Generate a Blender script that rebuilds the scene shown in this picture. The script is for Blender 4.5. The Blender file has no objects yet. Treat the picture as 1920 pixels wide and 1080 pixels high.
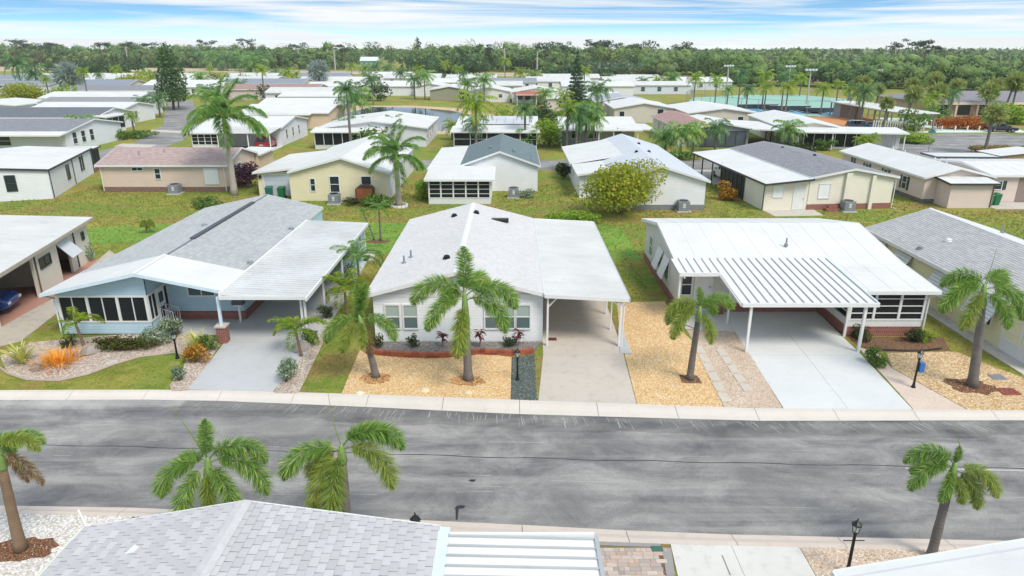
import bpy, math, random
import numpy as np
from mathutils import Vector, Matrix
R = math.radians
random.seed(7)
scene = bpy.context.scene
col = scene.collection

# ------------------------------------------------------------------ camera
CAM_H, FPX = 13.3, 1280.0
PITCH = math.atan(450 / 1280.0)
cd = bpy.data.cameras.new('camera'); cam = bpy.data.objects.new('camera', cd); col.objects.link(cam)
cam.location = (0, 0, CAM_H); cam.rotation_euler = (math.pi / 2 - PITCH, 0, 0)
cd.sensor_width = 36; cd.lens = 24.0; cd.clip_start = 0.1; cd.clip_end = 9000
scene.camera = cam
# ------------------------------------------------------------------ sun, sky, exposure
SUN_EL, SUN_AZ = R(52), R(140)          # azimuth clockwise from +Y: behind the camera, to its right
sd = bpy.data.lights.new('sun', 'SUN'); sun = bpy.data.objects.new('sun', sd); col.objects.link(sun)
sd.energy = 1.5; sd.angle = R(22); sd.color = (1.0, 0.93, 0.83)
sun.location = (30, -30, 60)
sdir = Vector((math.sin(SUN_AZ) * math.cos(SUN_EL), math.cos(SUN_AZ) * math.cos(SUN_EL), math.sin(SUN_EL)))
sun.rotation_euler = sdir.to_track_quat('Z', 'Y').to_euler()
w = bpy.data.worlds.new('World'); scene.world = w; w.use_nodes = True
SKYX, SKYY = 3.7, 1.9
def world():
    nt = w.node_tree; n = nt.nodes; L = nt.links; n.clear()
    out = n.new('ShaderNodeOutputWorld'); bg = n.new('ShaderNodeBackground')
    sky = n.new('ShaderNodeTexSky'); sky.sky_type = 'NISHITA'; sky.sun_disc = False
    sky.sun_elevation = SUN_EL; sky.sun_rotation = SUN_AZ
    sky.altitude = 200; sky.air_density = 1.0; sky.dust_density = 0.2; sky.ozone_density = 1.0
    tc = n.new('ShaderNodeTexCoord'); sep = n.new('ShaderNodeSeparateXYZ'); L.new(tc.outputs['Generated'], sep.inputs[0])
    def M(op, a, b=None, c=None):
        m = n.new('ShaderNodeMath'); m.operation = op
        for i, v in enumerate((a, b, c)):
            if v is None: continue
            if isinstance(v, (int, float)): m.inputs[i].default_value = v
            else: L.new(v, m.inputs[i])
        return m.outputs[0]
    # the air is clean: the blue sets in low over the horizon
    zz = M('ADD', M('MULTIPLY', M('ABSOLUTE', sep.outputs[2]), 9.0), 0.05)
    cv = n.new('ShaderNodeCombineXYZ'); L.new(sep.outputs[0], cv.inputs[0]); L.new(sep.outputs[1], cv.inputs[1]); L.new(zz, cv.inputs[2])
    nv = n.new('ShaderNodeVectorMath'); nv.operation = 'NORMALIZE'; L.new(cv.outputs[0], nv.inputs[0]); L.new(nv.outputs[0], sky.inputs[0])
    hsv = n.new('ShaderNodeHueSaturation'); hsv.inputs['Saturation'].default_value = 1.1; hsv.inputs['Value'].default_value = 0.13; hsv.inputs['Hue'].default_value = 0.478
    L.new(sky.outputs[0], hsv.inputs['Color'])
    # thin high cloud in long streaks, more of it low down
    az = M('ARCTAN2', sep.outputs[0], sep.outputs[1])
    el = M('ABSOLUTE', M('ARCSINE', sep.outputs[2]))
    cc = n.new('ShaderNodeCombineXYZ'); L.new(M('MULTIPLY', az, 2.3), cc.inputs[0]); L.new(M('MULTIPLY', M('POWER', el, 0.85), 46.0), cc.inputs[1])
    ns = n.new('ShaderNodeTexNoise'); ns.inputs['Scale'].default_value = 1.0; ns.inputs['Detail'].default_value = 6; ns.inputs['Roughness'].default_value = 0.55; ns.inputs['Distortion'].default_value = 0.6
    mp = n.new('ShaderNodeMapping'); mp.inputs['Location'].default_value = (SKYX, SKYY, 3.3); mp.inputs['Rotation'].default_value = (0, 0, -0.06); L.new(cc.outputs[0], mp.inputs[0]); L.new(mp.outputs[0], ns.inputs['Vector'])
    rp = n.new('ShaderNodeValToRGB'); e = rp.color_ramp.elements; e[0].position = 0.39; e[1].position = 0.58; L.new(ns.outputs[0], rp.inputs[0])
    low = M('MAXIMUM', M('SUBTRACT', 1.0, M('DIVIDE', el, 0.030)), 0.0)
    den = M('MINIMUM', M('ADD', M('MULTIPLY', rp.outputs[0], 0.92), M('MULTIPLY', M('POWER', low, 1.0), 0.9)), 0.95)
    mx = n.new('ShaderNodeMix'); mx.data_type = 'RGBA'; L.new(den, mx.inputs[0]); L.new(hsv.outputs[0], mx.inputs[6]); mx.inputs[7].default_value = (0.485, 0.49, 0.485, 1)
    L.new(mx.outputs[2], bg.inputs[0]); bg.inputs[1].default_value = 1.0
    L.new(bg.outputs[0], out.inputs[0])
world()
vs = scene.view_settings
vs.view_transform = 'Standard'; vs.look = 'None'; vs.gamma = 1; vs.exposure = 1.10; vs.use_curve_mapping = False

# ------------------------------------------------------------------ pixels of the photograph -> points on a level
_c, _s = math.cos(PITCH), math.sin(PITCH)
def G(px, py, z=0.0):
    u = (px - 960) / FPX; v = (540 - py) / FPX
    t = (z - CAM_H) / (v * _c - _s)
    return (u * t, (_c + v * _s) * t)
def Hz(Y, py):
    v = (540 - py) / FPX
    return CAM_H + (v * Y * _c - Y * _s) / (_c + v * _s)

# ------------------------------------------------------------------ materials
def lin(c):
    if isinstance(c, str):
        c = tuple(int(c[i:i + 2], 16) / 255 for i in (0, 2, 4))
    return tuple((x / 12.92 if x <= 0.04045 else ((x + 0.055) / 1.055) ** 2.4) for x in c)
class NT:
    def __init__(self, name):
        self.m = bpy.data.materials.new(name); self.m.use_nodes = True
        self.nt = self.m.node_tree; self.n = self.nt.nodes; self.L = self.nt.links
        self.b = self.n['Principled BSDF']; self.out = self.n['Material Output']
        self.pos = None
    def new(self, t): return self.n.new(t)
    def P(self):
        if self.pos is None:
            self.pos = self.new('ShaderNodeNewGeometry').outputs['Position']
        return self.pos
    def map(self, sc, vec=None):
        m = self.new('ShaderNodeVectorMath'); m.operation = 'MULTIPLY'; self.L.new(vec if vec is not None else self.P(), m.inputs[0]); m.inputs[1].default_value = sc
        return m.outputs[0]
    def noise(self, sc, detail=4, rough=.55, vec=None, dist=0.0):
        t = self.new('ShaderNodeTexNoise'); t.inputs['Scale'].default_value = sc; t.inputs['Detail'].default_value = detail; t.inputs['Roughness'].default_value = rough; t.inputs['Distortion'].default_value = dist
        self.L.new(vec if vec is not None else self.P(), t.inputs['Vector']); return t.outputs[0]
    def vor(self, sc, feat='F1', vec=None, rnd=1.0):
        t = self.new('ShaderNodeTexVoronoi'); t.feature = feat; t.inputs['Scale'].default_value = sc
        if 'Randomness' in t.inputs: t.inputs['Randomness'].default_value = rnd
        self.L.new(vec if vec is not None else self.P(), t.inputs['Vector']); return t
    def ramp(self, fac, stops, interp='LINEAR'):
        r = self.new('ShaderNodeValToRGB'); r.color_ramp.interpolation = interp
        el = r.color_ramp.elements
        while len(el) < len(stops): el.new(0.5)
        for e, (p, c) in zip(el, stops):
            e.position = p; e.color = (c[0], c[1], c[2], 1) if not isinstance(c, (int, float)) else (c, c, c, 1)
        self.L.new(fac, r.inputs[0]); return r.outputs[0]
    def mix(self, fac, a, b, mode='MIX'):
        m = self.new('ShaderNodeMix'); m.data_type = 'RGBA'; m.blend_type = mode
        for i, v in ((0, fac), (6, a), (7, b)):
            if isinstance(v, (int, float)): m.inputs[i].default_value = v
            elif isinstance(v, tuple): m.inputs[i].default_value = (v[0], v[1], v[2], 1)
            else: self.L.new(v, m.inputs[i])
        return m.outputs[2]
    def math(self, op, a, b=None):
        m = self.new('ShaderNodeMath'); m.operation = op
        for i, v in enumerate((a, b)):
            if v is None: continue
            if isinstance(v, (int, float)): m.inputs[i].default_value = v
            else: self.L.new(v, m.inputs[i])
        return m.outputs[0]
    def bump(self, h, strength=.5, dist=.02):
        b = self.new('ShaderNodeBump'); b.inputs['Strength'].default_value = strength; b.inputs['Distance'].default_value = dist
        self.L.new(h, b.inputs['Height']); self.L.new(b.outputs[0], self.b.inputs['Normal'])
    def col(self, c):
        if isinstance(c, tuple): self.b.inputs['Base Color'].default_value = (c[0], c[1], c[2], 1)
        else: self.L.new(c, self.b.inputs['Base Color'])
    def rough(self, r):
        if isinstance(r, (int, float)): self.b.inputs['Roughness'].default_value = r
        else: self.L.new(r, self.b.inputs['Roughness'])
    def sep(self):
        s = self.new('ShaderNodeSeparateXYZ'); self.L.new(self.P(), s.inputs[0]); return s.outputs
    def rnd(self):
        oi = self.new('ShaderNodeObjectInfo').outputs['Random']; g = self.new('ShaderNodeNewGeometry').outputs['Random Per Island']
        return self.math('FRACT', self.math('ADD', oi, g)), oi, g
def mul(c, k): return tuple(min(1, x * k) for x in c)
_mc = {}
def cached(f):
    def g(*a, **k):
        key = (f.__name__, a, tuple(sorted(k.items())))
        if key not in _mc: _mc[key] = f(*a, **k)
        return _mc[key]
    return g
@cached
def plain(name, c, rough=.55, var=.08, sc=2.5, metal=0.0, spec=.5):
    t = NT(name); c = lin(c)
    nz = t.noise(sc, 5); t.col(t.mix(nz, mul(c, 1 - var * 1.6), mul(c, 1 + var)))
    t.rough(rough); t.b.inputs['Metallic'].default_value = metal; t.b.inputs['Specular IOR Level'].default_value = spec
    t.bump(t.noise(60, 2), .08, .01)
    return t.m
@cached
def siding(name, c, lap=.14):
    t = NT(name); c = lin(c); s = t.sep()
    fz = t.math('FRACT', t.math('DIVIDE', s[2], lap))
    nz = t.noise(1.1, 5); n2 = t.noise(9.0, 3, vec=t.map((.15, .15, 3.0)))
    base = t.mix(nz, mul(c, .86), mul(c, 1.05)); base = t.mix(t.math('MULTIPLY', n2, .25), base, mul(c, .75))
    t.col(base); t.rough(.55); t.bump(t.math('SUBTRACT', 1.0, fz), .9, .018)
    return t.m
@cached
def stucco(name, c):
    t = NT(name); c = lin(c)
    nz = t.noise(.9, 6); st = t.noise(3.0, 4, vec=t.map((1.6, 1.6, .2)))
    base = t.mix(nz, mul(c, .85), mul(c, 1.05)); base = t.mix(t.math('MULTIPLY', st, .22), base, mul(c, .6))
    t.col(base); t.rough(.8); t.bump(t.noise(35, 3), .3, .01); return t.m
@cached
def metalroof(name, c, dirt=.35):
    t = NT(name); c = lin(c)
    a = t.noise(.35, 5, .6); b = t.noise(2.2, 5, .65); st = t.noise(1.2, 4, vec=t.map((.35, 2.6, 1)))
    f = t.math('MULTIPLY', t.ramp(a, [(.35, 0.0), (.75, 1.0)]), dirt)
    f = t.math('ADD', f, t.math('MULTIPLY', t.ramp(b, [(.5, 0.0), (.8, 1.0)]), dirt * .5))
    f = t.math('ADD', f, t.math('MULTIPLY', t.ramp(st, [(.5, 0.0), (.75, 1.0)]), dirt * .4))
    t.col(t.mix(f, c, mul(c, .62))); t.rough(.5); t.bump(t.noise(8, 3), .05, .02); return t.m
@cached
def shingles(name, c, axis='y', w=.33, e=.15):
    t = NT(name); c = lin(c); s = t.sep()
    cv = t.new('ShaderNodeCombineXYZ')
    t.L.new(s[1 if axis == 'y' else 0], cv.inputs[0]); t.L.new(s[0 if axis == 'y' else 1], cv.inputs[1])
    br = t.new('ShaderNodeTexBrick'); t.L.new(cv.outputs[0], br.inputs['Vector'])
    br.inputs['Color1'].default_value = (*mul(c, .75), 1); br.inputs['Color2'].default_value = (*mul(c, 1.15), 1); br.inputs['Mortar'].default_value = (*mul(c, .42), 1)
    br.inputs['Scale'].default_value = 1; br.inputs['Brick Width'].default_value = w; br.inputs['Row Height'].default_value = e; br.inputs['Mortar Size'].default_value = .012; br.inputs['Bias'].default_value = 0
    nz = t.noise(.5, 5, .6)
    t.col(t.mix(t.math('MULTIPLY', nz, .5), br.outputs[0], mul(c, .8))); t.rough(.85); t.bump(br.outputs['Fac'], -.4, .01); return t.m
@cached
def shingle_piece(name, c, va=.12):
    t = NT(name); c = lin(c); r, oi, g = t.rnd()
    nz = t.noise(.45, 5, .6); gr = t.noise(120, 2)
    base = t.mix(r, mul(c, 1 - va), mul(c, 1 + va * .8)); base = t.mix(t.math('MULTIPLY', t.ramp(nz, [(.35, 0.), (.7, 1.)]), .2), base, mul(c, .72))
    base = t.mix(t.math('MULTIPLY', gr, .2), base, mul(c, .65))
    t.col(base); t.rough(.88); t.bump(gr, .25, .004); return t.m
@cached
def brickm(name, c='8a4034', mortar='b3a498', w=.2, h=.07):
    t = NT(name); c = lin(c); s = t.sep()
    cv = t.new('ShaderNodeCombineXYZ'); t.L.new(t.math('ADD', s[0], s[1]), cv.inputs[0]); t.L.new(s[2], cv.inputs[1])
    br = t.new('ShaderNodeTexBrick'); t.L.new(cv.outputs[0], br.inputs['Vector'])
    br.inputs['Color1'].default_value = (*mul(c, .7), 1); br.inputs['Color2'].default_value = (*mul(c, 1.25), 1); br.inputs['Mortar'].default_value = (*lin(mortar), 1)
    br.inputs['Scale'].default_value = 1; br.inputs['Brick Width'].default_value = w; br.inputs['Row Height'].default_value = h; br.inputs['Mortar Size'].default_value = .008
    nz = t.noise(3, 4); t.col(t.mix(t.math('MULTIPLY', nz, .35), br.outputs[0], mul(c, .6))); t.rough(.85); t.bump(br.outputs['Fac'], -.5, .01); return t.m
@cached
def concrete(name, c, stain=.35, cracks=True, tint='7d6a58'):
    t = NT(name); c = lin(c)
    a = t.noise(.45, 6, .62); b = t.noise(2.3, 6, .65); f = t.noise(45, 3)
    base = t.mix(a, mul(c, .82), mul(c, 1.06))
    base = t.mix(t.math('MULTIPLY', t.ramp(b, [(.52, 0.), (.72, 1.)]), stain), base, lin(tint))
    base = t.mix(t.math('MULTIPLY', f, .22), base, mul(c, .6))
    if cracks:
        v = t.vor(.42, 'DISTANCE_TO_EDGE', vec=t.mix(.12, t.P(), t.new('ShaderNodeTexNoise').outputs[1]))
        ck = t.ramp(v.outputs['Distance'], [(0.0, 1.0), (.004, 0.0)]); base = t.mix(t.math('MULTIPLY', ck, .16), base, mul(c, .35))
    t.col(base); t.rough(.85); t.bump(f, .2, .006); return t.m
@cached
def gravel(name, cs, sc=16.0, dirt='6a5038', d=.35):
    t = NT(name); v = t.vor(sc); v2 = t.vor(sc * 1.9)
    sp = t.new('ShaderNodeSeparateColor'); t.L.new(v.outputs['Color'], sp.inputs[0])
    k = len(cs) - 1
    base = t.ramp(sp.outputs[0], [(i / k, lin(c)) for i, c in enumerate(cs)])
    gap = t.ramp(v.outputs['Distance'], [(.35, 0.), (.75, 1.)]); base = t.mix(t.math('MULTIPLY', gap, .55), base, lin(dirt))
    a = t.noise(.7, 5, .6); base = t.mix(t.math('MULTIPLY', t.ramp(a, [(.42, 0.), (.72, 1.)]), d), base, lin(dirt))
    t.col(base); t.rough(.8); t.bump(v.outputs['Distance'], -.9, .03); return t.m
@cached
def stonepiece(name, cs):
    t = NT(name); r, oi, g = t.rnd(); k = len(cs) - 1
    base = t.ramp(r, [(i / k, lin(c)) for i, c in enumerate(cs)]); base = t.mix(t.math('MULTIPLY', t.noise(14, 4), .4), base, mul(lin(cs[0]), .55))
    t.col(base); t.rough(.8); t.bump(t.noise(30, 3), .3, .01); return t.m
@cached
def leafm(name, c1, c2, c3=None, trans=.42, rough=.5):
    t = NT(name); r, oi, g = t.rnd()
    base = t.mix(g, lin(c1), lin(c2))
    if c3: base = t.mix(t.ramp(r, [(.72, 0.), (.95, 1.)]), base, lin(c3))
    base = t.mix(t.math('MULTIPLY', oi, .35), base, mul(lin(c1), .8))
    t.col(base); t.rough(rough); t.b.inputs['Specular IOR Level'].default_value = .35
    tr = t.new('ShaderNodeBsdfTranslucent'); t.L.new(base, tr.inputs[0]); ms = t.new('ShaderNodeMixShader'); ms.inputs[0].default_value = trans
    t.L.new(t.b.outputs[0], ms.inputs[1]); t.L.new(tr.outputs[0], ms.inputs[2]); t.L.new(ms.outputs[0], t.out.inputs[0]); return t.m
@cached
def trunkm(name, c1, c2, ring=.11):
    t = NT(name); s = t.sep()
    nz = t.noise(3, 4); z = t.math('ADD', s[2], t.math('MULTIPLY', nz, .05))
    fr = t.math('FRACT', t.math('DIVIDE', z, ring)); rg = t.ramp(fr, [(0., 0.), (.12, 1.), (.9, 1.), (1., 0.)])
    st = t.noise(8, 4, vec=t.map((6, 6, .7)))
    base = t.mix(nz, lin(c1), lin(c2)); base = t.mix(t.math('MULTIPLY', t.math('SUBTRACT', 1., rg), .45), base, mul(lin(c1), .45)); base = t.mix(t.math('MULTIPLY', st, .35), base, mul(lin(c1), .55))
    t.col(base); t.rough(.85); t.bump(rg, .5, .02); return t.m
@cached
def glassm(name, c='18222a', rough=.08):
    t = NT(name); t.col(lin(c)); t.rough(rough); t.b.inputs['Specular IOR Level'].default_value = .6
    return t.m
@cached
def screenm(name, c='1b1f22'):
    t = NT(name); n1 = t.noise(.8, 3); t.col(t.mix(n1, mul(lin(c), .6), mul(lin(c), 1.6))); t.rough(.5); t.b.inputs['Specular IOR Level'].default_value = .3
    return t.m
@cached
def paint(name, c, rough=.25):
    t = NT(name); t.col(lin(c)); t.rough(rough); t.b.inputs['Coat Weight'].default_value = .6; t.b.inputs['Coat Roughness'].default_value = .08; return t.m
def grassmat():
    t = NT('lawn_grass')
    a = t.noise(.11, 5, .6); b = t.noise(.55, 5, .6, dist=.6); f = t.noise(7.0, 4, .7); g = t.noise(38.0, 3, .7); h = t.noise(.21, 4, .6, vec=t.map((1, 1.7, 1)))
    base = t.ramp(b, [(.30, lin('7d8236')), (.45, lin('9a9a42')), (.58, lin('b0a852')), (.74, lin('b8a064'))])
    base = t.mix(t.ramp(a, [(.44, 0.), (.58, .8)]), base, lin('77983a'))
    base = t.mix(t.math('MULTIPLY', t.ramp(h, [(.50, 0.), (.60, 1.)]), .85), base, lin('a88858'))
    f2 = t.noise(1.9, 5, .7, dist=.8); base = t.mix(t.ramp(f2, [(.52, 0.), (.68, .65)]), base, lin('c4b474')); base = t.mix(t.ramp(f2, [(.30, .55), (.46, 0.)]), base, lin('6c8e30'))
    base = t.mix(t.ramp(f, [(.35, .35), (.6, 0.)]), base, lin('55602a'))
    base = t.mix(t.ramp(g, [(.4, .4), (.6, 0.)]), base, lin('4c5624'))
    t.col(base); t.rough(.9); t.b.inputs['Specular IOR Level'].default_value = .15
    t.bump(t.math('ADD', f, g), .8, .05); return t.m
def asphaltmat(name, dark=1.0, street=True):
    t = NT(name)
    a = t.noise(.6, 7, .72, vec=t.map((.55, 1.0, 1)), dist=.5); s1 = t.noise(1.0, 4, .6, vec=t.map((.05, 1.3, 1)), dist=.3); b = t.noise(.16, 4); f = t.noise(42, 3, .75)
    k = dark
    base = t.ramp(a, [(.34, mul(lin('626164'), k)), (.5, mul(lin('868482'), k)), (.66, mul(lin('a8a5a1'), k))])
    base = t.mix(t.ramp(s1, [(.48, 0.), (.66, .38)]), base, mul(lin('b4b1ab'), k))
    base = t.mix(t.ramp(s1, [(.30, .34), (.46, 0.)]), base, mul(lin('6c6a6c'), k))
    base = t.mix(t.ramp(b, [(.52, 0.), (.66, .4)]), base, mul(lin('72706f'), k))
    if street:
        s2 = t.noise(1.0, 3, .8, vec=t.map((.35, 30, 1)), dist=.1)
        base = t.mix(t.ramp(s2, [(.64, 0.), (.70, .4)]), base, mul(lin('c9c8c4'), k))
    base = t.mix(t.ramp(f, [(.35, .5), (.55, 0.)]), base, mul(lin('3c3b3f'), k)); base = t.mix(t.ramp(f, [(.6, 0.), (.75, .25)]), base, lin('c0c0bc'))
    t.col(base); t.rough(.88); t.bump(f, .35, .008); return t.m
def watermat():
    t = NT('pond_water'); t.col(lin('2a3128')); t.rough(.06); t.b.inputs['Specular IOR Level'].default_value = .9
    t.bump(t.noise(1.2, 3), .05, .03); return t.m
GRASS = grassmat()
WHITE = plain('white_trim', 'dedfde', .45, .05)
WROOF = metalroof('white_roof_coating', 'dadad7', .34)
WROOF2 = metalroof('weathered_white_roof', 'd4d4d0', .5)
DARKTRIM = plain('dark_trim', '3a4044', .45)
GLASS = glassm('window_glass', '27343b'); GLASSL = glassm('window_glass_light', '5b6f72', .12)
SCREEN = screenm('insect_screen'); BRICK = brickm('red_brick')
BLACKM = plain('black_metal', '141416', .4)
GREYM = plain('grey_metal', '83888c', .5, .1)
GALV = plain('galvanised_pole', 'a9a8a2', .6)

# ------------------------------------------------------------------ mesh helpers
def tag(o, label=None, cat=None, group=None, kind=None):
    if label: o['label'] = label
    if cat: o['category'] = cat
    if group: o['group'] = group
    if kind: o['kind'] = kind
    return o
def thing(name, label, cat, loc=(0, 0, 0), rot=0.0, group=None):
    o = bpy.data.objects.new(name, None); col.objects.link(o); o.empty_display_size = .3
    o.location = loc; o.rotation_euler = (0, 0, rot); return tag(o, label, cat, group)
def base_of(o):
    while o.parent: o = o.parent
    return Vector(o.location)
def children(o): return [c for c in bpy.data.objects if c.parent == o]
def copy_tree(o, parent=None, kids=None):
    c = o.copy(); col.objects.link(c)
    if parent is not None: c.parent = parent
    for ch in KIDS.get(o.name, []): copy_tree(ch, c)
    return c
KIDS = {}
def link(o, parent):
    col.objects.link(o)
    if parent is not None:
        o.parent = parent; KIDS.setdefault(parent.name, []).append(o)
    return o
def mesh_np(name, V, F, smooth=False):
    """V (n,3), F list of (m,k) int arrays"""
    me = bpy.data.meshes.new(name); V = np.asarray(V, dtype=np.float32)
    me.vertices.add(len(V)); me.vertices.foreach_set('co', V.ravel())
    if not isinstance(F, (list, tuple)): F = [F]
    tot = sum(f.size for f in F); np_ = sum(len(f) for f in F)
    me.loops.add(tot); me.polygons.add(np_)
    li = np.concatenate([f.ravel() for f in F]).astype(np.int32); me.loops.foreach_set('vertex_index', li)
    st = []; s = 0
    for f in F:
        st.append(np.arange(len(f)) * f.shape[1] + s); s += f.size
    me.polygons.foreach_set('loop_start', np.concatenate(st).astype(np.int32))
    if smooth: me.polygons.foreach_set('use_smooth', np.ones(np_, dtype=bool))
    me.update(calc_edges=True); return me
class MB:
    def __init__(self): self.v = []; self.f = []
    def hexa(self, p):
        b = len(self.v); self.v += [tuple(q) for q in p]
        for q in ((0, 3, 2, 1), (4, 5, 6, 7), (0, 1, 5, 4), (1, 2, 6, 5), (2, 3, 7, 6), (3, 0, 4, 7)): self.f.append(tuple(b + i for i in q))
        return self
    def box(self, x0, x1, y0, y1, z0, z1):
        x0, x1 = min(x0, x1), max(x0, x1); y0, y1 = min(y0, y1), max(y0, y1); z0, z1 = min(z0, z1), max(z0, z1)
        return self.hexa([(x0, y0, z0), (x1, y0, z0), (x1, y1, z0), (x0, y1, z0), (x0, y0, z1), (x1, y0, z1), (x1, y1, z1), (x0, y1, z1)])
    def slab(self, p, t):
        """four top corners counter-clockwise seen from above, thickness t down"""
        return self.hexa([(q[0], q[1], q[2] - t) for q in p] + list(p))
    def poly(self, pts, z0, z1):
        n = len(pts); b = len(self.v)
        self.v += [(x, y, z0) for x, y in pts] + [(x, y, z1) for x, y in pts]
        self.f.append(tuple(b + i for i in reversed(range(n)))); self.f.append(tuple(b + n + i for i in range(n)))
        for i in range(n): j = (i + 1) % n; self.f.append((b + i, b + j, b + n + j, b + n + i))
        return self
    def sheet(self, pts, z):
        b = len(self.v); self.v += [(x, y, z) for x, y in pts]; self.f.append(tuple(range(b, b + len(pts)))); return self
    def prism_xz(self, pts, y0, y1):
        n = len(pts); b = len(self.v)
        self.v += [(x, y0, z) for x, z in pts] + [(x, y1, z) for x, z in pts]
        self.f.append(tuple(b + i for i in range(n))); self.f.append(tuple(b + n + i for i in reversed(range(n))))
        for i in range(n): j = (i + 1) % n; self.f.append((b + j, b + i, b + n + i, b + n + j))
        return self
    def prism_yz(self, pts, x0, x1):
        n = len(pts); b = len(self.v)
        self.v += [(x0, y, z) for y, z in pts] + [(x1, y, z) for y, z in pts]
        self.f.append(tuple(b + i for i in reversed(range(n)))); self.f.append(tuple(b + n + i for i in range(n)))
        for i in range(n): j = (i + 1) % n; self.f.append((b + i, b + j, b + n + j, b + n + i))
        return self
    def tube(self, pts, rad, n=8, cap=True):
        pts = [Vector(p) for p in pts]; b = len(self.v); m = len(pts)
        if isinstance(rad, (int, float)): rad = [rad] * m
        up = Vector((0, 0, 1))
        for i, p in enumerate(pts):
            d = (pts[min(i + 1, m - 1)] - pts[max(i - 1, 0)]).normalized()
            a = d.cross(Vector((1, 0, 0)) if abs(d.z) > .9 else up).normalized(); c = d.cross(a)
            for k in range(n):
                t = 2 * math.pi * k / n; q = p + (a * math.cos(t) + c * math.sin(t)) * rad[i]; self.v.append(tuple(q))
        for i in range(m - 1):
            for k in range(n):
                k2 = (k + 1) % n; self.f.append((b + i * n + k, b + i * n + k2, b + (i + 1) * n + k2, b + (i + 1) * n + k))
        if cap:
            self.f.append(tuple(b + k for k in reversed(range(n)))); self.f.append(tuple(b + (m - 1) * n + k for k in range(n)))
        return self
    def lathe(self, prof, cx=0, cy=0, n=12, sx=1., sy=1.):
        return self._lathe(prof, cx, cy, n, sx, sy)
    def _lathe(self, prof, cx, cy, n, sx, sy):
        b = len(self.v)
        for r, z in prof:
            for k in range(n):
                t = 2 * math.pi * k / n; self.v.append((cx + r * math.cos(t) * sx, cy + r * math.sin(t) * sy, z))
        for i in range(len(prof) - 1):
            for k in range(n):
                k2 = (k + 1) % n; self.f.append((b + i * n + k, b + i * n + k2, b + (i + 1) * n + k2, b + (i + 1) * n + k))
        self.f.append(tuple(b + k for k in reversed(range(n)))); self.f.append(tuple(b + (len(prof) - 1) * n + k for k in range(n)))
        return self
    def build(self, name, mat, parent=None, smooth=False, bevel=0.0):
        V = np.array(self.v, dtype=float)
        if parent is not None: o0 = base_of(parent)
        else: o0 = Vector(((V[:, 0].min() + V[:, 0].max()) / 2, (V[:, 1].min() + V[:, 1].max()) / 2, V[:, 2].min()))
        V = V - np.array(o0)
        me = bpy.data.meshes.new(name); me.from_pydata(V.tolist(), [], self.f); me.update()
        if smooth:
            me.polygons.foreach_set('use_smooth', np.ones(len(me.polygons), dtype=bool))
        me.materials.append(mat)
        o = bpy.data.objects.new(name, me); link(o, parent)
        if parent is None: o.location = o0
        if bevel:
            md = o.modifiers.new('bevel', 'BEVEL'); md.width = bevel; md.segments = 2; md.limit_method = 'ANGLE'
        return o
def fbox(mb, face, c, u0, u1, z0, z1, d0, d1):
    """a box on a wall plane: u along the wall, d outward from it"""
    if face == '-y': return mb.box(u0, u1, c - d1, c - d0, z0, z1)
    if face == '+y': return mb.box(u0, u1, c + d0, c + d1, z0, z1)
    if face == '+x': return mb.box(c + d0, c + d1, u0, u1, z0, z1)
    return mb.box(c - d1, c - d0, u0, u1, z0, z1)
# ------------------------------------------------------------------ building kit
def window(root, face, c, u, z, w_, h, cols=1, rows=2, frame=WHITE, glass=GLASS, glass2=None, shut=None, tw=.07):
    m = MB(); u0, u1, z1 = u - w_ / 2, u + w_ / 2, z + h
    fbox(m, face, c, u0 - tw, u0, z - tw, z1 + tw, -.02, .05); fbox(m, face, c, u1, u1 + tw, z - tw, z1 + tw, -.02, .05)
    fbox(m, face, c, u0, u1, z - tw, z, -.02, .06); fbox(m, face, c, u0, u1, z1, z1 + tw, -.02, .05)
    for i in range(1, cols): x = u0 + w_ * i / cols; fbox(m, face, c, x - .025, x + .025, z, z1, -.02, .04)
    for j in range(1, rows): y = z + h * j / rows; fbox(m, face, c, u0, u1, y - .025, y + .025, -.02, .038)
    o = m.build('window', frame, root)
    for i in range(cols):
        for j in range(rows):
            g = MB(); fbox(g, face, c, u0 + w_ * i / cols + .004, u0 + w_ * (i + 1) / cols - .004, z + h * j / rows + .004, z + h * (j + 1) / rows - .004, -.015, .012)
            g.build('pane', (glass2 if (glass2 and j == rows - 1) else glass), o)
    if shut:
        for sgn in (-1, 1):
            s = MB(); a = u0 - tw - .36 if sgn < 0 else u1 + tw + .02; fbox(s, face, c, a, a + .34, z - .05, z1 + .05, 0, .035)
            for k in range(6):
                q = z + h * (k + .3) / 6; fbox(s, face, c, a + .04, a + .30, q, q + h / 11, .035, .047)
            s.build('shutter', shut, root)
    return o
def door(root, face, c, u, z, w_, h, mat, frame=WHITE, glass=False, name='door'):
    m = MB(); fbox(m, face, c, u - w_ / 2 - .07, u - w_ / 2, z, z + h + .07, -.02, .05); fbox(m, face, c, u + w_ / 2, u + w_ / 2 + .07, z, z + h + .07, -.02, .05); fbox(m, face, c, u - w_ / 2, u + w_ / 2, z + h, z + h + .07, -.02, .05)
    m.build('door_frame', frame, root)
    m = MB(); fbox(m, face, c, u - w_ / 2 + .003, u + w_ / 2 - .003, z, z + h - .003, -.02, .03)
    for k in (0, 1): fbox(m, face, c, u - w_ * .36, u + w_ * .36, z + h * (.1 + .46 * k), z + h * (.46 + .44 * k), .03, .04)
    d = m.build(name, mat, root)
    m = MB(); fbox(m, face, c, u + w_ * .36, u + w_ * .43, z + h * .46, z + h * .49, .03, .09); m.build('handle', GREYM, d)
    if glass:
        for k in (0, 1):
            m = MB(); fbox(m, face, c, u - w_ * .34, u + w_ * .34, z + h * (.12 + .46 * k), z + h * (.44 + .44 * k), .04, .048); m.build('pane', GLASS, d)
    return d
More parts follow.
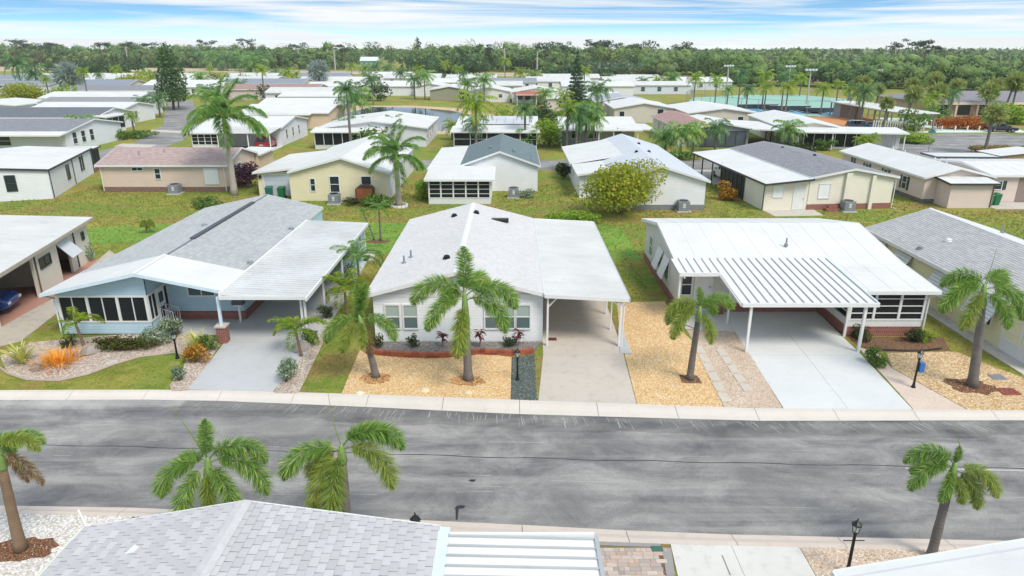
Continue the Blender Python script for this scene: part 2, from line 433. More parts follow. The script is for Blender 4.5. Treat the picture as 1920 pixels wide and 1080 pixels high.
def garage_door(root, face, c, u0, u1, z1, mat):
    m = MB(); fbox(m, face, c, u0 - .12, u0, 0, z1 + .12, 0, .05); fbox(m, face, c, u1, u1 + .12, 0, z1 + .12, 0, .05); fbox(m, face, c, u0, u1, z1, z1 + .12, 0, .05); fr = m.build('garage_frame', WHITE, root)
    for k in range(4):
        m = MB(); fbox(m, face, c, u0 + .004, u1 - .004, .02 + z1 * k / 4, z1 * (k + 1) / 4 - .012, -.01, .03); m.build('garage_panel', mat, fr)
def screens(root, face, c, u0, u1, z0, zk, z1, cols, rows=1, frame=WHITE, kick=WHITE, scr=None, pw=.09, sub=0):
    if zk > z0:
        m = MB(); fbox(m, face, c, u0, u1, z0, zk, -.08, 0); m.build('kick_panel', kick, root)
    m = MB(); fbox(m, face, c, u0, u1, zk, zk + .07, -.08, .03); fbox(m, face, c, u0, u1, z1 - .09, z1, -.08, .03); fr = m.build('screen_frame', frame, root)
    for i in range(cols + 1):
        x = u0 + (u1 - u0) * i / cols; x = min(max(x, u0 + pw / 2), u1 - pw / 2)
        m = MB(); fbox(m, face, c, x - pw / 2, x + pw / 2, zk + .07, z1 - .09, -.07, .025); m.build('screen_post', frame, root)
    for i in range(cols):
        a, b = u0 + (u1 - u0) * i / cols, u0 + (u1 - u0) * (i + 1) / cols
        for j in range(1, rows):
            q = zk + (z1 - zk) * j / rows; m = MB(); fbox(m, face, c, a + pw / 2, b - pw / 2, q - .022, q + .022, -.05, .012); m.build('screen_rail', frame, fr)
        for s in range(1, sub + 1):
            q = a + (b - a) * s / (sub + 1); m = MB(); fbox(m, face, c, q - .02, q + .02, zk + .07, z1 - .09, -.05, .012); m.build('screen_mullion', frame, fr)
        for j in range(rows):
            g = MB(); q0, q1 = zk + (z1 - zk) * j / rows, zk + (z1 - zk) * (j + 1) / rows
            fbox(g, face, c, a + .01, b - .01, q0 + .005, q1 - .005, -.042, -.028); g.build('screen', scr or SCREEN, fr)
def gable(root, x0, x1, y0, y1, zw, zr, axis, wallm, roofm, over=.3, rp=None, skirt=None, zs=.5, ends=None, roofm2=None, trim=WHITE, t=.09, cap=None, under_only=False, gut=True):
    """walls with gable ends, two roof slopes, fascia, ridge cap"""
    ov = over if not isinstance(over, (int, float)) else (over, over, over, over)   # x0,x1,y0,y1
    if axis == 'y':
        xm = (x0 + x1) / 2 if rp is None else rp
        prof = [(x0, 0.02), (x1, 0.02), (x1, zw), (xm, zr), (x0, zw)]
        MB().prism_xz(prof, y0, y1).build('wall', wallm, root)
        sl, sr = (zr - zw) / (xm - x0), (zr - zw) / (x1 - xm)
        a = [(x0 - ov[0], y0 - ov[2], zw - sl * ov[0] + t), (xm, y0 - ov[2], zr + t), (xm, y1 + ov[3], zr + t), (x0 - ov[0], y1 + ov[3], zw - sl * ov[0] + t)]
        b = [(xm, y0 - ov[2], zr + t), (x1 + ov[1], y0 - ov[2], zw - sr * ov[1] + t), (x1 + ov[1], y1 + ov[3], zw - sr * ov[1] + t), (xm, y1 + ov[3], zr + t)]
    else:
        ym = (y0 + y1) / 2 if rp is None else rp
        prof = [(y0, 0.02), (y1, 0.02), (y1, zw), (ym, zr), (y0, zw)]
        MB().prism_yz(prof, x0, x1).build('wall', wallm, root)
        sl, sr = (zr - zw) / (ym - y0), (zr - zw) / (y1 - ym)
        a = [(x0 - ov[0], y0 - ov[2], zw - sl * ov[2] + t), (x1 + ov[1], y0 - ov[2], zw - sl * ov[2] + t), (x1 + ov[1], ym, zr + t), (x0 - ov[0], ym, zr + t)]
        b = [(x0 - ov[0], ym, zr + t), (x1 + ov[1], ym, zr + t), (x1 + ov[1], y1 + ov[3], zw - sr * ov[3] + t), (x0 - ov[0], y1 + ov[3], zw - sr * ov[3] + t)]
    if skirt:
        m = MB(); e = .02
        m.box(x0 - e, x1 + e, y0 - e, y0 + .05, 0, zs); m.box(x0 - e, x0 + .05, y0 + .052, y1, 0, zs - .002); m.box(x1 - .05, x1 + e, y0 + .052, y1, 0, zs - .002); m.build('skirting', skirt, root)
    ra = MB().slab(a, t - .004).build('roof_slope', roofm, root); rb = MB().slab(b, t - .004).build('roof_slope', roofm2 or roofm, root)
    # fascia boards along the eaves and up the gables
    for o, q, which in ((ra, a, 0), (rb, b, 1)):
        m = MB(); n = 4
        for i in range(4):
            p, s = Vector(q[i]), Vector(q[(i + 1) % 4])
            if (axis == 'y' and ((which == 0 and i == 1) or (which == 1 and i == 3))) or (axis == 'x' and ((which == 0 and i == 2) or (which == 1 and i == 0))): continue
            d = (s - p); nrm = Vector((d.y, -d.x, 0)).normalized() * .035
            m.hexa([p + Vector((0, 0, -.17)), p + nrm + Vector((0, 0, -.17)), s + nrm + Vector((0, 0, -.17)), s + Vector((0, 0, -.17)), p + Vector((0, 0, .012)), p + nrm + Vector((0, 0, .012)), s + nrm + Vector((0, 0, .012)), s + Vector((0, 0, .012))])
        m.build('fascia', trim, o)
    if cap:
        m = MB(); k = .14
        if axis == 'y':
            m.slab([(xm - k, y0 - ov[2], zr + t - sl * k + .02), (xm, y0 - ov[2], zr + t + .025), (xm, y1 + ov[3], zr + t + .025), (xm - k, y1 + ov[3], zr + t - sl * k + .02)], .02)
            m.slab([(xm, y0 - ov[2], zr + t + .025), (xm + k, y0 - ov[2], zr + t - sr * k + .02), (xm + k, y1 + ov[3], zr + t - sr * k + .02), (xm, y1 + ov[3], zr + t + .025)], .02)
        else:
            m.slab([(x0 - ov[0], ym - k, zr + t - sl * k + .02), (x1 + ov[1], ym - k, zr + t - sl * k + .02), (x1 + ov[1], ym, zr + t + .025), (x0 - ov[0], ym, zr + t + .025)], .02)
            m.slab([(x0 - ov[0], ym, zr + t + .025), (x1 + ov[1], ym, zr + t + .025), (x1 + ov[1], ym + k, zr + t - sr * k + .02), (x0 - ov[0], ym + k, zr + t - sr * k + .02)], .02)
        m.build('ridge_cap', cap, ra)
    if roofm in (WROOF, WROOF2) and y0 < 90: seams(ra, a, axis); seams(rb, b, axis)
    return ra, rb, a, b
SEAM = plain('roof_seam', 'd6d6d3', .6, .1)
def seams(o, q, axis, step=1.22):
    """standing seams of a coated roof, eave to ridge; q = corners of the slope"""
    q = [Vector(v) for v in q]
    lo0, lo1, hi0, hi1 = (q[0], q[3], q[1], q[2]) if axis == 'y' else (q[0], q[1], q[3], q[2])
    k = int((lo1 - lo0).length / step)
    for i in range(1, k + 1):
        t = i / (k + 1); p, s = lo0.lerp(lo1, t), hi0.lerp(hi1, t); d = (lo1 - lo0).normalized() * .013; u = Vector((0, 0, .010))
        MB().hexa([p - d, p + d, s + d, s - d, p - d + u, p + d + u, s + d + u, s - d + u]).build('roof_seam', SEAM, o)
def lean(root, x0, x1, y0, y1, z00, z10, z11, z01, mat, t=.1, trim=WHITE, name='carport_roof', fascia=True):
    p = [(x0, y0, z00), (x1, y0, z10), (x1, y1, z11), (x0, y1, z01)]
    o = MB().slab(p, t).build(name, mat, root)
    if mat in (WROOF, WROOF2) and y0 < 90: seams(o, p, 'y' if abs(z10 - z00) + abs(z11 - z01) > abs(z01 - z00) + abs(z11 - z10) else 'x')
    if fascia:
        m = MB(); e = .03; h = .16
        def strip(p, s, nx, ny):
            m.hexa([(p[0], p[1], p[2] - h), (p[0] + nx, p[1] + ny, p[2] - h), (s[0] + nx, s[1] + ny, s[2] - h), (s[0], s[1], s[2] - h), (p[0], p[1], p[2] + .015), (p[0] + nx, p[1] + ny, p[2] + .015), (s[0] + nx, s[1] + ny, s[2] + .015), (s[0], s[1], s[2] + .015)])
        strip(p[0], p[1], 0, -e); strip(p[1], p[2], e, 0); strip(p[3], p[0], -e, 0); strip(p[2], p[3], 0, e)
        m.build('fascia', trim, o)
    return o
def post(root, x, y, z1, s=.09, mat=None, z0=0.0, name='post'):
    return MB().box(x - s / 2, x + s / 2, y - s / 2, y + s / 2, z0, z1).build(name, mat or WHITE, root)
def brace(root, p, q, mat=None, r=.035): return MB().tube([p, q], r, 4).build('brace', mat or WHITE, root)
def shingle_field(root, a, b, d, e, wdt, mat, nobj=0, key=None, seed=1, thick=.014, gap=.004):
    """a eave start, b eave end, d ridge above a. Courses of tabs from eave to ridge; first nobj (by key) single objects"""
    rs = random.Random(seed); a, b, d = Vector(a), Vector(b), Vector(d)
    ex = (b - a); Lx = ex.length; ex.normalize(); ey = (d - a); Ly = ey.length; ey.normalize(); ez = ex.cross(ey).normalized()
    if ez.z < 0: ez = -ez
    cells = []
    nr = int(Ly / e)
    for r in range(nr):
        off = -(r % 2) * wdt / 2 - rs.random() * .03
        x = off
        while x < Lx - .02:
            w0, w1 = max(x, 0), min(x + wdt, Lx)
            if w1 - w0 > .04: cells.append((r, w0 + gap, w1 - gap, rs.random()))
            x += wdt
    def corners(c):
        r, x0, x1, q = c; g = .0 if q < .5 else .012; y0, y1 = r * e - g, min((r + 1) * e + .03, Ly); th = thick * (.8 + .6 * q)
        P = lambda x, y, h: a + ex * x + ey * y + ez * h
        return [P(x0, y0, .004), P(x1, y0, .004), P(x1, y1, .001), P(x0, y1, .001), P(x0, y0, .006 + th), P(x1, y0, .006 + th), P(x1, y1, .004), P(x0, y1, .004)]
    single = set()
    if nobj:
        order = sorted(range(len(cells)), key=lambda i: key((a + ex * (cells[i][1] + cells[i][2]) / 2 + ey * cells[i][0] * e)))[:nobj]
        single = set(order)
        cache = {}
        mtx = Matrix((ex, ey, ez)).transposed().to_4x4()
        o0 = base_of(root)
        for i in order:
            r, x0, x1, q = cells[i]; g = 0. if q < .5 else .012; k = (round(x1 - x0, 2), round(q * 3), g)
            if k not in cache:
                th = thick * (.8 + .6 * q); m = MB(); l = e + .03
                m.hexa([(0, -g, .004), (x1 - x0, -g, .004), (x1 - x0, l, .001), (0, l, .001), (0, -g, .006 + th), (x1 - x0, -g, .006 + th), (x1 - x0, l, .004), (0, l, .004)])
                me = bpy.data.meshes.new('shingle'); me.from_pydata(m.v, [], m.f); me.materials.append(mat); cache[k] = me
            o = bpy.data.objects.new('shingle', cache[k]); link(o, root)
            o.matrix_local = Matrix.Translation(a + ex * x0 + ey * (r * e) - o0) @ mtx
    m = MB()
    for i, c in enumerate(cells):
        if i not in single: m.hexa(corners(c))
    if m.f:
        o = m.build('shingle_courses', mat, root); o['kind'] = 'stuff'
def pans(root, x0, x1, y0, y1, z00, z10, z11, z01, along, n, mat, t=.05, name='roof_panel', rib=.05, cut=None, ribmat=None):
    """pan roof: n panels side by side, each with an upstanding rib; along = direction the ribs run"""
    def z(x, y):
        u = (x - x0) / (x1 - x0); v = (y - y0) / (y1 - y0); return z00 * (1 - u) * (1 - v) + z10 * u * (1 - v) + z11 * u * v + z01 * (1 - u) * v
    for i in range(n):
        m = MB()
        if along == 'y':
            a, b = x0 + (x1 - x0) * i / n, x0 + (x1 - x0) * (i + 1) / n; ya = cut(.5 * (a + b)) if cut else y0
            m.slab([(a + .003, ya, z(a, ya)), (b - .003, ya, z(b, ya)), (b - .003, y1, z(b, y1)), (a + .003, y1, z(a, y1))], t)
            o = m.build(name, mat, root); r = MB()
            r.slab([(b - rib - .004, ya + .002, z(b, ya) + rib), (b - .004, ya + .002, z(b, ya) + rib), (b - .004, y1 - .002, z(b, y1) + rib), (b - rib - .004, y1 - .002, z(b, y1) + rib)], rib + .003); r.build('rib', ribmat or mat, o)
        else:
            a, b = y0 + (y1 - y0) * i / n, y0 + (y1 - y0) * (i + 1) / n
            m.slab([(x0, a + .003, z(x0, a)), (x1, a + .003, z(x1, a)), (x1, b - .003, z(x1, b)), (x0, b - .003, z(x0, b))], t)
            o = m.build(name, mat, root); r = MB()
            r.slab([(x0 + .002, b - rib - .004, z(x0, b) + rib), (x1 - .002, b - rib - .004, z(x1, b) + rib), (x1 - .002, b - .004, z(x1, b) + rib), (x0 + .002, b - .004, z(x0, b) + rib)], rib + .003); r.build('rib', ribmat or mat, o)
def vent(root, x, y, z, kind='turtle', mat=None):
    m = MB()
    if kind == 'turtle':
        m.lathe([(.20, z - .05), (.20, z + .04), (.15, z + .06), (.16, z + .12), (.08, z + .17), (.02, z + .18)], x, y, 10)
    elif kind == 'pipe': m.lathe([(.12, z - .05), (.10, z + .05), (.05, z + .08), (.045, z + .38), (.01, z + .385)], x, y, 8)
    else: m.box(x - .55, x + .55, y - .2, y + .2, z - .06, z + .13)
    return m.build('roof_vent', mat or GREYM, root)
def downpipe(root, pts, mat=WHITE): return MB().tube(pts, .04, 6).build('downpipe', mat, root)

# ------------------------------------------------------------------ vegetation kit
def frond_mesh(name, Lr, e0, e1, steps, rows, ll, lw, mode, seed, mat, pw=1.3, droop=.25, start=.12, rr=.025):
    rg = np.random.default_rng(seed); s = np.linspace(0, 1, steps)
    ang = np.radians(e0 + (e1 - e0) * s ** pw); ds = Lr / (steps - 1)
    x = np.concatenate([[0], np.cumsum(np.cos(ang[:-1]) * ds)]); z = np.concatenate([[0], np.cumsum(np.sin(ang[:-1]) * ds)])
    y = np.cumsum(rg.normal(0, .006, steps)) * Lr
    P = np.stack([x, y, z], 1); T = np.stack([np.cos(ang), 0 * ang, np.sin(ang)], 1); U = np.stack([-np.sin(ang), 0 * ang, np.cos(ang)], 1); S = np.tile([0., 1., 0.], (steps, 1))
    V = []; F = []; nv = 0
    # rachis: four-sided taper
    k = np.arange(0, steps, max(1, steps // 12)); k = np.append(k[:-1] if k[-1] == steps - 1 else k, steps - 1); r = rr * (1 - .85 * s[k])
    ring = []
    for q in range(4):
        a = q * math.pi / 2; ring.append(P[k] + (S[k] * math.cos(a) + U[k] * math.sin(a)) * r[:, None])
    V.append(np.stack(ring, 1).reshape(-1, 3)); m = len(k)
    for i in range(m - 1):
        for q in range(4): F.append((i * 4 + q, i * 4 + (q + 1) % 4, (i + 1) * 4 + (q + 1) % 4, (i + 1) * 4 + q))
    nv = m * 4
    idx = np.where(s > start)[0]
    base, d0, w0, l0 = [], [], [], []
    for i in idx:
        t = (s[i] - start) / (1 - start)
        lp = ll * (math.sin(math.pi * min(1, (.16 + .80 * t))) ** .7 * .8 + .2) * (1 - .45 * max(0, t - .8) / .2)
        for q in range(rows):
            if mode == 'fox': a = rg.uniform(0, 2 * math.pi)
            else: a = (0 if q % 2 == 0 else math.pi) + (1 if q % 2 == 0 else -1) * math.radians(rg.uniform(-5, 40) if mode == 'pin' else rg.uniform(-25, 15))
            rad = S[i] * math.cos(a) + U[i] * math.sin(a)
            fw = rg.uniform(.45, .75) if mode == 'fox' else rg.uniform(.35, .65)
            d = rad + T[i] * fw; d /= np.linalg.norm(d); wv = np.cross(d, rg.normal(0, 1, 3) if mode == 'fox' else T[i] + rg.normal(0, .3, 3)); wv /= np.linalg.norm(wv) + 1e-6
            base.append(P[i]); d0.append(d); w0.append(wv); l0.append(lp * rg.uniform(.8, 1.1))
    base, d0, w0, l0 = np.array(base), np.array(d0), np.array(w0), np.array(l0)[:, None]
    dn = np.array([0, 0, -1.]) * droop
    a = base; m1 = base + d0 * l0 * .45 + w0 * lw + dn * l0 * .12; m2 = base + d0 * l0 * .45 - w0 * lw + dn * l0 * .12; tip = base + d0 * l0 * .95 + dn * l0
    n = len(base); V.append(np.stack([a, m1, tip, m2], 1).reshape(-1, 3)); f2 = np.arange(n * 4).reshape(-1, 4) + nv
    me = mesh_np(name, np.concatenate(V), [np.array(F), f2]); me.materials.append(mat); return me
def leaf_cloud(lumps, n, size, rg, up=.35, shell=.55, jit=.6):
    """leaf quads spread through a set of ellipsoids (cx,cy,cz,rx,ry,rz)"""
    L = np.array(lumps, float); vol = L[:, 3] * L[:, 4] * L[:, 5]; k = rg.choice(len(L), n, p=vol ** .75 / (vol ** .75).sum())
    d = rg.normal(0, 1, (n, 3)); d /= np.linalg.norm(d, axis=1)[:, None]
    r = np.where(rg.random(n) < shell, rg.uniform(.82, 1.05, n), rg.random(n) ** (1 / 2.2))[:, None]
    p = L[k, :3] + d * r * L[k, 3:]
    nrm = d * (1.2 - jit) + rg.normal(0, jit, (n, 3)) + np.array([0, 0, up]); nrm /= np.linalg.norm(nrm, axis=1)[:, None]
    a = np.cross(nrm, rg.normal(0, 1, (n, 3))); a /= np.linalg.norm(a, axis=1)[:, None]; b = np.cross(nrm, a)
    sz = size * rg.uniform(.6, 1.35, (n, 1)); el = rg.uniform(.45, .75, (n, 1))
    bend = nrm * sz * .15
    V = np.stack([p - a * sz - bend, p + b * sz * el, p + a * sz - bend, p - b * sz * el], 1).reshape(-1, 3)
    return V, np.arange(n * 4).reshape(-1, 4)
def lumpy(w_, h, z0, k, rg, squash=1.0):
    out = []
    for i in range(k):
        t = rg.uniform(0, 2 * math.pi); r = w_ * .5 * math.sqrt(rg.random()) * .72; z = z0 + h * (.18 + .62 * rg.random() * (1 - .35 * (r / (w_ * .5 + 1e-6)) ** 2)); s = rg.uniform(.2, .36) * w_
        out.append((r * math.cos(t), r * math.sin(t), z, s, s, s * min(1., h / w_) * squash * rg.uniform(.7, 1.)))
    return out
def mesh_obj(name, me, parent, loc=(0, 0, 0), rot=(0, 0, 0), sc=1.0):
    o = bpy.data.objects.new(name, me); link(o, parent); o.location = loc; o.rotation_euler = rot; o.scale = (sc, sc, sc) if isinstance(sc, (int, float)) else sc
    return o
def shrub(label, x, y, wd, h, mat, n=500, size=.06, seed=1, name='shrub', cat='shrub', group=None, lumps=None, stem=True, z=0.0, k=7, wy=None):
    rg = np.random.default_rng(seed); root = thing(name, label, cat, (x, y, z), 0, group)
    lp = lumps or lumpy(wd, h, 0.02, k, rg)
    if wy: lp = [(a, b * wy / wd, c, d, e * wy / wd, f) for a, b, c, d, e, f in lp]
    V, F = leaf_cloud(lp, n, size, rg); V[:, 2] = np.maximum(V[:, 2], .01)
    me = mesh_np('foliage', V, F); me.materials.append(mat); mesh_obj('foliage', me, root)
    m = MB()
    for i in range(4):
        a = rg.uniform(0, 6.28); m.tube([(.04 * math.cos(a), .04 * math.sin(a), 0), (.25 * wd * math.cos(a), .25 * wd * math.sin(a), h * .6)], [.02 + .01 * h, .008], 5)
    me = bpy.data.meshes.new('stem'); me.from_pydata(m.v, [], m.f); me.materials.append(BARK); mesh_obj('stem', me, root)
    return root
def straps(label, x, y, n, ln, wdt, mat, seed=1, name='strap_leaf_plant', cat='plant', up=60, spread=35, arch=55, group=None, z=0.0, cr=.06, segs=5, tilt=None):
    """plant of long strap leaves; each leaf its own piece"""
    rg = random.Random(seed); root = thing(name, label, cat, (x, y, z), 0, group)
    for i in range(n):
        az = 6.283 * (i * .618 + rg.random() * .08); e0 = math.radians(up + rg.uniform(-spread, spread) * .8); L = ln * rg.uniform(.7, 1.1); V = []; F = []
        px, pz = cr * rg.random(), 0.0; ex, ey = math.cos(az), math.sin(az)
        for s in range(segs + 1):
            t = s / segs; wv = wdt * math.sin(math.pi * min(.97, .22 + .76 * t)); V.append((px * ex - ey * wv, px * ey + ex * wv, pz + .01)); V.append((px * ex, px * ey, pz)); V.append((px * ex + ey * wv, px * ey - ex * wv, pz + .01))
            a = e0 - math.radians(arch) * t * t; px += math.cos(a) * L / segs; pz = max(.015, pz + math.sin(a) * L / segs)
        for s in range(segs):
            b = s * 3; F += [(b, b + 1, b + 4, b + 3), (b + 1, b + 2, b + 5, b + 4)]
        me = bpy.data.meshes.new('leaf'); me.from_pydata(V, [], F); me.materials.append(mat); mesh_obj('leaf', me, root)
    return root
BARK = trunkm('bark', '5d4c3c', '7d6a55', .35)
PTRUNK = trunkm('palm_trunk_grey', '635d59', '8d8680', .12); PTRUNK2 = trunkm('palm_trunk_brown', '735c48', '9a8268', .09); RTRUNK = trunkm('royal_palm_trunk', 'a39a8e', 'c2bab0', .2)
SHAFT = plain('palm_crownshaft', '7f9a55', .45, .15, 4); SHAFTG = plain('royal_crownshaft', '8da83f', .4, .12, 4)
FOX = leafm('foxtail_leaf', '5c8c36', 'a6c662', 'ccd680'); FOXY = leafm('foxtail_leaf_yellowing', '7a9c3c', 'b8c464', 'c8b868'); FOXD = leafm('foxtail_leaf_dry', '8a6a48', 'b08a64', '6f8a40')
PALM = leafm('palm_leaf', '568c46', 'a0c668', 'c6d480'); PALMB = leafm('palm_leaf_blue_green', '46744a', '7aa064', '9fbc72'); PALMY = leafm('palm_leaf_yellow_green', '6f9a2a', 'a9bc3f', 'c8c455')
SILVER = leafm('silver_palm_leaf', '8fa096', 'b6c2b8', '7a8a7c'); FAN = leafm('fan_palm_leaf', '7a9444', 'b4c272', 'bca06c')
# frond kinds: 0 upright plume, 1 high arch, 2 side arch, 3 low arch, 4 hanging
FOXARGS = [(1.75, 86, 66, 1.4), (2.3, 62, -80, 1.0), (2.3, 40, -89, .85), (2.1, 8, -89, .7), (1.9, -35, -89, .7)]
def foxset(mat, tagname, dens=(96, 10), ll=.54, lw=.0125):
    return [frond_mesh('frond', a[0], a[1], a[2], dens[0], dens[1], ll, lw, 'fox', 11 + i, mat, pw=a[3], droop=.18, start=.14) for i, a in enumerate(FOXARGS)]
FOXF = foxset(FOX, 'g'); FOXYF = foxset(FOXY, 'y'); FOXDF = foxset(FOXD, 'd', (60, 9), .36)
def pinset(mat, Lr, ll, steps=46, lw=.022, seed=40, droop=.45, rows=2):
    A = [(Lr * .9, 82, 40, 1.4), (Lr, 62, -20, 1.3), (Lr, 38, -50, 1.2), (Lr * .98, 12, -70, 1.1), (Lr * .85, -25, -82, 1.0)]
    return [frond_mesh('frond', a[0], a[1], a[2], steps, rows, ll, lw, 'pin', seed + i, mat, pw=a[3], droop=droop) for i, a in enumerate(A)]
ROYF = pinset(PALM, 3.3, .95, 100, .030, 41, .6, 3); QUEF = pinset(PALMB, 2.4, .6, 46, .026, 61, .5); SMALLF = pinset(PALMY, 1.35, .36, 44, .022, 81, .2); PALMF = pinset(PALM, 2.3, .55, 50, .026, 91, .35)
def palm(label, bx, by, tx, ty, tz, r0, r1, fronds, sets, shaft=.7, trunk=None, shaftm=None, name='foxtail_palm', group=None, sc=1.0, spear=0.0, curve=0.0, fruits=0, seed=0, bulge=1.25, cat='palm tree', mulch=None):
    """fronds: list of (kind, azimuth in degrees, set index[, scale])"""
    root = thing(name, label, cat, (bx, by, 0), 0, group); rs = random.Random(seed); dx, dy = tx - bx, ty - by
    m = MB(); pts = []; rad = []
    for i in range(9):
        t = i / 8; c = math.sin(t * math.pi) * curve; pts.append((bx + dx * t ** 1.2 + c, by + dy * t ** 1.2, tz * t - (.05 if i == 0 else 0))); rad.append((r0 * (bulge if i == 0 else 1) * (1 - t) + r1 * t) * (1 + .04 * rs.uniform(-1, 1)))
    m.tube(pts, rad, 12).build('trunk', trunk or PTRUNK, root, smooth=True)
    d = (Vector(pts[-1]) - Vector(pts[-2])).normalized(); p0 = Vector(pts[-1]); p1 = p0 + d * shaft
    if shaft > 0:
        MB().tube([p0 - d * .02, p0 + d * shaft * .15, p0 + d * shaft * .6, p1, p1 + d * .12 * sc], [r1 * 1.02, r1 * 1.25, r1 * 1.0, r1 * .62, .02], 12).build('crownshaft', shaftm or SHAFT, root, smooth=True)
    rel = p1 - Vector((bx, by, 0))
    for f in fronds:
        k, az, si = f[0], f[1], f[2]; s = (f[3] if len(f) > 3 else 1.0) * sc
        low = -.10 * k * shaft if k else 0
        mesh_obj('frond', sets[si][k], root, rel + d * low, (R(rs.uniform(-6, 6)), R(rs.uniform(-7, 7)), R(az)), s * rs.uniform(.94, 1.06))
    if spear: MB().tube([p1, p1 + Vector((.1 * rs.uniform(-1, 1) - .08, -.05, .5)) * spear, p1 + Vector((.22 * rs.uniform(-1, 1) - .16, -.1, 1.)) * spear], [.016, .012, .005], 5).build('spear_leaf', FOXY, root)
    return root
# ================================================================== the setting
FB = lambda x: float(np.interp(x, [-60, -21, -13.4, -7, 0, 4.85, 9.6, 20, 60], [25.0, 25.12, 25.17, 24.84, 24.31, 23.96, 23.62, 23.45, 23.2]))
FF = lambda x: FB(x) - float(np.interp(x, [-60, -13, -7, 0, 7, 20, 60], [.62, .64, .8, .93, .82, .55, .55]))
NF = lambda x: float(np.interp(x, [-60, -15.9, -10.8, 0, 5, 14.7, 60], [18.4, 17.75, 17.62, 16.86, 16.46, 16.12, 15.2]))
NB = lambda x: NF(x) - float(np.interp(x, [-60, -15, 0, 5, 60], [.5, .5, .75, .62, .5]))
xs = [-4000.] + list(np.arange(-60, 60.1, 2.0)) + [4000.]
def ground():
    m = MB(); rows = []
    for f, z in ((lambda x: -80., 0), (lambda x: NB(x), 0), (lambda x: NB(x) + .01, -.14), (lambda x: FB(x) - .01, -.14), (lambda x: FB(x), 0), (lambda x: 60., 0), (lambda x: 7000., 0)):
        rows.append([(x, f(x), z) for x in xs])
    n = len(xs)
    for r in rows: m.v += r
    for i in range(len(rows) - 1):
        for j in range(n - 1): m.f.append((i * n + j, i * n + j + 1, (i + 1) * n + j + 1, (i + 1) * n + j))
    o = m.build('ground', GRASS); tag(o, kind='structure')
ground()
r_ = random.Random(8)
def strip(xa, xb, ya, yb, seed):
    q = random.Random(seed); n = int((xb - xa) / 1.2); lo = [(xa + (xb - xa) * i / n, ya + q.uniform(-.5, .5)) for i in range(n + 1)]; hi = [(xa + (xb - xa) * i / n, yb + q.uniform(-.7, .7)) for i in range(n + 1)]
    return lo + hi[::-1]
LUSH = NT('watered_grass'); _a = LUSH.noise(.6, 5, .6); _f = LUSH.noise(7.0, 4, .7); _g = LUSH.noise(38., 3, .7)
LUSH.col(LUSH.mix(LUSH.ramp(_g, [(.4, .4), (.6, 0.)]), LUSH.mix(LUSH.ramp(_f, [(.35, .35), (.6, 0.)]), LUSH.ramp(_a, [(.35, lin('6a9a30')), (.5, lin('7fa83a')), (.65, lin('96a648'))]), lin('4c7024')), lin('456420'))); LUSH.rough(.9); LUSH.bump(_g, .8, .05)
for xa, xb, ya, yb, sd_ in ((-36, -23, 47.5, 52.5, 1), (-13.5, -7.4, 44.8, 53.5, 2), (5.8, 8.6, 43.5, 52, 3), (-7, 6, 46.5, 52.5, 4)): tag(MB().sheet(strip(xa, xb, ya, yb, sd_), .006).build('lawn', LUSH.m), kind='structure')
ASPH = asphaltmat('street_asphalt'); ASPH2 = asphaltmat('far_asphalt', 1.1, False)
def band(f0, f1, x0, x1, z, step=1.0):
    m = MB(); q = list(np.arange(x0, x1 + .01, step)); n = len(q)
    m.v = [(x, f0(x), z) for x in q] + [(x, f1(x), z) for x in q]; m.f = [(j, j + 1, n + j + 1, n + j) for j in range(n - 1)]
    return m
st = band(lambda x: NF(x) - .1, lambda x: FF(x) + .1, -60, 60, -.10).build('street', ASPH); tag(st, kind='structure')
# kerbs in cast segments with open joints
def loft(pa, pb):
    m = MB(); n = len(pa); m.v = list(pa) + list(pb); m.f = [tuple(range(n)), tuple(range(2 * n - 1, n - 1, -1))] + [((i + 1) % n, i, n + i, n + (i + 1) % n) for i in range(n)]
    return m
KERB = concrete('kerb_concrete', 'd8d0c6', .25, False, 'b5a594'); KERB2 = concrete('kerb_concrete_pink', 'd4c6ba', .28, False, 'a8988a')
def kerb(fr, bk, sgn, mat, label):
    root = thing('kerb', None, None, (0, fr(0), -.13)); root['kind'] = 'structure'
    x = -30.2
    while x < 30:
        a, b = x + .009, x + 3.05 - .009
        def prof(q):
            f, k = fr(q), bk(q); w_ = k - f
            return [(q, f, -.13), (q, f, -.094), (q, f + w_ * .35, -.066), (q, f + w_ * .62, -.002), (q, f + w_ * .72, .014), (q, k, .016), (q, k, -.13)]
        loft(prof(a), prof(b)).build('kerb_segment', mat, root); x += 3.05
kerb(FF, FB, 1, KERB, 'far'); kerb(NF, NB, -1, KERB2, 'near')
# pale streaks, seam, patches and tar on the street
PALE = plain('pale_streak', 'bcbbb7', .9, .1); TAR = plain('tar', '2c2c30', .7, .1); PATCH = asphaltmat('patched_asphalt', 1.25, False)
rs = random.Random(3); m = MB()
for i in range(230):
    x = rs.uniform(-12.5, 22); y = FF(x) - rs.uniform(.02, .25); L = rs.uniform(.15, .75); t = rs.uniform(.005, .016); k = np.interp(x, [-12, 0, 20], [-.5, .05, .55]) * L + rs.uniform(-.08, .08)
    if rs.random() < .35: x = round(x / 2.2) * 2.2 + rs.uniform(-.4, .4)
    z = -.0955; m.v += [(x, y, z), (x + t, y, z), (x + k + t, y - L, z), (x + k, y - L, z)]; b = len(m.v) - 4; m.f.append((b, b + 3, b + 2, b + 1))
for i in range(45):
    x = rs.uniform(-18, 20); y = rs.uniform(NF(x) + .8, FF(x) - .8); L = rs.uniform(.4, 2.4); t = rs.uniform(.006, .02); z = -.0955; d = -.04 * L
    m.v += [(x, y, z), (x + L, y + d, z), (x + L, y + d + t, z), (x, y + t * .6, z)]; b = len(m.v) - 4; m.f.append((b, b + 1, b + 2, b + 3))
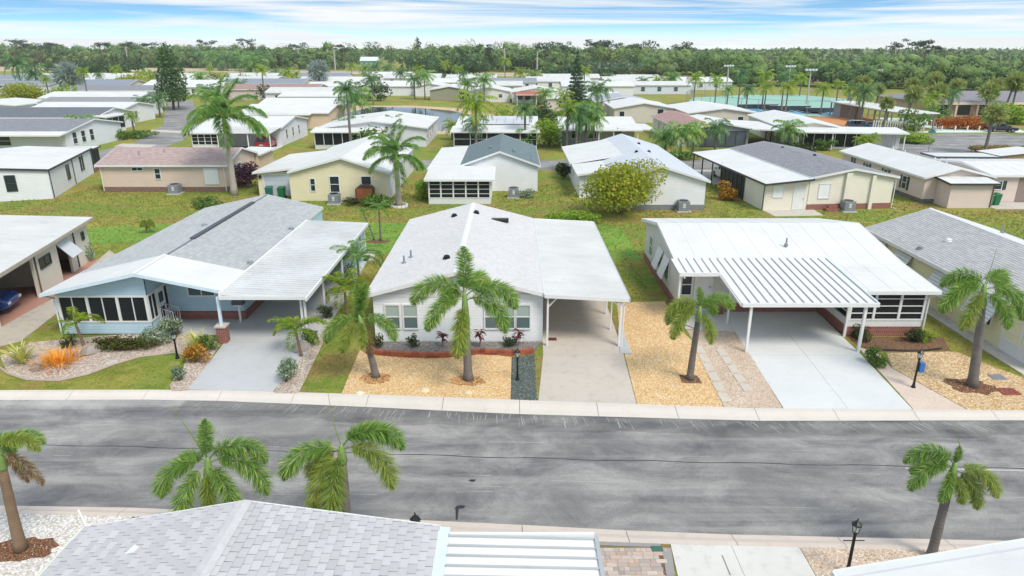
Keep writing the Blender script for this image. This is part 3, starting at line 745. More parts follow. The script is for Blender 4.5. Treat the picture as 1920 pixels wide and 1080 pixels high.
m.v += [(13.3, 19.72, -.0955), (22, 19.4, -.0955), (22, 19.46, -.0955), (13.3, 19.78, -.0955)]; b = len(m.v) - 4; m.f.append((b, b + 1, b + 2, b + 3))
o = m.build('pale_streaks', PALE); tag(o, 'pale streaks scattered over the grey street', 'scrape marks', kind='stuff')
m = MB(); seam = lambda x: float(np.interp(x, [-20, -10, 0, 10, 25], [21.3, 20.9, 20.35, 19.95, 19.5])) + .03 * math.sin(x * 1.7)
m = band(lambda x: seam(x), lambda x: seam(x) + .022 + .02 * abs(math.sin(x * 2.3)), -24, 26, -.0955, .4); o = m.build('street_seam', TAR); tag(o, kind='structure')
m = band(lambda x: FF(x) - 1.15 - .12 * math.sin(x * .9) - .06 * math.sin(x * 2.7), lambda x: FF(x), -13.1, 40, -.0975, .35); o = m.build('street_patch', asphaltmat('sealed_asphalt', .78, False)); tag(o, kind='structure')
m = band(lambda x: FF(x) - .75 - .05 * math.sin(x), lambda x: FF(x) + .0, -26, -13.2, -.0955, .4); o = m.build('street_patch', PATCH); tag(o, kind='structure')
def splat(pts, z, n, seed, mat, name):
    m = MB(); r_ = random.Random(seed)
    for (cx, cy, rx, ry) in pts:
        b = len(m.v); k = 14
        for i in range(k): t = 6.283 * i / k; q = r_.uniform(.75, 1.15); m.v.append((cx + rx * q * math.cos(t), cy + ry * q * math.sin(t), z))
        m.f.append(tuple(range(b, b + k)))
    return m.build(name, mat)
o = splat([(-1.3, 19.05, .12, .07)], -.0945, 14, 1, TAR, 'tar_stain'); tag(o, 'small dark tar blot near the middle of the street', 'stain')
m = MB(); gx, gy = G(862, 948)
for i, (dx, dy, wd) in enumerate([(0, 0, .0)]):
    m.sheet([(gx - .16, gy - .04), (gx + .12, gy), (gx + .18, gy + .1), (gx + .02, gy + .16), (gx - .12, gy + .1)], -.0945); m.sheet([(gx - .03, gy - .03), (gx - .03, gy - .55), (gx - .08, gy - .56), (gx - .13, gy - .03)], -.0945)
o = m.build('tar_stain', TAR); tag(o, 'dark T-shaped tar stain running to the near kerb', 'stain')

# ---------------------------------------------------------------- drives, paths
DRV_W = concrete('painted_drive', 'd9dbda', .22, False, 'b2b3b2'); DRV_G = concrete('grey_drive', 'c0c1c2', .28, False, '9c9c9a'); DRV_M = concrete('old_concrete_drive', 'c9bfb4', .4, True, '9a8874'); CONC = concrete('patio_concrete', 'c9c2b8', .35, True)
DRVS = []
def drive(name, polys, mat, z=.02):
    DRVS.extend(polys)
    cx = sum(p[0] for q in polys for p in q) / sum(len(q) for q in polys); cy = sum(p[1] for q in polys for p in q) / sum(len(q) for q in polys)
    root = thing(name, None, None, (cx, cy, 0)); root['kind'] = 'structure'
    for q in polys: MB().poly(q, -.01, z).build('slab', mat, root)
    return root
g = .006
def quads(xl, xr, ys, mat, name, cols=1, z=.02):
    """slabs between ys; xl(y), xr(y) edge functions"""
    P = []
    for a, b in zip(ys[:-1], ys[1:]):
        for k in range(cols):
            l = lambda y: xl(y) + (xr(y) - xl(y)) * k / cols; r = lambda y: xl(y) + (xr(y) - xl(y)) * (k + 1) / cols
            ya, yb = (FB(l(a)) + .002, FB(r(a)) + .002) if a == ys[0] else (a + g, a + g)
            P.append([(l(a) + g, ya), (r(a) - g, yb), (r(b) - g, b - g), (l(b) + g, b - g)])
    return drive(name, P, mat, z)
quads(lambda y: np.interp(y, [24, 30, 46], [1.02, 1.55, 1.5]), lambda y: np.interp(y, [24, 30, 46], [4.92, 5.2, 5.2]), [24.3, 28.6, 33., 38., 44.3], DRV_M, 'driveway')
drive('driveway', [[(-13.35, FB(-13.35) + .002), (-9.8, FB(-9.8) + .002), (-9.4, 29.9), (-13.75, 29.9)], [(-14.2, 29.912), (-9.4, 29.912), (-9.3, 34.5), (-13.8, 34.5), (-13.8, 32.9), (-14.2, 32.9)], [(-17.5, 30.9), (-14.212, 30.9), (-14.212, 32.9), (-17.5, 32.9)], [(-13.78, 34.512), (-9.3, 34.512), (-9.6, 44.5), (-13.78, 44.5)]], DRV_G)
quads(lambda y: np.interp(y, [23.5, 34], [10.6, 11.25]), lambda y: np.interp(y, [23.5, 31, 34], [15.6, 16.25, 16.3]), [23.66, 28.5, 34.0], DRV_W, 'driveway', 2)
drive('path', [[(8.7, 31.6), (11.2, 31.2), (11.22, 33.6), (8.8, 33.4)]], concrete('path_concrete', 'd5d2cc', .2, False), .022)
drive('driveway', [[(4.15, 10), (6.2, 10), (6.2, NB(6.2)), (4.5, NB(4.5))], [(6.212, 10), (8.1, 10), (8.1, NB(8.1)), (6.212, NB(6.2))]], concrete('white_concrete_drive', 'd9d6d0', .25, False))
drive('path', [G(px, py) for px, py in ((0, 640), (0, 612), (118, 540), (205, 480), (225, 470), (215, 490), (110, 582), (30, 640))] and [[G(px, py) for px, py in ((0, 650), (40, 640), (130, 570), (222, 480), (205, 470), (100, 560), (0, 615))]], concrete('broken_path', 'bdb4a6', .5, True, '7d7264'), .03)
drive('path', [[G(px, py) for px, py in ((588, 490), (700, 490), (705, 470), (600, 470))]], CONC, .02)

# ---------------------------------------------------------------- gravel and mulch beds
GOLD = gravel('gold_gravel', ('c09258', 'e2bc7e', 'f0d6a8', 'd6a868', 'f8ecd4'), 19, 'a07a50', .2)
PALEG = gravel('pale_gravel', ('b59a80', 'd9c8b4', 'c8b09a', 'e6dccf'), 20, '9a8068', .3); PINKG = gravel('pink_shell', ('cdb9a8', 'e0d2c5', 'd6c2b4'), 30, 'b59c88', .25)
DGREEN = gravel('dark_green_gravel', ('3c4642', '59635d', '7d857f', '4a544f'), 15, '2c332f', .25); RIVER = gravel('river_rock', ('a08e80', 'c4b4a8', 'dcd2c8', 'ac9686', 'd0c2b6'), 12, '86705f', .2)
WHITEG = gravel('white_gravel', ('d9d4cd', 'efece8', 'c6bfb6', 'f2f0ee'), 15, '8a7a68', .18); MULCH = gravel('brown_mulch', ('5a3a28', '7d5438', '94684a', '4a3022'), 22, '3a261a', .3); BARKM = gravel('dry_mulch', ('6d5040', '9a7858', '57402f'), 26, '4a3626', .3)
def inside(p, poly):
    x, y = p; c = False; n = len(poly)
    for i in range(n):
        x0, y0 = poly[i]; x1, y1 = poly[i - 1]
        if (y0 > y) != (y1 > y) and x < (x1 - x0) * (y - y0) / (y1 - y0) + x0: c = not c
    return c
OCT = np.array([(1, 0, 0), (0, 1, 0), (-1, 0, 0), (0, -1, 0), (0, 0, 1), (0, 0, -.6)], float); OCTF = np.array([(0, 1, 4), (1, 2, 4), (2, 3, 4), (3, 0, 4), (1, 0, 5), (2, 1, 5), (3, 2, 5), (0, 3, 5)])
def pebbles(parent, poly, n, size, mat, seed, z=.02, name='pebbles'):
    rg = np.random.default_rng(seed); P = np.array(poly); lo, hi = P.min(0), P.max(0); pts = []
    while len(pts) < n:
        q = rg.uniform(lo, hi)
        if inside(q, poly): pts.append(q)
    pts = np.array(pts); th = rg.uniform(0, 6.28, n); s = size * rg.uniform(.55, 1.5, n) ; fl = rg.uniform(.4, .8, n)
    V = np.repeat(OCT[None], n, 0) * (1 + rg.uniform(-.3, .3, (n, 6, 1))); x, y = V[..., 0].copy(), V[..., 1].copy()
    V[..., 0] = (x * np.cos(th)[:, None] - y * np.sin(th)[:, None]) * s[:, None]; V[..., 1] = (x * np.sin(th)[:, None] + y * np.cos(th)[:, None]) * s[:, None] * rg.uniform(.6, 1, n)[:, None]; V[..., 2] *= (s * fl)[:, None]
    V += np.stack([pts[:, 0], pts[:, 1], np.full(n, z)], 1)[:, None, :]
    V = V.reshape(-1, 3) - np.array(base_of(parent)); F = (OCTF[None] + (np.arange(n) * 6)[:, None, None]).reshape(-1, 3)
    me = mesh_np(name, V, F); me.materials.append(mat); o = bpy.data.objects.new(name, me); link(o, parent); o['kind'] = 'stuff'
BEDS = []
def bed(label, poly, mat, z=.016, peb=None, name='gravel_bed', cat='gravel bed'):
    BEDS.append(poly); o = MB().poly(poly, -.01, z).build(name, mat); tag(o, label, cat, kind='stuff')
    if peb: pebbles(o, poly, peb[0], peb[1], stonepiece(*peb[2]), peb[3] if len(peb) > 3 else 5, z)
    return o
SG = ('gold_stone', ('c0935a', 'e2bc80', 'f0d6a8', 'f8ecd4')); SR = ('river_stone', ('9c8a7c', 'c8b8ac', 'e4dad0', 'ac9686')); SW = ('white_stone', ('d0c8be', 'eeebe7', 'f6f4f2')); SD = ('green_stone', ('3c4642', '66706a', '8c948e')); SP = ('pale_stone', ('b59a80', 'dccbb8', 'ece2d6'))
wave = [(-6.7, 28.62), (-5.9, 28.42), (-4.9, 28.26), (-3.9, 28.17), (-3.0, 28.22), (-2.2, 28.42), (-1.5, 28.58), (-.7, 28.5), (0, 28.42), (.6, 28.55), (1.02, 28.72)]
bed('golden gravel bed round two palms before the grey-roofed white house', [(-6.95, FB(-6.95)), (-3, FB(-3)), (-.06, FB(-.06)), (-.02, 28.3)] + [p for p in reversed(wave) if p[0] < -.1] + [(-7.1, 29.1)], GOLD, peb=(9000, .024, SG, 1))
bed('strip of dark green gravel beside the long concrete drive', [(-.05, FB(-.05)), (1.0, FB(1.)), (1.03, 28.6), (.4, 28.4), (-.01, 28.3)], DGREEN, peb=(1100, .028, SD, 2))
bed('golden gravel bed round the single palm between the two drives', [(4.95, FB(4.95)), (8.3, FB(8.3)), (8.55, 26.5), (8.7, 30), (8.4, 31.5), (8.5, 35.6), (5.8, 35.3), (5.3, 31)], GOLD, peb=(9000, .024, SG, 3))
bed('pale gravel strip along the left edge of the white double drive', [(8.32, FB(8.3)), (10.58, FB(10.6)), (11.15, 31.15), (8.72, 31.5), (8.72, 30), (8.57, 26.5)], PALEG, peb=(2600, .026, SP, 4))
bed('golden gravel bed under the leaning palm at the right', [(17.75, FB(17.7)), (21.8, FB(21.8)), (22.4, 25.2), (21.3, 27.2), (20.6, 28.9), (17.3, 28.75), (16.75, 27.2)], gravel('gold_gravel_light', ('b08a5c', 'd9b684', 'eacfa2', 'f0e0c4'), 15, '8a6a44', .3), peb=(3600, .03, ('gold_stone_light', ('b9946a', 'dcbc90', 'f0e0c4')), 5))
bed('pinkish shell path beside the right edge of the white double drive', [(15.65, FB(15.6)), (17.72, FB(17.7)), (16.7, 27.2), (16.9, 28.9), (16.3, 29.4)], PINKG)
bed('dark bark mulch bed along the brick base of the screened room', [(16.35, 29.45), (16.92, 28.92), (20.4, 29.0), (21, 30.6), (16.4, 30.65)], BARKM, peb=(500, .03, ('bark_chip', ('5a3a28', '94684a', 'b08a68')), 6), name='mulch_bed', cat='mulch bed')
lb = [G(*p) for p in ((0, 668), (14, 700), (50, 712), (110, 714), (165, 702), (215, 683), (262, 669), (330, 661), (352, 668), (340, 700), (318, 722), (322, 734), (352, 733), (385, 690), (412, 648), (395, 628), (300, 622), (150, 634), (60, 642))]
bed('river rock bed planted with shrubs before the pale blue house', lb, RIVER, peb=(3000, .036, SR, 7))
m = MB(); e_ = [G(*p) for p in ((0, 690), (14, 701), (50, 713), (110, 715), (165, 703), (215, 684), (262, 670), (330, 662), (352, 669))]
m.tube([(x, y, .035) for x, y in e_], .055, 6); o = m.build('garden_edging', concrete('edging', 'b8a698', .3, False)); tag(o, 'curved concrete edging along the river rock bed', 'edging')
b2 = [G(*p) for p in ((513, 738), (560, 738), (600, 655), (628, 590), (650, 520), (652, 492), (606, 492), (596, 560), (585, 620), (570, 660), (535, 700))]
bed('narrow river rock bed planted between the blue drive and the lawn', b2, RIVER, peb=(2200, .036, SR, 8))
wl = [(-22, 10), (-10.45, 10), (-10.45, 13.2), (-10.6, 16.2), (-11.0, NB(-11)), (-16, NB(-16)), (-22, NB(-22))]
bed('white gravel yard round the leaning palm at the bottom left', wl, WHITEG, peb=(5200, .032, SW, 9))
bed('dark green gravel wedge at the corner of the bottom left yard', [(-12.4, 16.35), (-10.55, 16.2), (-9.0, NB(-9) - .05), (-11.35, NB(-11.4) - .03)], DGREEN, z=.024, peb=(500, .03, SD, 10))
bed('tan gravel bed round the black lamp post at the bottom right', [(8.15, 10), (16, 10), (16, NB(16)), (8.12, NB(8.1))], PALEG, peb=(3600, .03, SP, 11))
def disc(cx, cy, rx, ry, seed, k=20):
    r_ = random.Random(seed); return [(cx + rx * r_.uniform(.75, 1.15) * math.cos(6.283 * i / k), cy + ry * r_.uniform(.75, 1.15) * math.sin(6.283 * i / k)) for i in range(k)]
CH = ('bark_chip', ('5a3a28', '94684a', 'b08a68'))
bed('ring of reddish mulch round the base of the bottom left palm', disc(-13.75, 15.65, .95, .55, 1), MULCH, .03, (700, .03, CH, 12), 'mulch_ring', 'mulch ring')
bed('dark mulch ring round the leaning palm at the right', disc(19.05, 25.45, .95, .75, 2), MULCH, .03, (500, .03, CH, 13), 'mulch_ring', 'mulch ring')
bed('thin brown mulch round the left palm on the golden gravel', disc(-5.8, 26.2, .7, .5, 3), gravel('thin_mulch', ('b88650', 'd4a468', 'a0703e'), 22, '8f6238', .25), .024, (160, .03, CH, 14), 'mulch_ring', 'mulch ring')
bed('thin brown mulch round the tall palm on the golden gravel', disc(-1.85, 25.95, .75, .5, 4), gravel('thin_mulch', ('b88650', 'd4a468', 'a0703e'), 22, '8f6238', .25), .024, (160, .03, CH, 15), 'mulch_ring', 'mulch ring')
bed('small dark mulch square round the single palm between drives', [(7.15, 25.75), (7.98, 25.7), (7.95, 26.45), (7.2, 26.5)], BARKM, .026, (160, .03, CH, 16), 'mulch_ring', 'mulch ring')
# stepping stones and loose stones
SLAB = concrete('stepping_stone', 'cfc6ba', .3, False)
for i in range(6):
    t = i / 5; x, y = 8.75 - .2 * t, 29.1 - 4.6 * t
    o = MB().box(x - .2, x + .2, y - .36, y + .36, -.01, .045).build('stepping_stone', SLAB, bevel=.012); tag(o, ['first', 'second', 'third', 'fourth', 'fifth', 'sixth'][i] + ' slab from the house in the left row of stepping stones', 'stepping stone', 'stepping stones by the white drive')
for i in range(5):
    t = i / 4; x, y = 9.7, 28.8 - 3.5 * t
    o = MB().box(x - .19, x + .19, y - .34, y + .34, -.01, .045).build('stepping_stone', SLAB, bevel=.012); tag(o, ['first', 'second', 'third', 'fourth', 'fifth'][i] + ' slab from the house in the right row of stepping stones', 'stepping stone', 'stepping stones by the white drive')
def rock(label, x, y, r, mat, seed, h=.6, name='rock'):
    rg = random.Random(seed); m = MB(); prof = [(r * .8, -.03), (r, r * .15 * h), (r * .85, r * .5 * h), (r * .5, r * .85 * h), (r * .1, r * h)]
    m.lathe(prof, x, y, 9); m.v = [(x + (a - x) * rg.uniform(.8, 1.2), y + (b - y) * rg.uniform(.7, 1.1), c * rg.uniform(.85, 1.15)) for a, b, c in m.v]
    o = m.build(name, mat); return tag(o, label, 'rock')
RK = stonepiece('cream_rock', ('d9c6a0', 'ece0c8')); RK2 = stonepiece('grey_rock', ('9c948c', 'b8b0a8', '857c74'))
for px, py, r_, l in ((675, 738, .17, 'cream rock at the kerb below the left gravel-bed palm'), (797, 733, .2, 'cream rock at the kerb midway along the golden gravel'), (877, 737, .19, 'cream rock at the kerb below the tall gravel-bed palm')):
    x, y = G(px, py); rock(l, x, y, r_, RK, px)
for px, py, r_, l in ((172, 660, .48, 'round grey boulder behind the orange plant by the blue house'), (567, 655, .5, 'grey boulder under the small palm beside the blue drive'), (70, 692, .3, 'pale flat rock at the foot of the yellow strap-leaf plant')):
    x, y = G(px, py); rock(l, x, y, r_, RK2, px, .9)
# red block planter wall before the grey-roofed house
BLK = stonepiece('red_block', ('8a4632', 'a35a40', 'b56b4c', '7a3c2c'))
pw = thing('planter_wall', 'wavy red block planter wall before the white house', 'planter wall', (-2.8, 28.4, 0))
seg = []
for (x0, y0), (x1, y1) in zip(wave[:-1], wave[1:]):
    k = max(1, round(math.hypot(x1 - x0, y1 - y0) / .3))
    for i in range(k): seg.append(((x0 + (x1 - x0) * i / k, y0 + (y1 - y0) * i / k), (x0 + (x1 - x0) * (i + 1) / k, y0 + (y1 - y0) * (i + 1) / k)))
rs = random.Random(5)
for lay in range(2):
    for (a, b) in seg:
        d = Vector((b[0] - a[0], b[1] - a[1], 0)); d.normalize(); nn = Vector((-d.y, d.x, 0)) * .19; A = Vector((a[0], a[1], 0)) + d * .006; B = Vector((b[0], b[1], 0)) - d * .006; j = rs.uniform(-.012, .012); z0 = lay * .125 - .01 * (1 - lay); z1 = lay * .125 + .12
        jj = nn.normalized() * j
        MB().hexa([A + jj + Vector((0, 0, z0)), B + jj + Vector((0, 0, z0)), B + nn + jj + Vector((0, 0, z0)), A + nn + jj + Vector((0, 0, z0)), A + jj + Vector((0, 0, z1)), B + jj + Vector((0, 0, z1)), B + nn + jj + Vector((0, 0, z1)), A + nn + jj + Vector((0, 0, z1))]).build('block', BLK, pw)
bed('grey soil and stone filling the wavy red planter', [(x, y + .19) for x, y in wave] + [(1.4, 29.75), (-6.5, 29.75)], gravel('planter_gravel', ('6d6a68', '8d8884', 'a8a29c'), 17, '4c4640', .3), .15, (900, .03, ('grey_stone', ('6d6a68', '9d9894')), 17), 'planter_bed', 'planter bed')
# brick pavers at the bottom
PAV = stonepiece('paver', ('b59c8c', 'cbb4a4', 'a8a09a', 'd6c6b8', '9c948f'))
pv = thing('paver_drive', None, None, (3.2, 14, 0)); pv['kind'] = 'structure'
PVM = []
for wq in (.30, .15):
    m = MB().box(0.004, wq - .004, .004, .146, 0, .05); me = bpy.data.meshes.new('paver'); me.from_pydata(m.v, [], m.f); me.materials.append(PAV); PVM.append((wq, me))
rs = random.Random(9); y = 13.0; cnt = 0; rest = MB()
while y < 15.9:
    x = 1.95 + rs.uniform(0, .05)
    while x < 3.95 + (y - 14.6) * .12:
        wq, me = PVM[0] if rs.random() < .62 else PVM[1]
        if y + .15 < NB(x) - .16:
            if cnt < 290 and y > 13.4:
                o = bpy.data.objects.new('paver', me); link(o, pv); o.location = (x - 3.2, y - 14, -.02 + rs.uniform(0, .006)); cnt += 1
            else: rest.box(x + .004, x + wq - .004, y + .004, y + .146, -.02, .03)
        x += wq
    y += .15
if rest.f: rest.build('paver_field', PAV, pv)['kind'] = 'stuff'
MB().poly([(1.95, NB(2) - .16), (4.2, NB(4.2) - .16), (4.2, NB(4.2) - .01), (1.95, NB(2) - .01)], -.02, .031).build('paver_border', concrete('grey_border', '9c9896', .3, False), pv)
MB().poly([(3.96, 13), (4.14, 13), (4.48, NB(4.4) - .17), (4.22, NB(4.4) - .17)], -.02, .033).build('paver_border', concrete('grey_border', '9c9896', .3, False), pv)
MB().poly([(1.9, 12.9), (4.1, 12.9), (4.3, 15.6), (1.9, 15.8)], -.02, .012).build('paver_base', BARKM, pv)
# ================================================================== first row of houses
def V3(p, dz=0): return (p[0], p[1], p[2] + dz)
# ---------------- white house with grey shingle roof and long carport (middle)
h = thing('manufactured_house', 'white house with grey shingle roof and long white carport, in the middle', 'house', (-2.6, 37, 0))
WS = siding('white_siding', 'e6e8ea'); GSH = shingle_piece('grey_shingle', 'cfcdcc', .05)
ra, rb, a, b = gable(h, -6.5, 1.45, 29.9, 44.0, 2.55, 3.6, 'y', WS, plain('roof_felt', '6d7076', .9), (.25, .06, .3, .2), cap=plain('white_ridge', 'e2e3e6', .7))
shingle_field(h, a[0], a[3], V3(a[1]), .16, .32, GSH, seed=1, thick=.02); shingle_field(h, b[1], b[2], V3(b[0]), .16, .32, GSH, seed=2, thick=.02)
for px, py, k in ((852, 408, 'turtle'), (893, 408, 'turtle'), (838, 491, 'turtle'), (757, 478, 'pipe'), (770, 470, 'pipe')):
    x, y = G(px, py, 3.35); z = 3.69 - abs(x + 2.525) * .264; vent(h, x, y, z + .03, k, BLACKM if k == 'turtle' else GREYM)
x, y = G(937, 415, 3.2); vent(h, x, y, 3.69 - abs(x + 2.525) * .264 + .02, 'box', BLACKM)
for u, ww in ((-5.62, .62), (-4.78, .62), (-.95, .62), (-.22, .62), (.52, .62)): window(h, '-y', 29.9, u, .78, ww, 1.15, glass=GLASSL, glass2=glassm('blind_behind_glass', '9fb0aa', .2))
MB().box(-6.5, 1.45, 29.87, 29.90, 2.36, 2.5).build('frieze_board', WHITE, h)
window(h, '+x', 1.45, 33, .9, 1.0, 1.1); door(h, '+x', 1.45, 36.2, .35, .9, 2.0, WHITE); window(h, '+x', 1.45, 39.5, .9, 1.0, 1.1)
lean(h, 1.5, 5.35, 29.35, 44.1, 2.66, 2.46, 2.46, 2.66, WROOF2, .12)
MB().box(5.385, 5.46, 29.4, 44.1, 2.30, 2.44).build('gutter', plain('grey_gutter', 'a8abae', .5), h)
for x, y, s in ((1.66, 29.55, .09), (5.05, 29.5, .12), (4.98, 33.6, .08), (5.0, 38.0, .08), (5.0, 43.6, .08), (4.92, 31.5, .07)): post(h, x, y, 2.36 if x > 2 else 2.5, s, z0=.02)
brace(h, (1.7, 29.55, 2.0), (2.1, 29.5, 2.48)); brace(h, (5.0, 29.5, 1.95), (4.6, 29.45, 2.40)); downpipe(h, [(5.42, 29.42, 2.3), (5.2, 29.5, 2.05), (5.16, 29.5, .05)])
MB().box(4.0, 5.1, 41.2, 43.9, .02, 2.3).build('storage_wall', WS, h)
# ---------------- pale blue house with pan-roofed carport (left)
h = thing('manufactured_house', 'pale blue house with front screened room and ribbed metal carport', 'house', (-17.8, 40, 0))
BS = siding('blue_siding', 'b4d0de'); BGS = shingle_piece('blue_grey_shingle', 'b0b3b4')
ra, rb, a, b = gable(h, -22, -13.8, 32.9, 48.6, 2.3, 3.22, 'y', BS, plain('roof_felt', '6d7076', .9), (.3, .02, -.35, .2), rp=-17.7, skirt=BRICK, zs=.48)
shingle_field(h, a[0], a[3], a[1], .17, .34, BGS, seed=3); shingle_field(h, b[1], b[2], b[0], .17, .34, BGS, seed=4)
# white front roof over the screened room and entry
for q in ([(-22.35, 30.35, 2.33), (-17.7, 30.35, 3.36), (-17.7, 33.45, 3.36), (-22.35, 33.45, 2.33)], [(-17.7, 30.35, 3.36), (-13.55, 30.35, 2.46), (-13.55, 33.45, 2.46), (-17.7, 33.45, 3.36)]):
    MB().slab(q, .07).build('front_roof', WROOF, h); m = MB(); p, s = q[0], q[1]
    m.hexa([(p[0], p[1], p[2] - .16), (p[0], p[1] - .04, p[2] - .16), (s[0], s[1] - .04, s[2] - .16), (s[0], s[1], s[2] - .16), (p[0], p[1], p[2] + .01), (p[0], p[1] - .04, p[2] + .01), (s[0], s[1] - .04, s[2] + .01), (s[0], s[1], s[2] + .01)]); m.build('fascia', plain('pale_blue_trim', 'cfe0ea', .5), h)
MB().slab([(-17.8, 30.33, 3.375), (-17.6, 30.33, 3.375), (-17.6, 33.46, 3.375), (-17.8, 33.46, 3.375)], .02).build('ridge_cap', WHITE, h)
MB().prism_xz([(-22, 2.05), (-17.62, 2.05), (-17.62, 3.22), (-22, 2.28)], 30.9, 31.0).build('gable_panel', BS, h)
screens(h, '-y', 30.9, -22, -17.62, .06, .66, 2.05, 3, 1, WHITE, BS, sub=1, pw=.13)
MB().prism_yz([(30.92, 2.05), (32.9, 2.05), (32.9, 3.18), (30.92, 3.18)], -17.72, -17.62).build('gable_panel', BS, h)
screens(h, '+x', -17.62, 30.95, 31.75, .06, .66, 2.05, 1, 1, WHITE, BS, sub=1, pw=.07)
door(h, '+x', -17.62, 32.1, .3, .6, 1.72, WHITE, glass=True, name='screen_door'); screens(h, '+x', -17.62, 32.45, 32.9, .06, .66, 2.05, 1, 1, WHITE, BS, pw=.05)
screens(h, '-x', -22, 30.98, 32.9, .06, .66, 2.05, 2, 1, WHITE, BS)
MB().box(-17.6, -16.9, 31.8, 32.4, .02, .17).box(-17.6, -17.25, 31.8, 32.4, .17, .32).build('steps', CONC, h)
m = MB()
for y in (31.78, 32.42):
    m.tube([(-17.55, y, .02), (-17.55, y, 1.05), (-16.95, y, .85), (-16.95, y, .02)], .022, 5)
    for k in range(4): x = -17.45 + .13 * k; m.tube([(x, y, .3), (x, y, .98 - .04 * k)], .012, 4)
m.build('handrail', WHITE, h)
window(h, '-y', 32.9, -15.9, 1.35, 1.3, .55, cols=2, rows=1, glass=GLASSL)
downpipe(h, [(-22.3, 30.4, 2.2), (-22.08, 30.85, 1.9), (-22.08, 30.85, .05)], plain('pale_blue_trim', 'cfe0ea', .5))
q0, q1 = G(356, 447, 3.35), G(466, 379, 3.35)
MB().box(-17.84, -17.58, q0[1], q1[1], 3.29, 3.40).build('ridge_vent', plain('dark_vent', '4b5157', .6), h)
for px, py in ((385, 432), (468, 482), (545, 420)):
    x, y = G(px, py, 2.8); vent(h, x, y, 3.31 - abs(x + 17.7) * .23 + .0, 'turtle', plain('grey_vent', '8d949a', .6))
PANB = metalroof('pan_roof_grey', 'd0d2d2', .55)
pans(h, -13.5, -9.6, 29.75, 44.1, 2.52, 2.34, 2.34, 2.52, 'x', 46, PANB, .04, rib=.045)
m = MB(); m.box(-13.62, -13.5, 29.75, 44.1, 2.40, 2.60); m.build('roof_flashing', WHITE, h)
MB().box(-9.6, -9.52, 29.7, 44.15, 2.2, 2.38).build('gutter', WHITE, h); MB().box(-13.6, -9.6, 29.68, 29.75, 2.28, 2.46).build('front_beam', WHITE, h)
MB().box(-14.02, -13.58, 29.8, 30.24, 0, .82).build('brick_pier', BRICK, h); MB().box(-14.07, -13.53, 29.75, 30.29, .82, .9).build('pier_cap', CONC, h); post(h, -13.8, 30.02, 2.3, .12, plain('pale_blue_trim', 'cfe0ea', .5), .9)
for x, y in ((-9.78, 30.1), (-9.95, 30.1), (-9.78, 33.4), (-9.78, 37.5)): post(h, x, y, 2.3, .09, z0=.0)
MB().box(-13.4, -9.85, 41.0, 43.95, .02, 2.28).build('storage_wall', BS, h); window(h, '+x', -9.85, 42.6, 1.0, .5, .9); door(h, '-y', 41.0, -11.8, .05, .85, 1.95, WHITE)
downpipe(h, [(-9.56, 44.05, 2.2), (-9.8, 44.0, 1.9), (-9.8, 44.0, .05)])
MB().box(-14.6, -14.2, 48.6, 48.7, 0, 2.2).build('corner_board', WHITE, h)
# ---------------- cream house with white roof, screened room and ribbed carport (right)
h = thing('manufactured_house', 'cream house with bright white roof, brick base and ribbed white carport', 'house', (14.5, 38, 0))
CS = siding('cream_grey_siding', 'd3d1c8')
ra, rb, a, b = gable(h, 8.8, 20.0, 34.0, 43.6, 2.68, 3.55, 'x', CS, WROOF, (.25, .3, .25, .3), rp=39.0, skirt=BRICK, zs=.5)
x, y = G(1474, 459, 3.2); vent(h, x, y, 3.2, 'pipe', GREYM)
for u in (36.9, 38.6):
    window(h, '-x', 8.8, u, .9, .95, 1.2, glass=GLASSL); MB().hexa([(8.75, u - .6, 2.15), (8.72, u + .6, 2.15), (8.72, u + .6, 2.2), (8.75, u - .6, 2.2), (8.35, u - .6, 1.05), (8.35, u + .6, 1.05), (8.38, u + .6, 1.1), (8.38, u - .6, 1.1)]).build('awning', WHITE, h)
window(h, '-x', 8.8, 41.5, .9, .8, 1.2, glass=GLASSL)
door(h, '-y', 34.0, 10.1, .5, .85, 1.95, WHITE); window(h, '-y', 34.0, 12.6, 1.0, 1.2, 1.1, cols=2); window(h, '-y', 34.0, 9.2, 1.0, .5, 1.1)
MB().box(9.6, 10.6, 33.1, 33.98, .022, .2).box(9.6, 10.6, 33.5, 33.98, .2, .38).build('steps', plain('grey_step', 'b5bec6', .7), h)
lean(h, 15.9, 20.35, 30.45, 34.05, 2.42, 2.42, 2.74, 2.74, WROOF, .1, name='screen_room_roof')
MB().box(16.3, 19.95, 30.75, 30.9, 0, .5).box(16.3, 16.45, 30.902, 33.95, 0, .498).box(19.8, 19.95, 30.902, 33.95, 0, .498).build('brick_base', BRICK, h)
screens(h, '-y', 30.77, 16.3, 19.95, .5, .82, 2.3, 3, 4, WHITE, WHITE, pw=.12); screens(h, '-x', 16.32, 30.9, 33.95, .5, .82, 2.34, 2, 4, WHITE, WHITE); screens(h, '+x', 19.93, 30.9, 33.95, .5, .82, 2.34, 2, 4, WHITE, WHITE)
pans(h, 8.35, 16.5, 28.8, 34.35, 2.42, 2.42, 2.86, 2.86, 'y', 20, metalroof('white_pan', 'e2e3e2', .3), .04, rib=.05, cut=lambda x: 28.8 if x > 10.35 else 32.35, ribmat=metalroof('rib_grey', 'a9adaf', .4))
zc = 2.42 + (32.35 - 28.8) / 5.55 * .44
MB().box(10.39, 16.5, 28.72, 28.8, 2.28, 2.47).build('front_beam', WHITE, h); MB().box(8.35, 10.39, 32.27, 32.35, zc - .14, zc + .05).build('front_beam', WHITE, h)
m = MB(); m.hexa([(10.33, 28.8, 2.28), (10.39, 28.8, 2.28), (10.39, 32.35, zc - .14), (10.33, 32.35, zc - .14), (10.33, 28.8, 2.375), (10.39, 28.8, 2.375), (10.39, 32.35, zc - .045), (10.33, 32.35, zc - .045)]); m.build('side_beam', WHITE, h); m = MB()
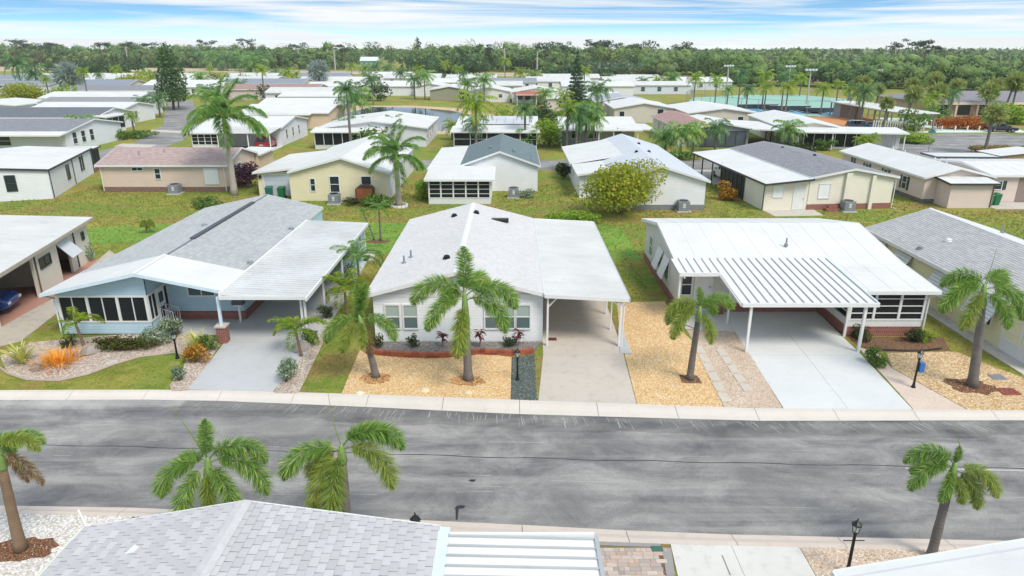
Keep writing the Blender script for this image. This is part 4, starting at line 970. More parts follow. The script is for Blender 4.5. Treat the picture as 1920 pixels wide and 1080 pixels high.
m.hexa([(16.5, 28.72, 2.28), (16.56, 28.72, 2.28), (16.56, 34.35, 2.72), (16.5, 34.35, 2.72), (16.5, 28.72, 2.47), (16.56, 28.72, 2.47), (16.56, 34.35, 2.91), (16.5, 34.35, 2.91)]); m.build('side_beam', plain('pale_blue_trim', 'cfe0ea', .5), h)
for px, py, s in ((1408, 672, .11), (1618, 668, .12), (1363, 607, .08)):
    x, y = G(px, py); post(h, min(max(x, 10.45), 16.4) if py > 620 else x, max(y, 28.9), 2.38 if py > 620 else 2.6, s, z0=.0)
post(h, 8.45, 32.5, 2.55, .08); post(h, 16.2, 30.66, 2.4, .1)
downpipe(h, [(8.6, 32.25, 2.5), (8.75, 33.9, 2.3), (8.75, 33.95, .05)]); downpipe(h, [(20.3, 30.42, 2.3), (20.0, 30.7, 2.0), (20.0, 30.7, .05)])
# ---------------- yellow house at the right edge
h = thing('manufactured_house', 'pale yellow house with grey shingle roof at the right edge', 'house', (26.4, 35, 0))
YS = siding('yellow_siding', 'e4e0b8'); GS2 = shingle_piece('slate_grey_shingle', 'b6b5b5')
ra, rb, a, b = gable(h, 22.75, 30.2, 26.5, 42.0, 2.5, 3.7, 'y', YS, plain('roof_felt', '6d7076', .9), (.35, .3, .3, .25), rp=26.4, roofm2=WROOF, cap=WHITE)
shingle_field(h, a[0], a[3], a[1], .16, .32, GS2, seed=6)
for u in (40.6, 37.8, 33.8, 30.5):
    window(h, '-x', 22.75, u, .85, .9, 1.2); k = .75 if u > 35 else .95
    q = MB(); q.hexa([(22.72, u - k, 2.2), (22.69, u - k, 2.2), (22.69, u + k, 2.2), (22.72, u + k, 2.2), (22.15, u - k, 1.15), (22.10, u - k, 1.15), (22.10, u + k, 1.15), (22.15, u + k, 1.15)]); aw = q.build('awning', plain('white_awning', 'dcdedc', .5), h)
    for i in range(7):
        f = (i + .5) / 7; x = 22.69 - .58 * f; z = 2.2 - 1.05 * f; MB().box(x - .03, x + .0, u - k + .03, u + k - .03, z - .03, z + .02).build('slat', plain('pale_slat', 'c2c5c6', .5), aw)
for px, py, kd in ((1729, 449, 'turtle'), (1779, 450, 'turtle'), (1664, 470, 'pipe'), (1880, 431, 'pipe')):
    x, y = G(px, py, 3.2); z = 3.79 - abs(x - 26.4) * (.329 if x < 26.4 else .3); vent(h, x, y, z, kd, WHITE if px == 1779 else GREYM)
MB().box(22.0, 22.72, 26.5, 40.0, 0, .05).build('concrete_apron', CONC, h)
screens(h, '-x', 22.73, 26.8, 29.2, .05, .6, 2.1, 2, 3, WHITE, WHITE)
# ---------------- neighbour at the left edge with open garage bay
h = thing('manufactured_house', 'cream house with wide white roof and open garage bay at the left edge', 'house', (-27.5, 43.75, 0), R(13))
CW = stucco('cream_stucco', 'e0dacc')
ra, rb, a, b = gable(h, -40, -33.2, 26, 43.75, 3.10, 3.3, 'y', CW, WROOF2, (.3, 6.1, .3, .3), rp=-36, trim=plain('weathered_trim', 'b9ad9c', .7, .2))
m = MB(); m.box(-33.2, -27.5, 43.6, 43.75, .02, 2.7); m.build('end_wall', CW, h)
for y0_, y1_ in ((40.7, 43.6), (36.0, 39.1), (26, 31.6)): MB().box(-27.65, -27.5, y0_, y1_, .02, 2.7).build('garage_wall', CW, h)
MB().box(-27.648, -27.502, 39.1, 40.7, 2.3, 2.699).build('lintel', CW, h); MB().box(-27.648, -27.502, 31.6, 36.0, 2.3, 2.699).build('lintel', CW, h)
for y0_ in (38.2, 30.9): MB().box(-33.2, -27.66, y0_, y0_ + .1, .02, 2.7).build('inner_wall', CW, h)
MB().box(-33.2, -26.9, 31.0, 43.6, 0, .018).build('garage_floor', plain('red_floor', 'b08272', .7), h)
MB().hexa([(-27.55, 39.15, 2.25), (-26.75, 39.15, 1.35), (-26.75, 40.65, 1.35), (-27.55, 40.65, 2.25), (-27.52, 39.15, 2.29), (-26.72, 39.15, 1.39), (-26.72, 40.65, 1.39), (-27.52, 40.65, 2.29)]).build('tilt_up_shutter', plain('silver_panel', 'ccd0d4', .4), h)
window(h, '+x', -27.5, 37.4, 1.5, 1.3, .5, 2, 1, frame=DARKTRIM); window(h, '+x', -27.5, 42.9, 1.6, .3, .4, frame=DARKTRIM); downpipe(h, [(-27.3, 41.6, 2.7), (-27.45, 41.5, 2.4), (-27.45, 41.5, .1)], DARKTRIM); downpipe(h, [(-27.2, 36.3, 2.6), (-27.45, 36.2, 2.4), (-27.45, 36.15, .1), (-26.6, 35.6, .05)], plain('rust_pipe', '6a4a40', .6))
h.location.x -= .55; h.rotation_euler.z = R(11)
# ---------------- house below the camera: grey shingle roof and ribbed carport
h = thing('manufactured_house', 'house with pale grey shingle roof at the bottom, nearest the camera', 'house', (-6, 5, 0))
NSH = shingle_piece('pale_grey_shingle', 'bfbdbe')
ra, rb, a, b = gable(h, -9.5, -1.8, -2, 12.5, 2.93, 3.59, 'y', WS, plain('roof_felt_dark', '33353a', .9), (.25, .15, .4, .4), rp=-6.0)
shingle_field(h, a[0], a[3], a[1], .18, .28, NSH, 150, lambda p: -p.y, 8, .024, .009); shingle_field(h, b[1], b[2], b[0], .18, .28, NSH, 150, lambda p: -p.y, 9, .024, .009)
m = MB(); k = .16; s1_, s2_ = .189, .157; zr = 3.68
m.slab([(-6 - k, -2.4, zr - s1_ * k + .045), (-6, -2.4, zr + .045), (-6, 12.9, zr + .045), (-6 - k, 12.9, zr - s1_ * k + .045)], .03); m.slab([(-6, -2.4, zr + .045), (-6 + k, -2.4, zr - s2_ * k + .045), (-6 + k, 12.9, zr - s2_ * k + .045), (-6, 12.9, zr + .045)], .03); m.build('ridge_cap', plain('ridge_shingle', 'c2c0c0', .85, .12, 6), h)
x, y = G(250, 1037, 3.25); m = MB(); zz = 3.68 - abs(x + 6) * s1_ + .035; m.hexa([(x - .1, y - .12, zz - .03), (x + .08, y - .1, zz), (x + .12, y + .05, zz), (x - .04, y + .16, zz - .03), (x - .1, y - .12, zz), (x + .08, y - .1, zz + .03), (x + .12, y + .05, zz + .03), (x - .04, y + .16, zz)]); m.build('roof_patch', WHITE, h)
MB().box(-9.86, -9.785, -2.4, 12.9, 2.80, 2.95).build('gutter', plain('pale_green_gutter', 'd2dcc8', .5), h)
m = MB(); m.tube([(-9.75, 12.95, 2.95), (-9.87, 13.05, 3.1), (-10.0, 13.15, 3.25)], .025, 5); m.build('gutter_end', WHITE, h)
lean(h, -1.66, -1.40, -2.4, 12.85, 3.03, 3.01, 3.01, 3.03, plain('pale_blue_flashing', 'cfdde2', .4), .05, name='roof_flashing', fascia=False)
pans(h, -1.40, 1.84, 1.2, 12.55, 3.02, 2.93, 2.93, 3.02, 'x', 37, metalroof('white_pan', 'e2e3e2', .3), .04, rib=.045, ribmat=metalroof('rib_grey', 'b2b5b6', .4))
MB().box(1.84, 1.93, 1.2, 12.6, 2.80, 2.98).build('gutter', plain('grey_gutter', 'a8abae', .5), h); MB().box(-1.40, 1.84, 12.55, 12.63, 2.8, 3.06).build('front_beam', WHITE, h)
for y in (12.3, 8, 4): post(h, 1.7, y, 2.8, .1)
h = thing('manufactured_house', 'house with plain white roof cropped at the bottom right corner', 'house', (11.2, 4, 0))
ra, rb, a, b = gable(h, 7.35, 15.1, -3, 11.85, 2.36, 3.2, 'y', WS, WROOF, (.25, .25, .3, .3), rp=11.3, cap=WHITE)
for i in range(6):
    y = 11.9 - 1.25 * i; m = MB(); m.slab([(7.1, y, 2.44 - .21 * .25 + .012), (11.3, y, 3.29 + .012), (11.3, y + .05, 3.29 + .012), (7.1, y + .05, 2.44 - .21 * .25 + .012)], .02); m.build('roof_seam', plain('roof_seam_grey', 'c6c8ca', .6), ra)
# ================================================================== second row and beyond
ST2 = band(lambda x: float(np.interp(x, [-60, 0, 40, 90], [80.5, 79, 79.5, 84])), lambda x: float(np.interp(x, [-60, 0, 40, 90], [87, 86, 86.5, 92])), -58, 62, .008, 4).build('street', ASPH2); tag(ST2, kind='structure')
tag(MB().sheet([(-56, 86.9), (-48.3, 86.9), (-50, 105), (-58, 130), (-71, 158), (-86, 190), (-92, 190), (-78, 158), (-64, 128), (-56.5, 104)], .012).build('street', ASPH2), kind='structure')
tag(MB().sheet([G(px, py) for px, py in ((1640, 270), (1700, 310), (1800, 330), (2100, 345), (2100, 262), (1900, 252), (1780, 250), (1690, 258))], .016).build('parking_lot', ASPH2), kind='structure')
SAND = gravel('sandy_verge', ('c8b090', 'd9c6aa', 'b89a78'), 2.0, 'b09068', .4)
bankl = [(-41, 150), (-38, 172), (-24, 172), (-12, 164), (-4, 150), (-2, 130), (-8, 113), (-25, 116), (-38, 130)]
tag(MB().sheet(bankl, .02).build('pond_bank', SAND), kind='structure')
tag(MB().sheet([(-36, 150), (-33.5, 168), (-24, 167), (-14, 158.5), (-8.5, 147), (-7, 131), (-11, 118), (-25, 120), (-34, 132)], .035).build('pond', watermat()), kind='structure')
tag(MB().sheet([(-900, 470), (-200, 430), (0, 355), (110, 300), (190, 300), (190, 330), (60, 388), (-100, 425), (-300, 545), (-900, 640)], .02).build('sand_bank', SAND), kind='structure')
tag(MB().sheet([(-900, 500), (-200, 462), (0, 372), (110, 318), (160, 312), (160, 320), (60, 352), (0, 386), (-160, 462), (-900, 560)], .04).build('highway', asphaltmat('highway_asphalt', 1.6, False)), kind='structure')
def drv(pts, mat=None, name='driveway'): tag(MB().poly(pts, -.01, .022).build(name, mat or CONC), kind='structure')
drv([(-36.5, 87.1), (-32.6, 87.1), (-32.8, 99), (-36.5, 99)], DRV_W); drv([(21, 79), (25, 79), (25.4, 70), (20.8, 70)], CONC); drv([G(px, py) for px, py in ((832, 246), (868, 246), (848, 218), (812, 218))], DRV_W)
drv([(-57, 99), (-51.2, 97), (-51.6, 100.5), (-57.5, 102)], CONC); drv([(-61, 117), (-54, 115), (-55, 118), (-62, 120)], CONC)
P = lambda n, c: siding(n, c)
AWN = plain('grey_shutter_panel', 'd9dcde', .5)
DT = DARKTRIM
# A white house with dark trim
h = thing('manufactured_house', 'white house with flat white roof and dark gutters beyond the left lawn', 'house', (-42.8, 62.9, 0), R(17))
gable(h, -55, -42.8, 62.9, 77.6, 2.7, 3.15, 'y', WS, WROOF, .15, trim=DT)
window(h, '-y', 62.9, -45.9, .95, .75, 1.35, frame=DT); window(h, '-y', 62.9, -50.5, .95, .75, 1.35, frame=DT); window(h, '+x', -42.8, 68.6, .95, .9, 1.3, frame=DT); window(h, '+x', -42.8, 73.2, 1.0, .35, 1.4, frame=DT); window(h, '+x', -42.8, 74.0, 1.0, .35, 1.4, frame=DT)
for y in (63.0, 70.2, 77.4): downpipe(h, [(-42.72, y, 2.6), (-42.72, y, .1)], DT)
lean(h, -46, -42.5, 77.65, 81, 2.75, 2.7, 2.6, 2.65, WROOF, .1, DT, 'porch_roof'); screens(h, '+x', -42.8, 77.7, 80.9, .0, .8, 2.5, 2, 1, DT, WHITE); MB().box(-46, -42.78, 77.7, 80.9, 0, .5).build('brick_base', BRICK, h)
# B beige house with pinkish roof
h = thing('manufactured_house', 'long beige house with pinkish shingle roof and brick base', 'house', (-34, 70, 0))
ra, rb, a, b = gable(h, -39.9, -27.8, 66.2, 74.2, 2.65, 3.7, 'x', P('beige_siding', 'd9c4b2'), shingles('pink_shingle', 'b59e99', 'x'), .3, skirt=brickm('brown_brick', '6d463c'), zs=.5)
window(h, '-y', 66.2, -36.3, 2.1, 1.0, .28, 2, 1); window(h, '-y', 66.2, -34.4, 1.3, .5, .95)
o = MB(); fbox(o, '-y', 66.2, -29.9, -28.5, .75, 2.35, .0, .09); o.build('storm_panel', AWN, h)
for i in range(3): o = MB(); fbox(o, '+x', -27.8, 67.0 + i * 1.1, 68.0 + i * 1.1, .75, 2.4, .0, .08); o.build('storm_panel', AWN, h)
downpipe(h, [(-27.9, 66.12, 2.6), (-27.9, 66.12, .1)]); downpipe(h, [(-39.85, 66.12, 2.6), (-39.85, 66.12, .1)]); vent(h, -37, 68.3, 3.3, 'pipe'); vent(h, -34.8, 69, 3.45, 'pipe')
MB().box(-30, -27.6, 74.4, 79.5, .02, 2.4).build('annex_wall', P('tan_siding', 'd6bfa2'), h); lean(h, -30.2, -27.3, 74.5, 79.8, 2.55, 2.45, 2.45, 2.55, WROOF, .1, name='annex_roof')
# C cream house with garage
h = thing('manufactured_house', 'cream house with white roof, grey garage door and wheelie bins', 'house', (-16, 70, 0))
CR = P('cream_siding', 'e6dcb8')
gable(h, -20.3, -11.4, 62, 79, 2.65, 3.95, 'y', CR, WROOF, (.02, .3, .3, .3), rp=-15.4)
MB().box(-24.0, -20.31, 64.2, 75, .02, 2.35).build('garage_wall', CR, h); lean(h, -24.3, -20.2, 63.8, 75.4, 2.32, 2.76, 2.76, 2.32, WROOF, .1, name='garage_roof')
garage_door(h, '-y', 64.2, -23.4, -20.9, 2.0, plain('garage_door_grey', 'c3cad2', .5))
for x in (-23.75, -20.55): MB().box(x - .09, x + .09, 64.05, 64.2, 1.7, 2.0).build('wall_lamp', BLACKM, h)
window(h, '-y', 62, -18.2, .95, .38, 1.1); window(h, '-y', 62, -16.2, .85, .8, 1.4); window(h, '-y', 62, -12.7 - .6, .85, .85, 1.4)
MB().box(-11.395, -11.36, 62, 79, .0, 2.6).build('white_side_wall', WS, h); window(h, '+x', -11.36, 72, 1.0, .5, 1.2); window(h, '+x', -11.36, 76, 1.0, .9, 1.2)  # white sheet over the cream wall; sunlit brightness put into its colour
# D white house, dark green roof, screened room
h = thing('manufactured_house', 'white house with dark green-grey gable roof and screened back porch', 'house', (-2, 70, 0))
gable(h, -4.9, 2.5, 66.5, 80, 2.55, 3.85, 'y', WS, shingles('green_grey_shingle', '6f8084'), (.2, .25, .25, .25))
lean(h, -8.1, -4.95, 65, 80, 2.4, 2.6, 2.6, 2.4, WROOF, .1); lean(h, -7.8, -1.55, 60.2, 65.6, 2.3, 2.3, 2.62, 2.62, WROOF, .09, name='porch_roof')
screens(h, '-y', 60.6, -7.5, -1.9, .02, .55, 2.2, 5, 4, WHITE, WHITE, pw=.13); screens(h, '+x', -1.9, 60.7, 65.5, .02, .55, 2.3, 3, 4, WHITE, WHITE); screens(h, '-x', -7.5, 60.7, 65.5, .02, .55, 2.3, 3, 4, WHITE, WHITE)
MB().box(-7.4, -1.95, 65.5, 66.49, .02, 2.5).build('porch_back_wall', WS, h); vent(h, -2.2, 71, 3.7, 'turtle'); vent(h, .2, 69.5, 3.55, 'turtle'); vent(h, 1.9, 67.6, 3.0, 'pipe')
for x in (-7.9,): post(h, x, 70, 2.4, .1); post(h, x, 76, 2.4, .1)
# E white house behind the yellow-green tree
h = thing('manufactured_house', 'white house with pale grey roof behind the yellow-green tree', 'house', (12.5, 70, 0))
gable(h, 8.9, 16.7, 58.4, 81, 2.55, 3.75, 'y', WS, metalroof('pale_grey_roof', 'c9cdd4', .25), (.1, .3, .25, .3), skirt=GREYM, zs=.45)
lean(h, 6.0, 9.0, 62.8, 68.6, 2.3, 2.68, 2.68, 2.3, WROOF, .1, name='annex_roof'); lean(h, 5.8, 11.4, 68.7, 80.5, 2.45, 3.36, 3.36, 2.45, WROOF, .1, name='side_roof')
MB().box(6.3, 8.89, 63.2, 80, .02, 2.3).build('annex_wall', WS, h); window(h, '-x', 6.3, 69.5, .9, .6, 1.2); window(h, '-x', 6.3, 72, .9, .6, 1.2)
for px, py in ((1193, 294), (1216, 293), (1197, 277)): x, y = G(px, py, 3.2); vent(h, x, y, 3.84 - abs(x - 12.8) * .307, 'turtle', BLACKM)
# F cream house with grey roof and white carport
h = thing('manufactured_house', 'cream house with grey roof and long white carport sheltering a white car', 'house', (25.6, 58.3, 0), R(5))
FC = P('pale_cream_siding', 'e6e0cf')
gable(h, 25.6, 33.2, 58.3, 76, 2.8, 3.5, 'y', FC, shingles('mid_grey_shingle', '8f9096'), (.05, .3, .25, .25), rp=29.4, skirt=BRICK, zs=.5)
lean(h, 21.4, 25.65, 57.7, 76.5, 2.45, 2.82, 2.82, 2.45, WROOF, .1, DT); MB().box(21.7, 25.58, 58.35, 62.5, .02, 2.5).build('storage_wall', FC, h)
screens(h, '-x', 21.75, 62.6, 68.6, .02, .15, 2.4, 6, 1, DT, DT); screens(h, '-y', 68.6, 21.75, 25.5, .02, .15, 2.5, 2, 1, DT, DT)
for y in (70.5, 73.4, 76.2): post(h, 21.6, y, 2.4, .1, BLACKM)
window(h, '-y', 58.35, 22.9, 1.2, .9, .9, 1, 1, glass=plain('white_shutter', 'e6e8ea', .5)); door(h, '-y', 58.35, 24.8, .05, .95, 2.0, WHITE); window(h, '-y', 58.3, 27.0, 1.05, .95, 1.2, 1, 1, glass=plain('white_shutter', 'e6e8ea', .5))
MB().box(28.7, 29.2, 58.05, 58.29, 0, 3.2).build('wall_pilaster', FC, h); MB().box(31.1, 31.4, 58.1, 58.29, 0, 3.0).build('wall_pilaster', FC, h); downpipe(h, [(21.55, 57.9, 2.4), (21.6, 58.3, 2.2), (21.6, 58.3, .1)], DT); downpipe(h, [(33.3, 58.2, 2.6), (33.3, 58.2, .1), (33.6, 57.9, .05)])
drv([(22.0, 55.9), (26.2, 56.2), (26.3, 58.4), (21.8, 58.0)], CONC, 'path'); MB().box(27.0, 28.2, 57.5, 58.05, 0, .25).box(27.3, 28.2, 57.8, 58.05, .25, .45).build('steps', BRICK, h)
for px, py in ((1490, 280), (1543, 295)): x, y = G(px, py, 3.4); vent(h, x, y, 3.5, 'turtle', BLACKM)
# G pinkish house with shutters
h = thing('manufactured_house', 'pink-beige house with white roof and dark green shutters', 'house', (42, 68, 0))
PK = P('pink_beige_siding', 'dccabf'); GSHUT = plain('green_shutter', '2f4a48', .5)
gable(h, 37.1, 43.2, 61, 77.2, 2.4, 3.2, 'y', PK, WROOF, (.3, .05, .3, .3), rp=39.9, skirt=brickm('grey_block', '6f6a68', '8f8a86', .4, .2), zs=.4)
gable(h, 43.25, 52, 61.5, 70.5, 2.45, 2.95, 'x', PK, WROOF, (.02, .3, .3, .3))
for u in (71.5, 64.2): window(h, '-x', 37.1, u, .75, .7, 1.15, shut=GSHUT)
window(h, '-x', 37.1, 67.7, 1.25, .7, .7, shut=GSHUT); window(h, '-x', 37.1, 74.5, .9, 1.1, 1.2, 2)
MB().box(38.2, 42.0, 58.9, 60.98, .02, 2.2).build('annex_wall', PK, h); lean(h, 37.9, 42.3, 58.6, 61.3, 2.25, 2.25, 2.5, 2.5, WROOF, .1, DT, 'annex_roof'); downpipe(h, [(42.2, 58.7, 2.2), (41.9, 58.85, 2.0), (41.9, 58.85, .1)], plain('rust_pipe', '6a4a40', .6))
window(h, '-y', 61.5, 43.5 + .5, 1.2, .8, .7, shut=GSHUT); o = MB(); fbox(o, '-y', 61.5, 45.9, 47.2, .05, 2.35, 0, .02); o.build('entry_shade_panel', plain('entry_shade', '8f7f76', .8), h); window(h, '-y', 61.5, 48.6, 1.0, .8, .8, shut=GSHUT)  # flat panel on the wall, painted in the shade tone of the entry
for px, py in ((1674, 284), (1697, 283), (1752, 303), (1764, 295), (1718, 300), (1776, 301)): x, y = G(px, py, 3.0); vent(h, x, y, 3.25 - abs(x - 39.9) * .28 if x < 43 else 2.95, 'pipe', WHITE)
drv([(42.3, 58.6), (50, 58.6), (50, 61.4), (42.3, 61.4)], CONC, 'path')
# H tan house with dark braced carport
h = thing('manufactured_house', 'tan house with dark braced carport beyond the pink-beige house', 'house', (52, 75, 0))
gable(h, 51.6, 60, 72.5, 76.2, 2.5, 2.95, 'y', P('tan_siding', 'd6bfa2'), WROOF, .2, trim=plain('brown_trim', '6d5848', .6)); window(h, '-y', 72.5, 53.4, 1.2, .6, .9)
lean(h, 44.6, 51.5, 72.2, 75.2, 2.55, 2.5, 2.5, 2.55, WROOF2, .14, plain('slate_trim', '4f626c', .5))
for x in (45, 49.4, 51.2): post(h, x, 72.4, 2.4, .14, plain('slate_trim', '4f626c', .5))
for x, d in ((49.4, -.8), (49.4, .8), (45, .8)): brace(h, (x, 72.4, 1.5), (x + d, 72.4, 2.4), plain('slate_trim', '4f626c', .5), .06)

# ---------------------------------------------------------------- simple far houses
def far(label, x0, x1, y0, y1, ax, wc, rc, zw=2.6, zr=3.5, rot=0, front=(), right=(), left=(), porch=None, sh=True, group=None):
    h = thing('manufactured_house', label, 'house', ((x0 + x1) / 2, (y0 + y1) / 2, 0), R(rot), group)
    rm = WROOF if rc == 'w' else (WROOF2 if rc == 'v' else shingles('shingle_' + rc, rc, ax))
    gable(h, x0, x1, y0, y1, zw, zr, ax, siding('siding_' + wc, wc), rm, .3)
    for u, z, ww, hh in front: window(h, '-y', y0, x0 + u, z, ww, hh, tw=.1)
    for u, z, ww, hh in right: window(h, '+x', x1, y0 + u, z, ww, hh, tw=.1)
    for u, z, ww, hh in left: window(h, '-x', x0, y0 + u, z, ww, hh, tw=.1)
    return h
W = lambda *us, z=.9, w=.9, hh=1.2: [(u, z, w, hh) for u in us]
h = far('grey-roofed house with big front windows left of the back street', -80, -60, 93.2, 107, 'x', 'dfe3e6', '8a8d94', 2.6, 3.7, front=W(5, 8.2, 11.6, w=1.9), right=W(2, 4, 6, hh=1.5)); lean(h, -80, -59.6, 91.4, 93.6, 2.45, 2.45, 2.75, 2.75, WROOF, .1, name='porch_roof'); MB().box(-60.2, -59.75, 92, 93.5, 0, .5).build('brick_base', BRICK, h)
h = far('long dark grey roofed house with screened end porch', -92, -68, 114, 126, 'x', 'dfe3e6', '6f737c', 2.6, 3.7, front=W(10, 16, 19)); screens(h, '+x', -66.3, 114.2, 119.8, 0, .5, 2.5, 3, 1); lean(h, -68, -66, 113.8, 120, 2.9, 2.7, 2.7, 2.9, WROOF, .1, name='porch_roof'); MB().box(-67.9, -66.4, 114.2, 119.8, 0, .5).build('brick_base', BRICK, h)
far('plain white roofed house behind the dark grey roof', -88, -71, 127.5, 139.5, 'x', 'e6e6e6', 'w', 2.7, 3.6, right=W(2, 5))
far('low grey roofed house behind the plain white roof', -96, -76, 142, 153, 'x', 'dcdcdc', '9a9a9c', 2.7, 3.6, right=W(2, 5))
far('broad white roofed house beside the yellow-green bushes', -106, -84, 158.5, 171, 'x', 'e6e6e6', 'w', 2.7, 3.7, right=W(2, 5))
far('narrow grey roofed house at the far end of the back street', -118, -94, 187, 199, 'x', 'dcdcdc', '8f9096', 2.7, 3.7)
far('small white house at the left edge behind the grey roofs', -112, -96, 136, 148, 'y', 'e4e8ee', 'w', 2.8, 3.4, front=W(13), right=W(4))
h = far('white house with a red car under its front carport', -44.5, -32.9, 99, 112, 'x', 'e4e4ec', 'w', 2.65, 3.6, right=W(2.5, 5.5, 8.5, w=.7)); pans(h, -40.3, -32.7, 94.2, 99.3, 2.4, 2.4, 2.75, 2.75, 'y', 14, WROOF2, .04, rib=.06); screens(h, '-y', 95.2, -44, -40.4, 0, .7, 2.2, 4, 3); lean(h, -44.4, -40.3, 94.8, 99.2, 2.4, 2.4, 2.75, 2.75, WROOF, .1, name='porch_roof'); MB().box(-43.95, -40.5, 95.3, 98.99, 0, .6).build('porch_base', WS, h)
for x in (-40.1, -36, -33): post(h, x, 94.5, 2.4, .12)
h = far('white roofed house with a broad beige side wall', -47, -32, 121.5, 135, 'x', 'e0c8b0', 'w', 2.7, 3.6, front=[(2, .9, .8, 1.0)]); pans(h, -47, -34.5, 119.6, 122, 2.5, 2.5, 2.74, 2.74, 'y', 12, WROOF2, .05)
far('white house with cream front gable behind the red car house', -50, -35.5, 139.5, 150, 'x', 'e6e2d6', 'w', 2.7, 3.6, front=W(4, 9))
far('pale blue house with a row of dark windows', -54, -39, 164, 176, 'x', 'b9d0e4', 'w', 2.7, 3.5, front=W(2, 3.6, 7, 9.2, 11.6, w=.9))
far('house with a long reddish brown roof', -78, -53, 192, 205, 'x', 'd6c8c0', 'a98c84', 2.7, 3.8, right=W(3, 6))
far('house with slate grey roof behind the reddish brown roof', -92, -66, 224, 238, 'x', 'd0d4d8', '9098a4', 2.7, 3.9)
far('cream house with small dark windows below the silver palm', -72, -50, 240, 252, 'x', 'ead9c8', 'w', 2.7, 3.9, front=W(6, 10, 15, w=1.1))
h = far('white roofed house standing between royal palms and the pond', -27.2, -12.2, 98.5, 114, 'y', 'd8dade', 'w', 2.65, 3.6, front=W(2.2, 4.2, 6.2, w=1.5, hh=1.4), right=W(2, 5, 8, w=1.4, hh=1.5)); lean(h, -27.8, -18, 95.8, 98.8, 2.4, 2.4, 2.75, 2.75, WROOF, .1, name='porch_roof'); screens(h, '-y', 96.2, -27.4, -18.4, 0, .5, 2.3, 7, 1)
# house with the patterned roof
h = far('white house with flat panels on its roof and dark screened front', -7.6, 3.6, 99.5, 113, 'x', 'e0e2e4', 'w', 2.65, 3.5, rot=-2); lean(h, -8.2, 4.2, 96.2, 99.8, 2.35, 2.35, 2.78, 2.78, WROOF, .1, name='porch_roof'); screens(h, '-y', 96.5, -7.8, 3.8, 0, .35, 2.3, 5, 2); screens(h, '-x', -7.8, 96.6, 99.4, 0, .35, 2.3, 2, 1)
SOL = metalroof('solar_mat', 'c9cbd0', .5)
for i in range(6):
    for j in range(2):
        x0 = -4.6 + i * 1.25; y0 = 100.3 + j * 2.6; zf = lambda y: 2.8 + (y - 99.5) * .126; MB().slab([(x0, y0, zf(y0) + .12), (x0 + 1.2, y0, zf(y0) + .12), (x0 + 1.2, y0 + 2.5, zf(y0 + 2.5) + .12), (x0, y0 + 2.5, zf(y0 + 2.5) + .12)], .05).build('roof_mat', SOL, h)
h = far('grey house with white posted porch beyond the small lawn', 7.2, 17.8, 101, 112, 'x', 'b9bcc2', 'w', 2.65, 3.4, front=W(2, 4.5, 8.2, w=1.1, hh=1.4)); lean(h, 6.6, 18.4, 98.0, 101.3, 2.4, 2.4, 2.78, 2.78, WROOF, .1, name='porch_roof')
for x in (7.0, 9.6, 12.3, 14.4, 17.8): post(h, x, 98.3, 2.4, .14)
lean(h, 15, 20.2, 98.4, 106, 2.6, 2.45, 2.45, 2.6, WROOF, .1)
h = far('house with pinkish red roof behind the palm clump', 23.6, 30, 99, 117, 'y', 'e0d8d0', 'b08d86', 2.6, 3.4, left=W(2, 5, 9, 13, w=.8))
h = far('grey screened house with a long white side carport', 25.6, 33.4, 98, 111, 'y', '8f9296', 'w', 2.65, 3.3); screens(h, '-y', 97.9, 26, 33, 0, .1, 2.3, 5, 1, DT, DT, screenm('blue_grey_screen', '4a525a')); lean(h, 33.5, 38.8, 97, 110, 2.7, 2.4, 2.4, 2.7, WROOF, .1)
for x, y in ((38.4, 97.5), (38.4, 103), (35.6, 97.4)): post(h, x, y, 2.4, .12, BLACKM)
h = far('long white house with dark screened front facing the parking lot', 39.3, 47.5, 99, 118, 'y', 'e0dccf', 'w', 2.65, 3.4, -4, left=W(3, 7, 11, 15)); lean(h, 40, 55, 95.2, 99.4, 2.45, 2.35, 2.7, 2.78, WROOF, .1, name='porch_roof'); screens(h, '-y', 96.6, 41.5, 50, 0, .2, 2.4, 6, 1); screens(h, '-y', 96.9, 50.2, 54.6, 0, .2, 2.4, 10, 1, WHITE, WHITE, plain('white_slats', 'c9ccce', .5))
for x in (40.4, 45, 50, 54.6): post(h, x, 95.5, 2.4, .14)
far('light grey roofed house left of the paired beige houses', 17.5, 29, 147, 160, 'y', 'd8d4cc', 'b8bcc8', 2.7, 3.7)
h = far('beige house with white roof and dark double window', 19.2, 30.2, 131.5, 146, 'y', 'd3cabd', 'w', 2.7, 3.6, front=[(8.6, .8, 1.1, 1.7)], left=W(3, 6)); door(h, '-y', 131.5, 20.6, .1, .9, 2, GLASS)
far('beige house with broad white roof before the tennis courts', 30.5, 42.5, 121, 138, 'y', 'd3cabd', 'w', 2.7, 3.5, front=W(2, 9))
far('white house with three small windows across the pond', -46, -29, 209, 222, 'x', 'e8e8ea', 'w', 2.7, 3.9, front=W(3, 6, 9, w=1.0))
far('white house near the tall palms across the pond', -28.5, -19, 206, 219, 'y', 'e8e8ea', 'w', 2.7, 3.6, front=W(6))
far('olive grey sided house with white roof across the pond', -22, -11.5, 190, 203, 'y', '9c9a84', 'w', 2.7, 3.6, front=[(8.6, .2, 1.4, 2.1)])
far('white house between two palms across the pond', -11, -.5, 183.5, 197, 'y', 'e6e4e2', 'w', 2.7, 3.7, front=W(3, 8, z=1.2, hh=.8))
h = far('white house with a red-roofed porch across the pond', 0, 12, 180, 194, 'y', 'e6e4e2', 'w', 2.7, 3.7, front=W(2, 4, 9, w=1.3)); lean(h, 1, 12.5, 173.5, 180.2, 2.5, 2.5, 2.9, 2.9, plain('red_tile_roof', 'b0654a', .8), .12, name='porch_roof')
for x in (1.3, 6, 12): post(h, x, 174, 2.5, .2)
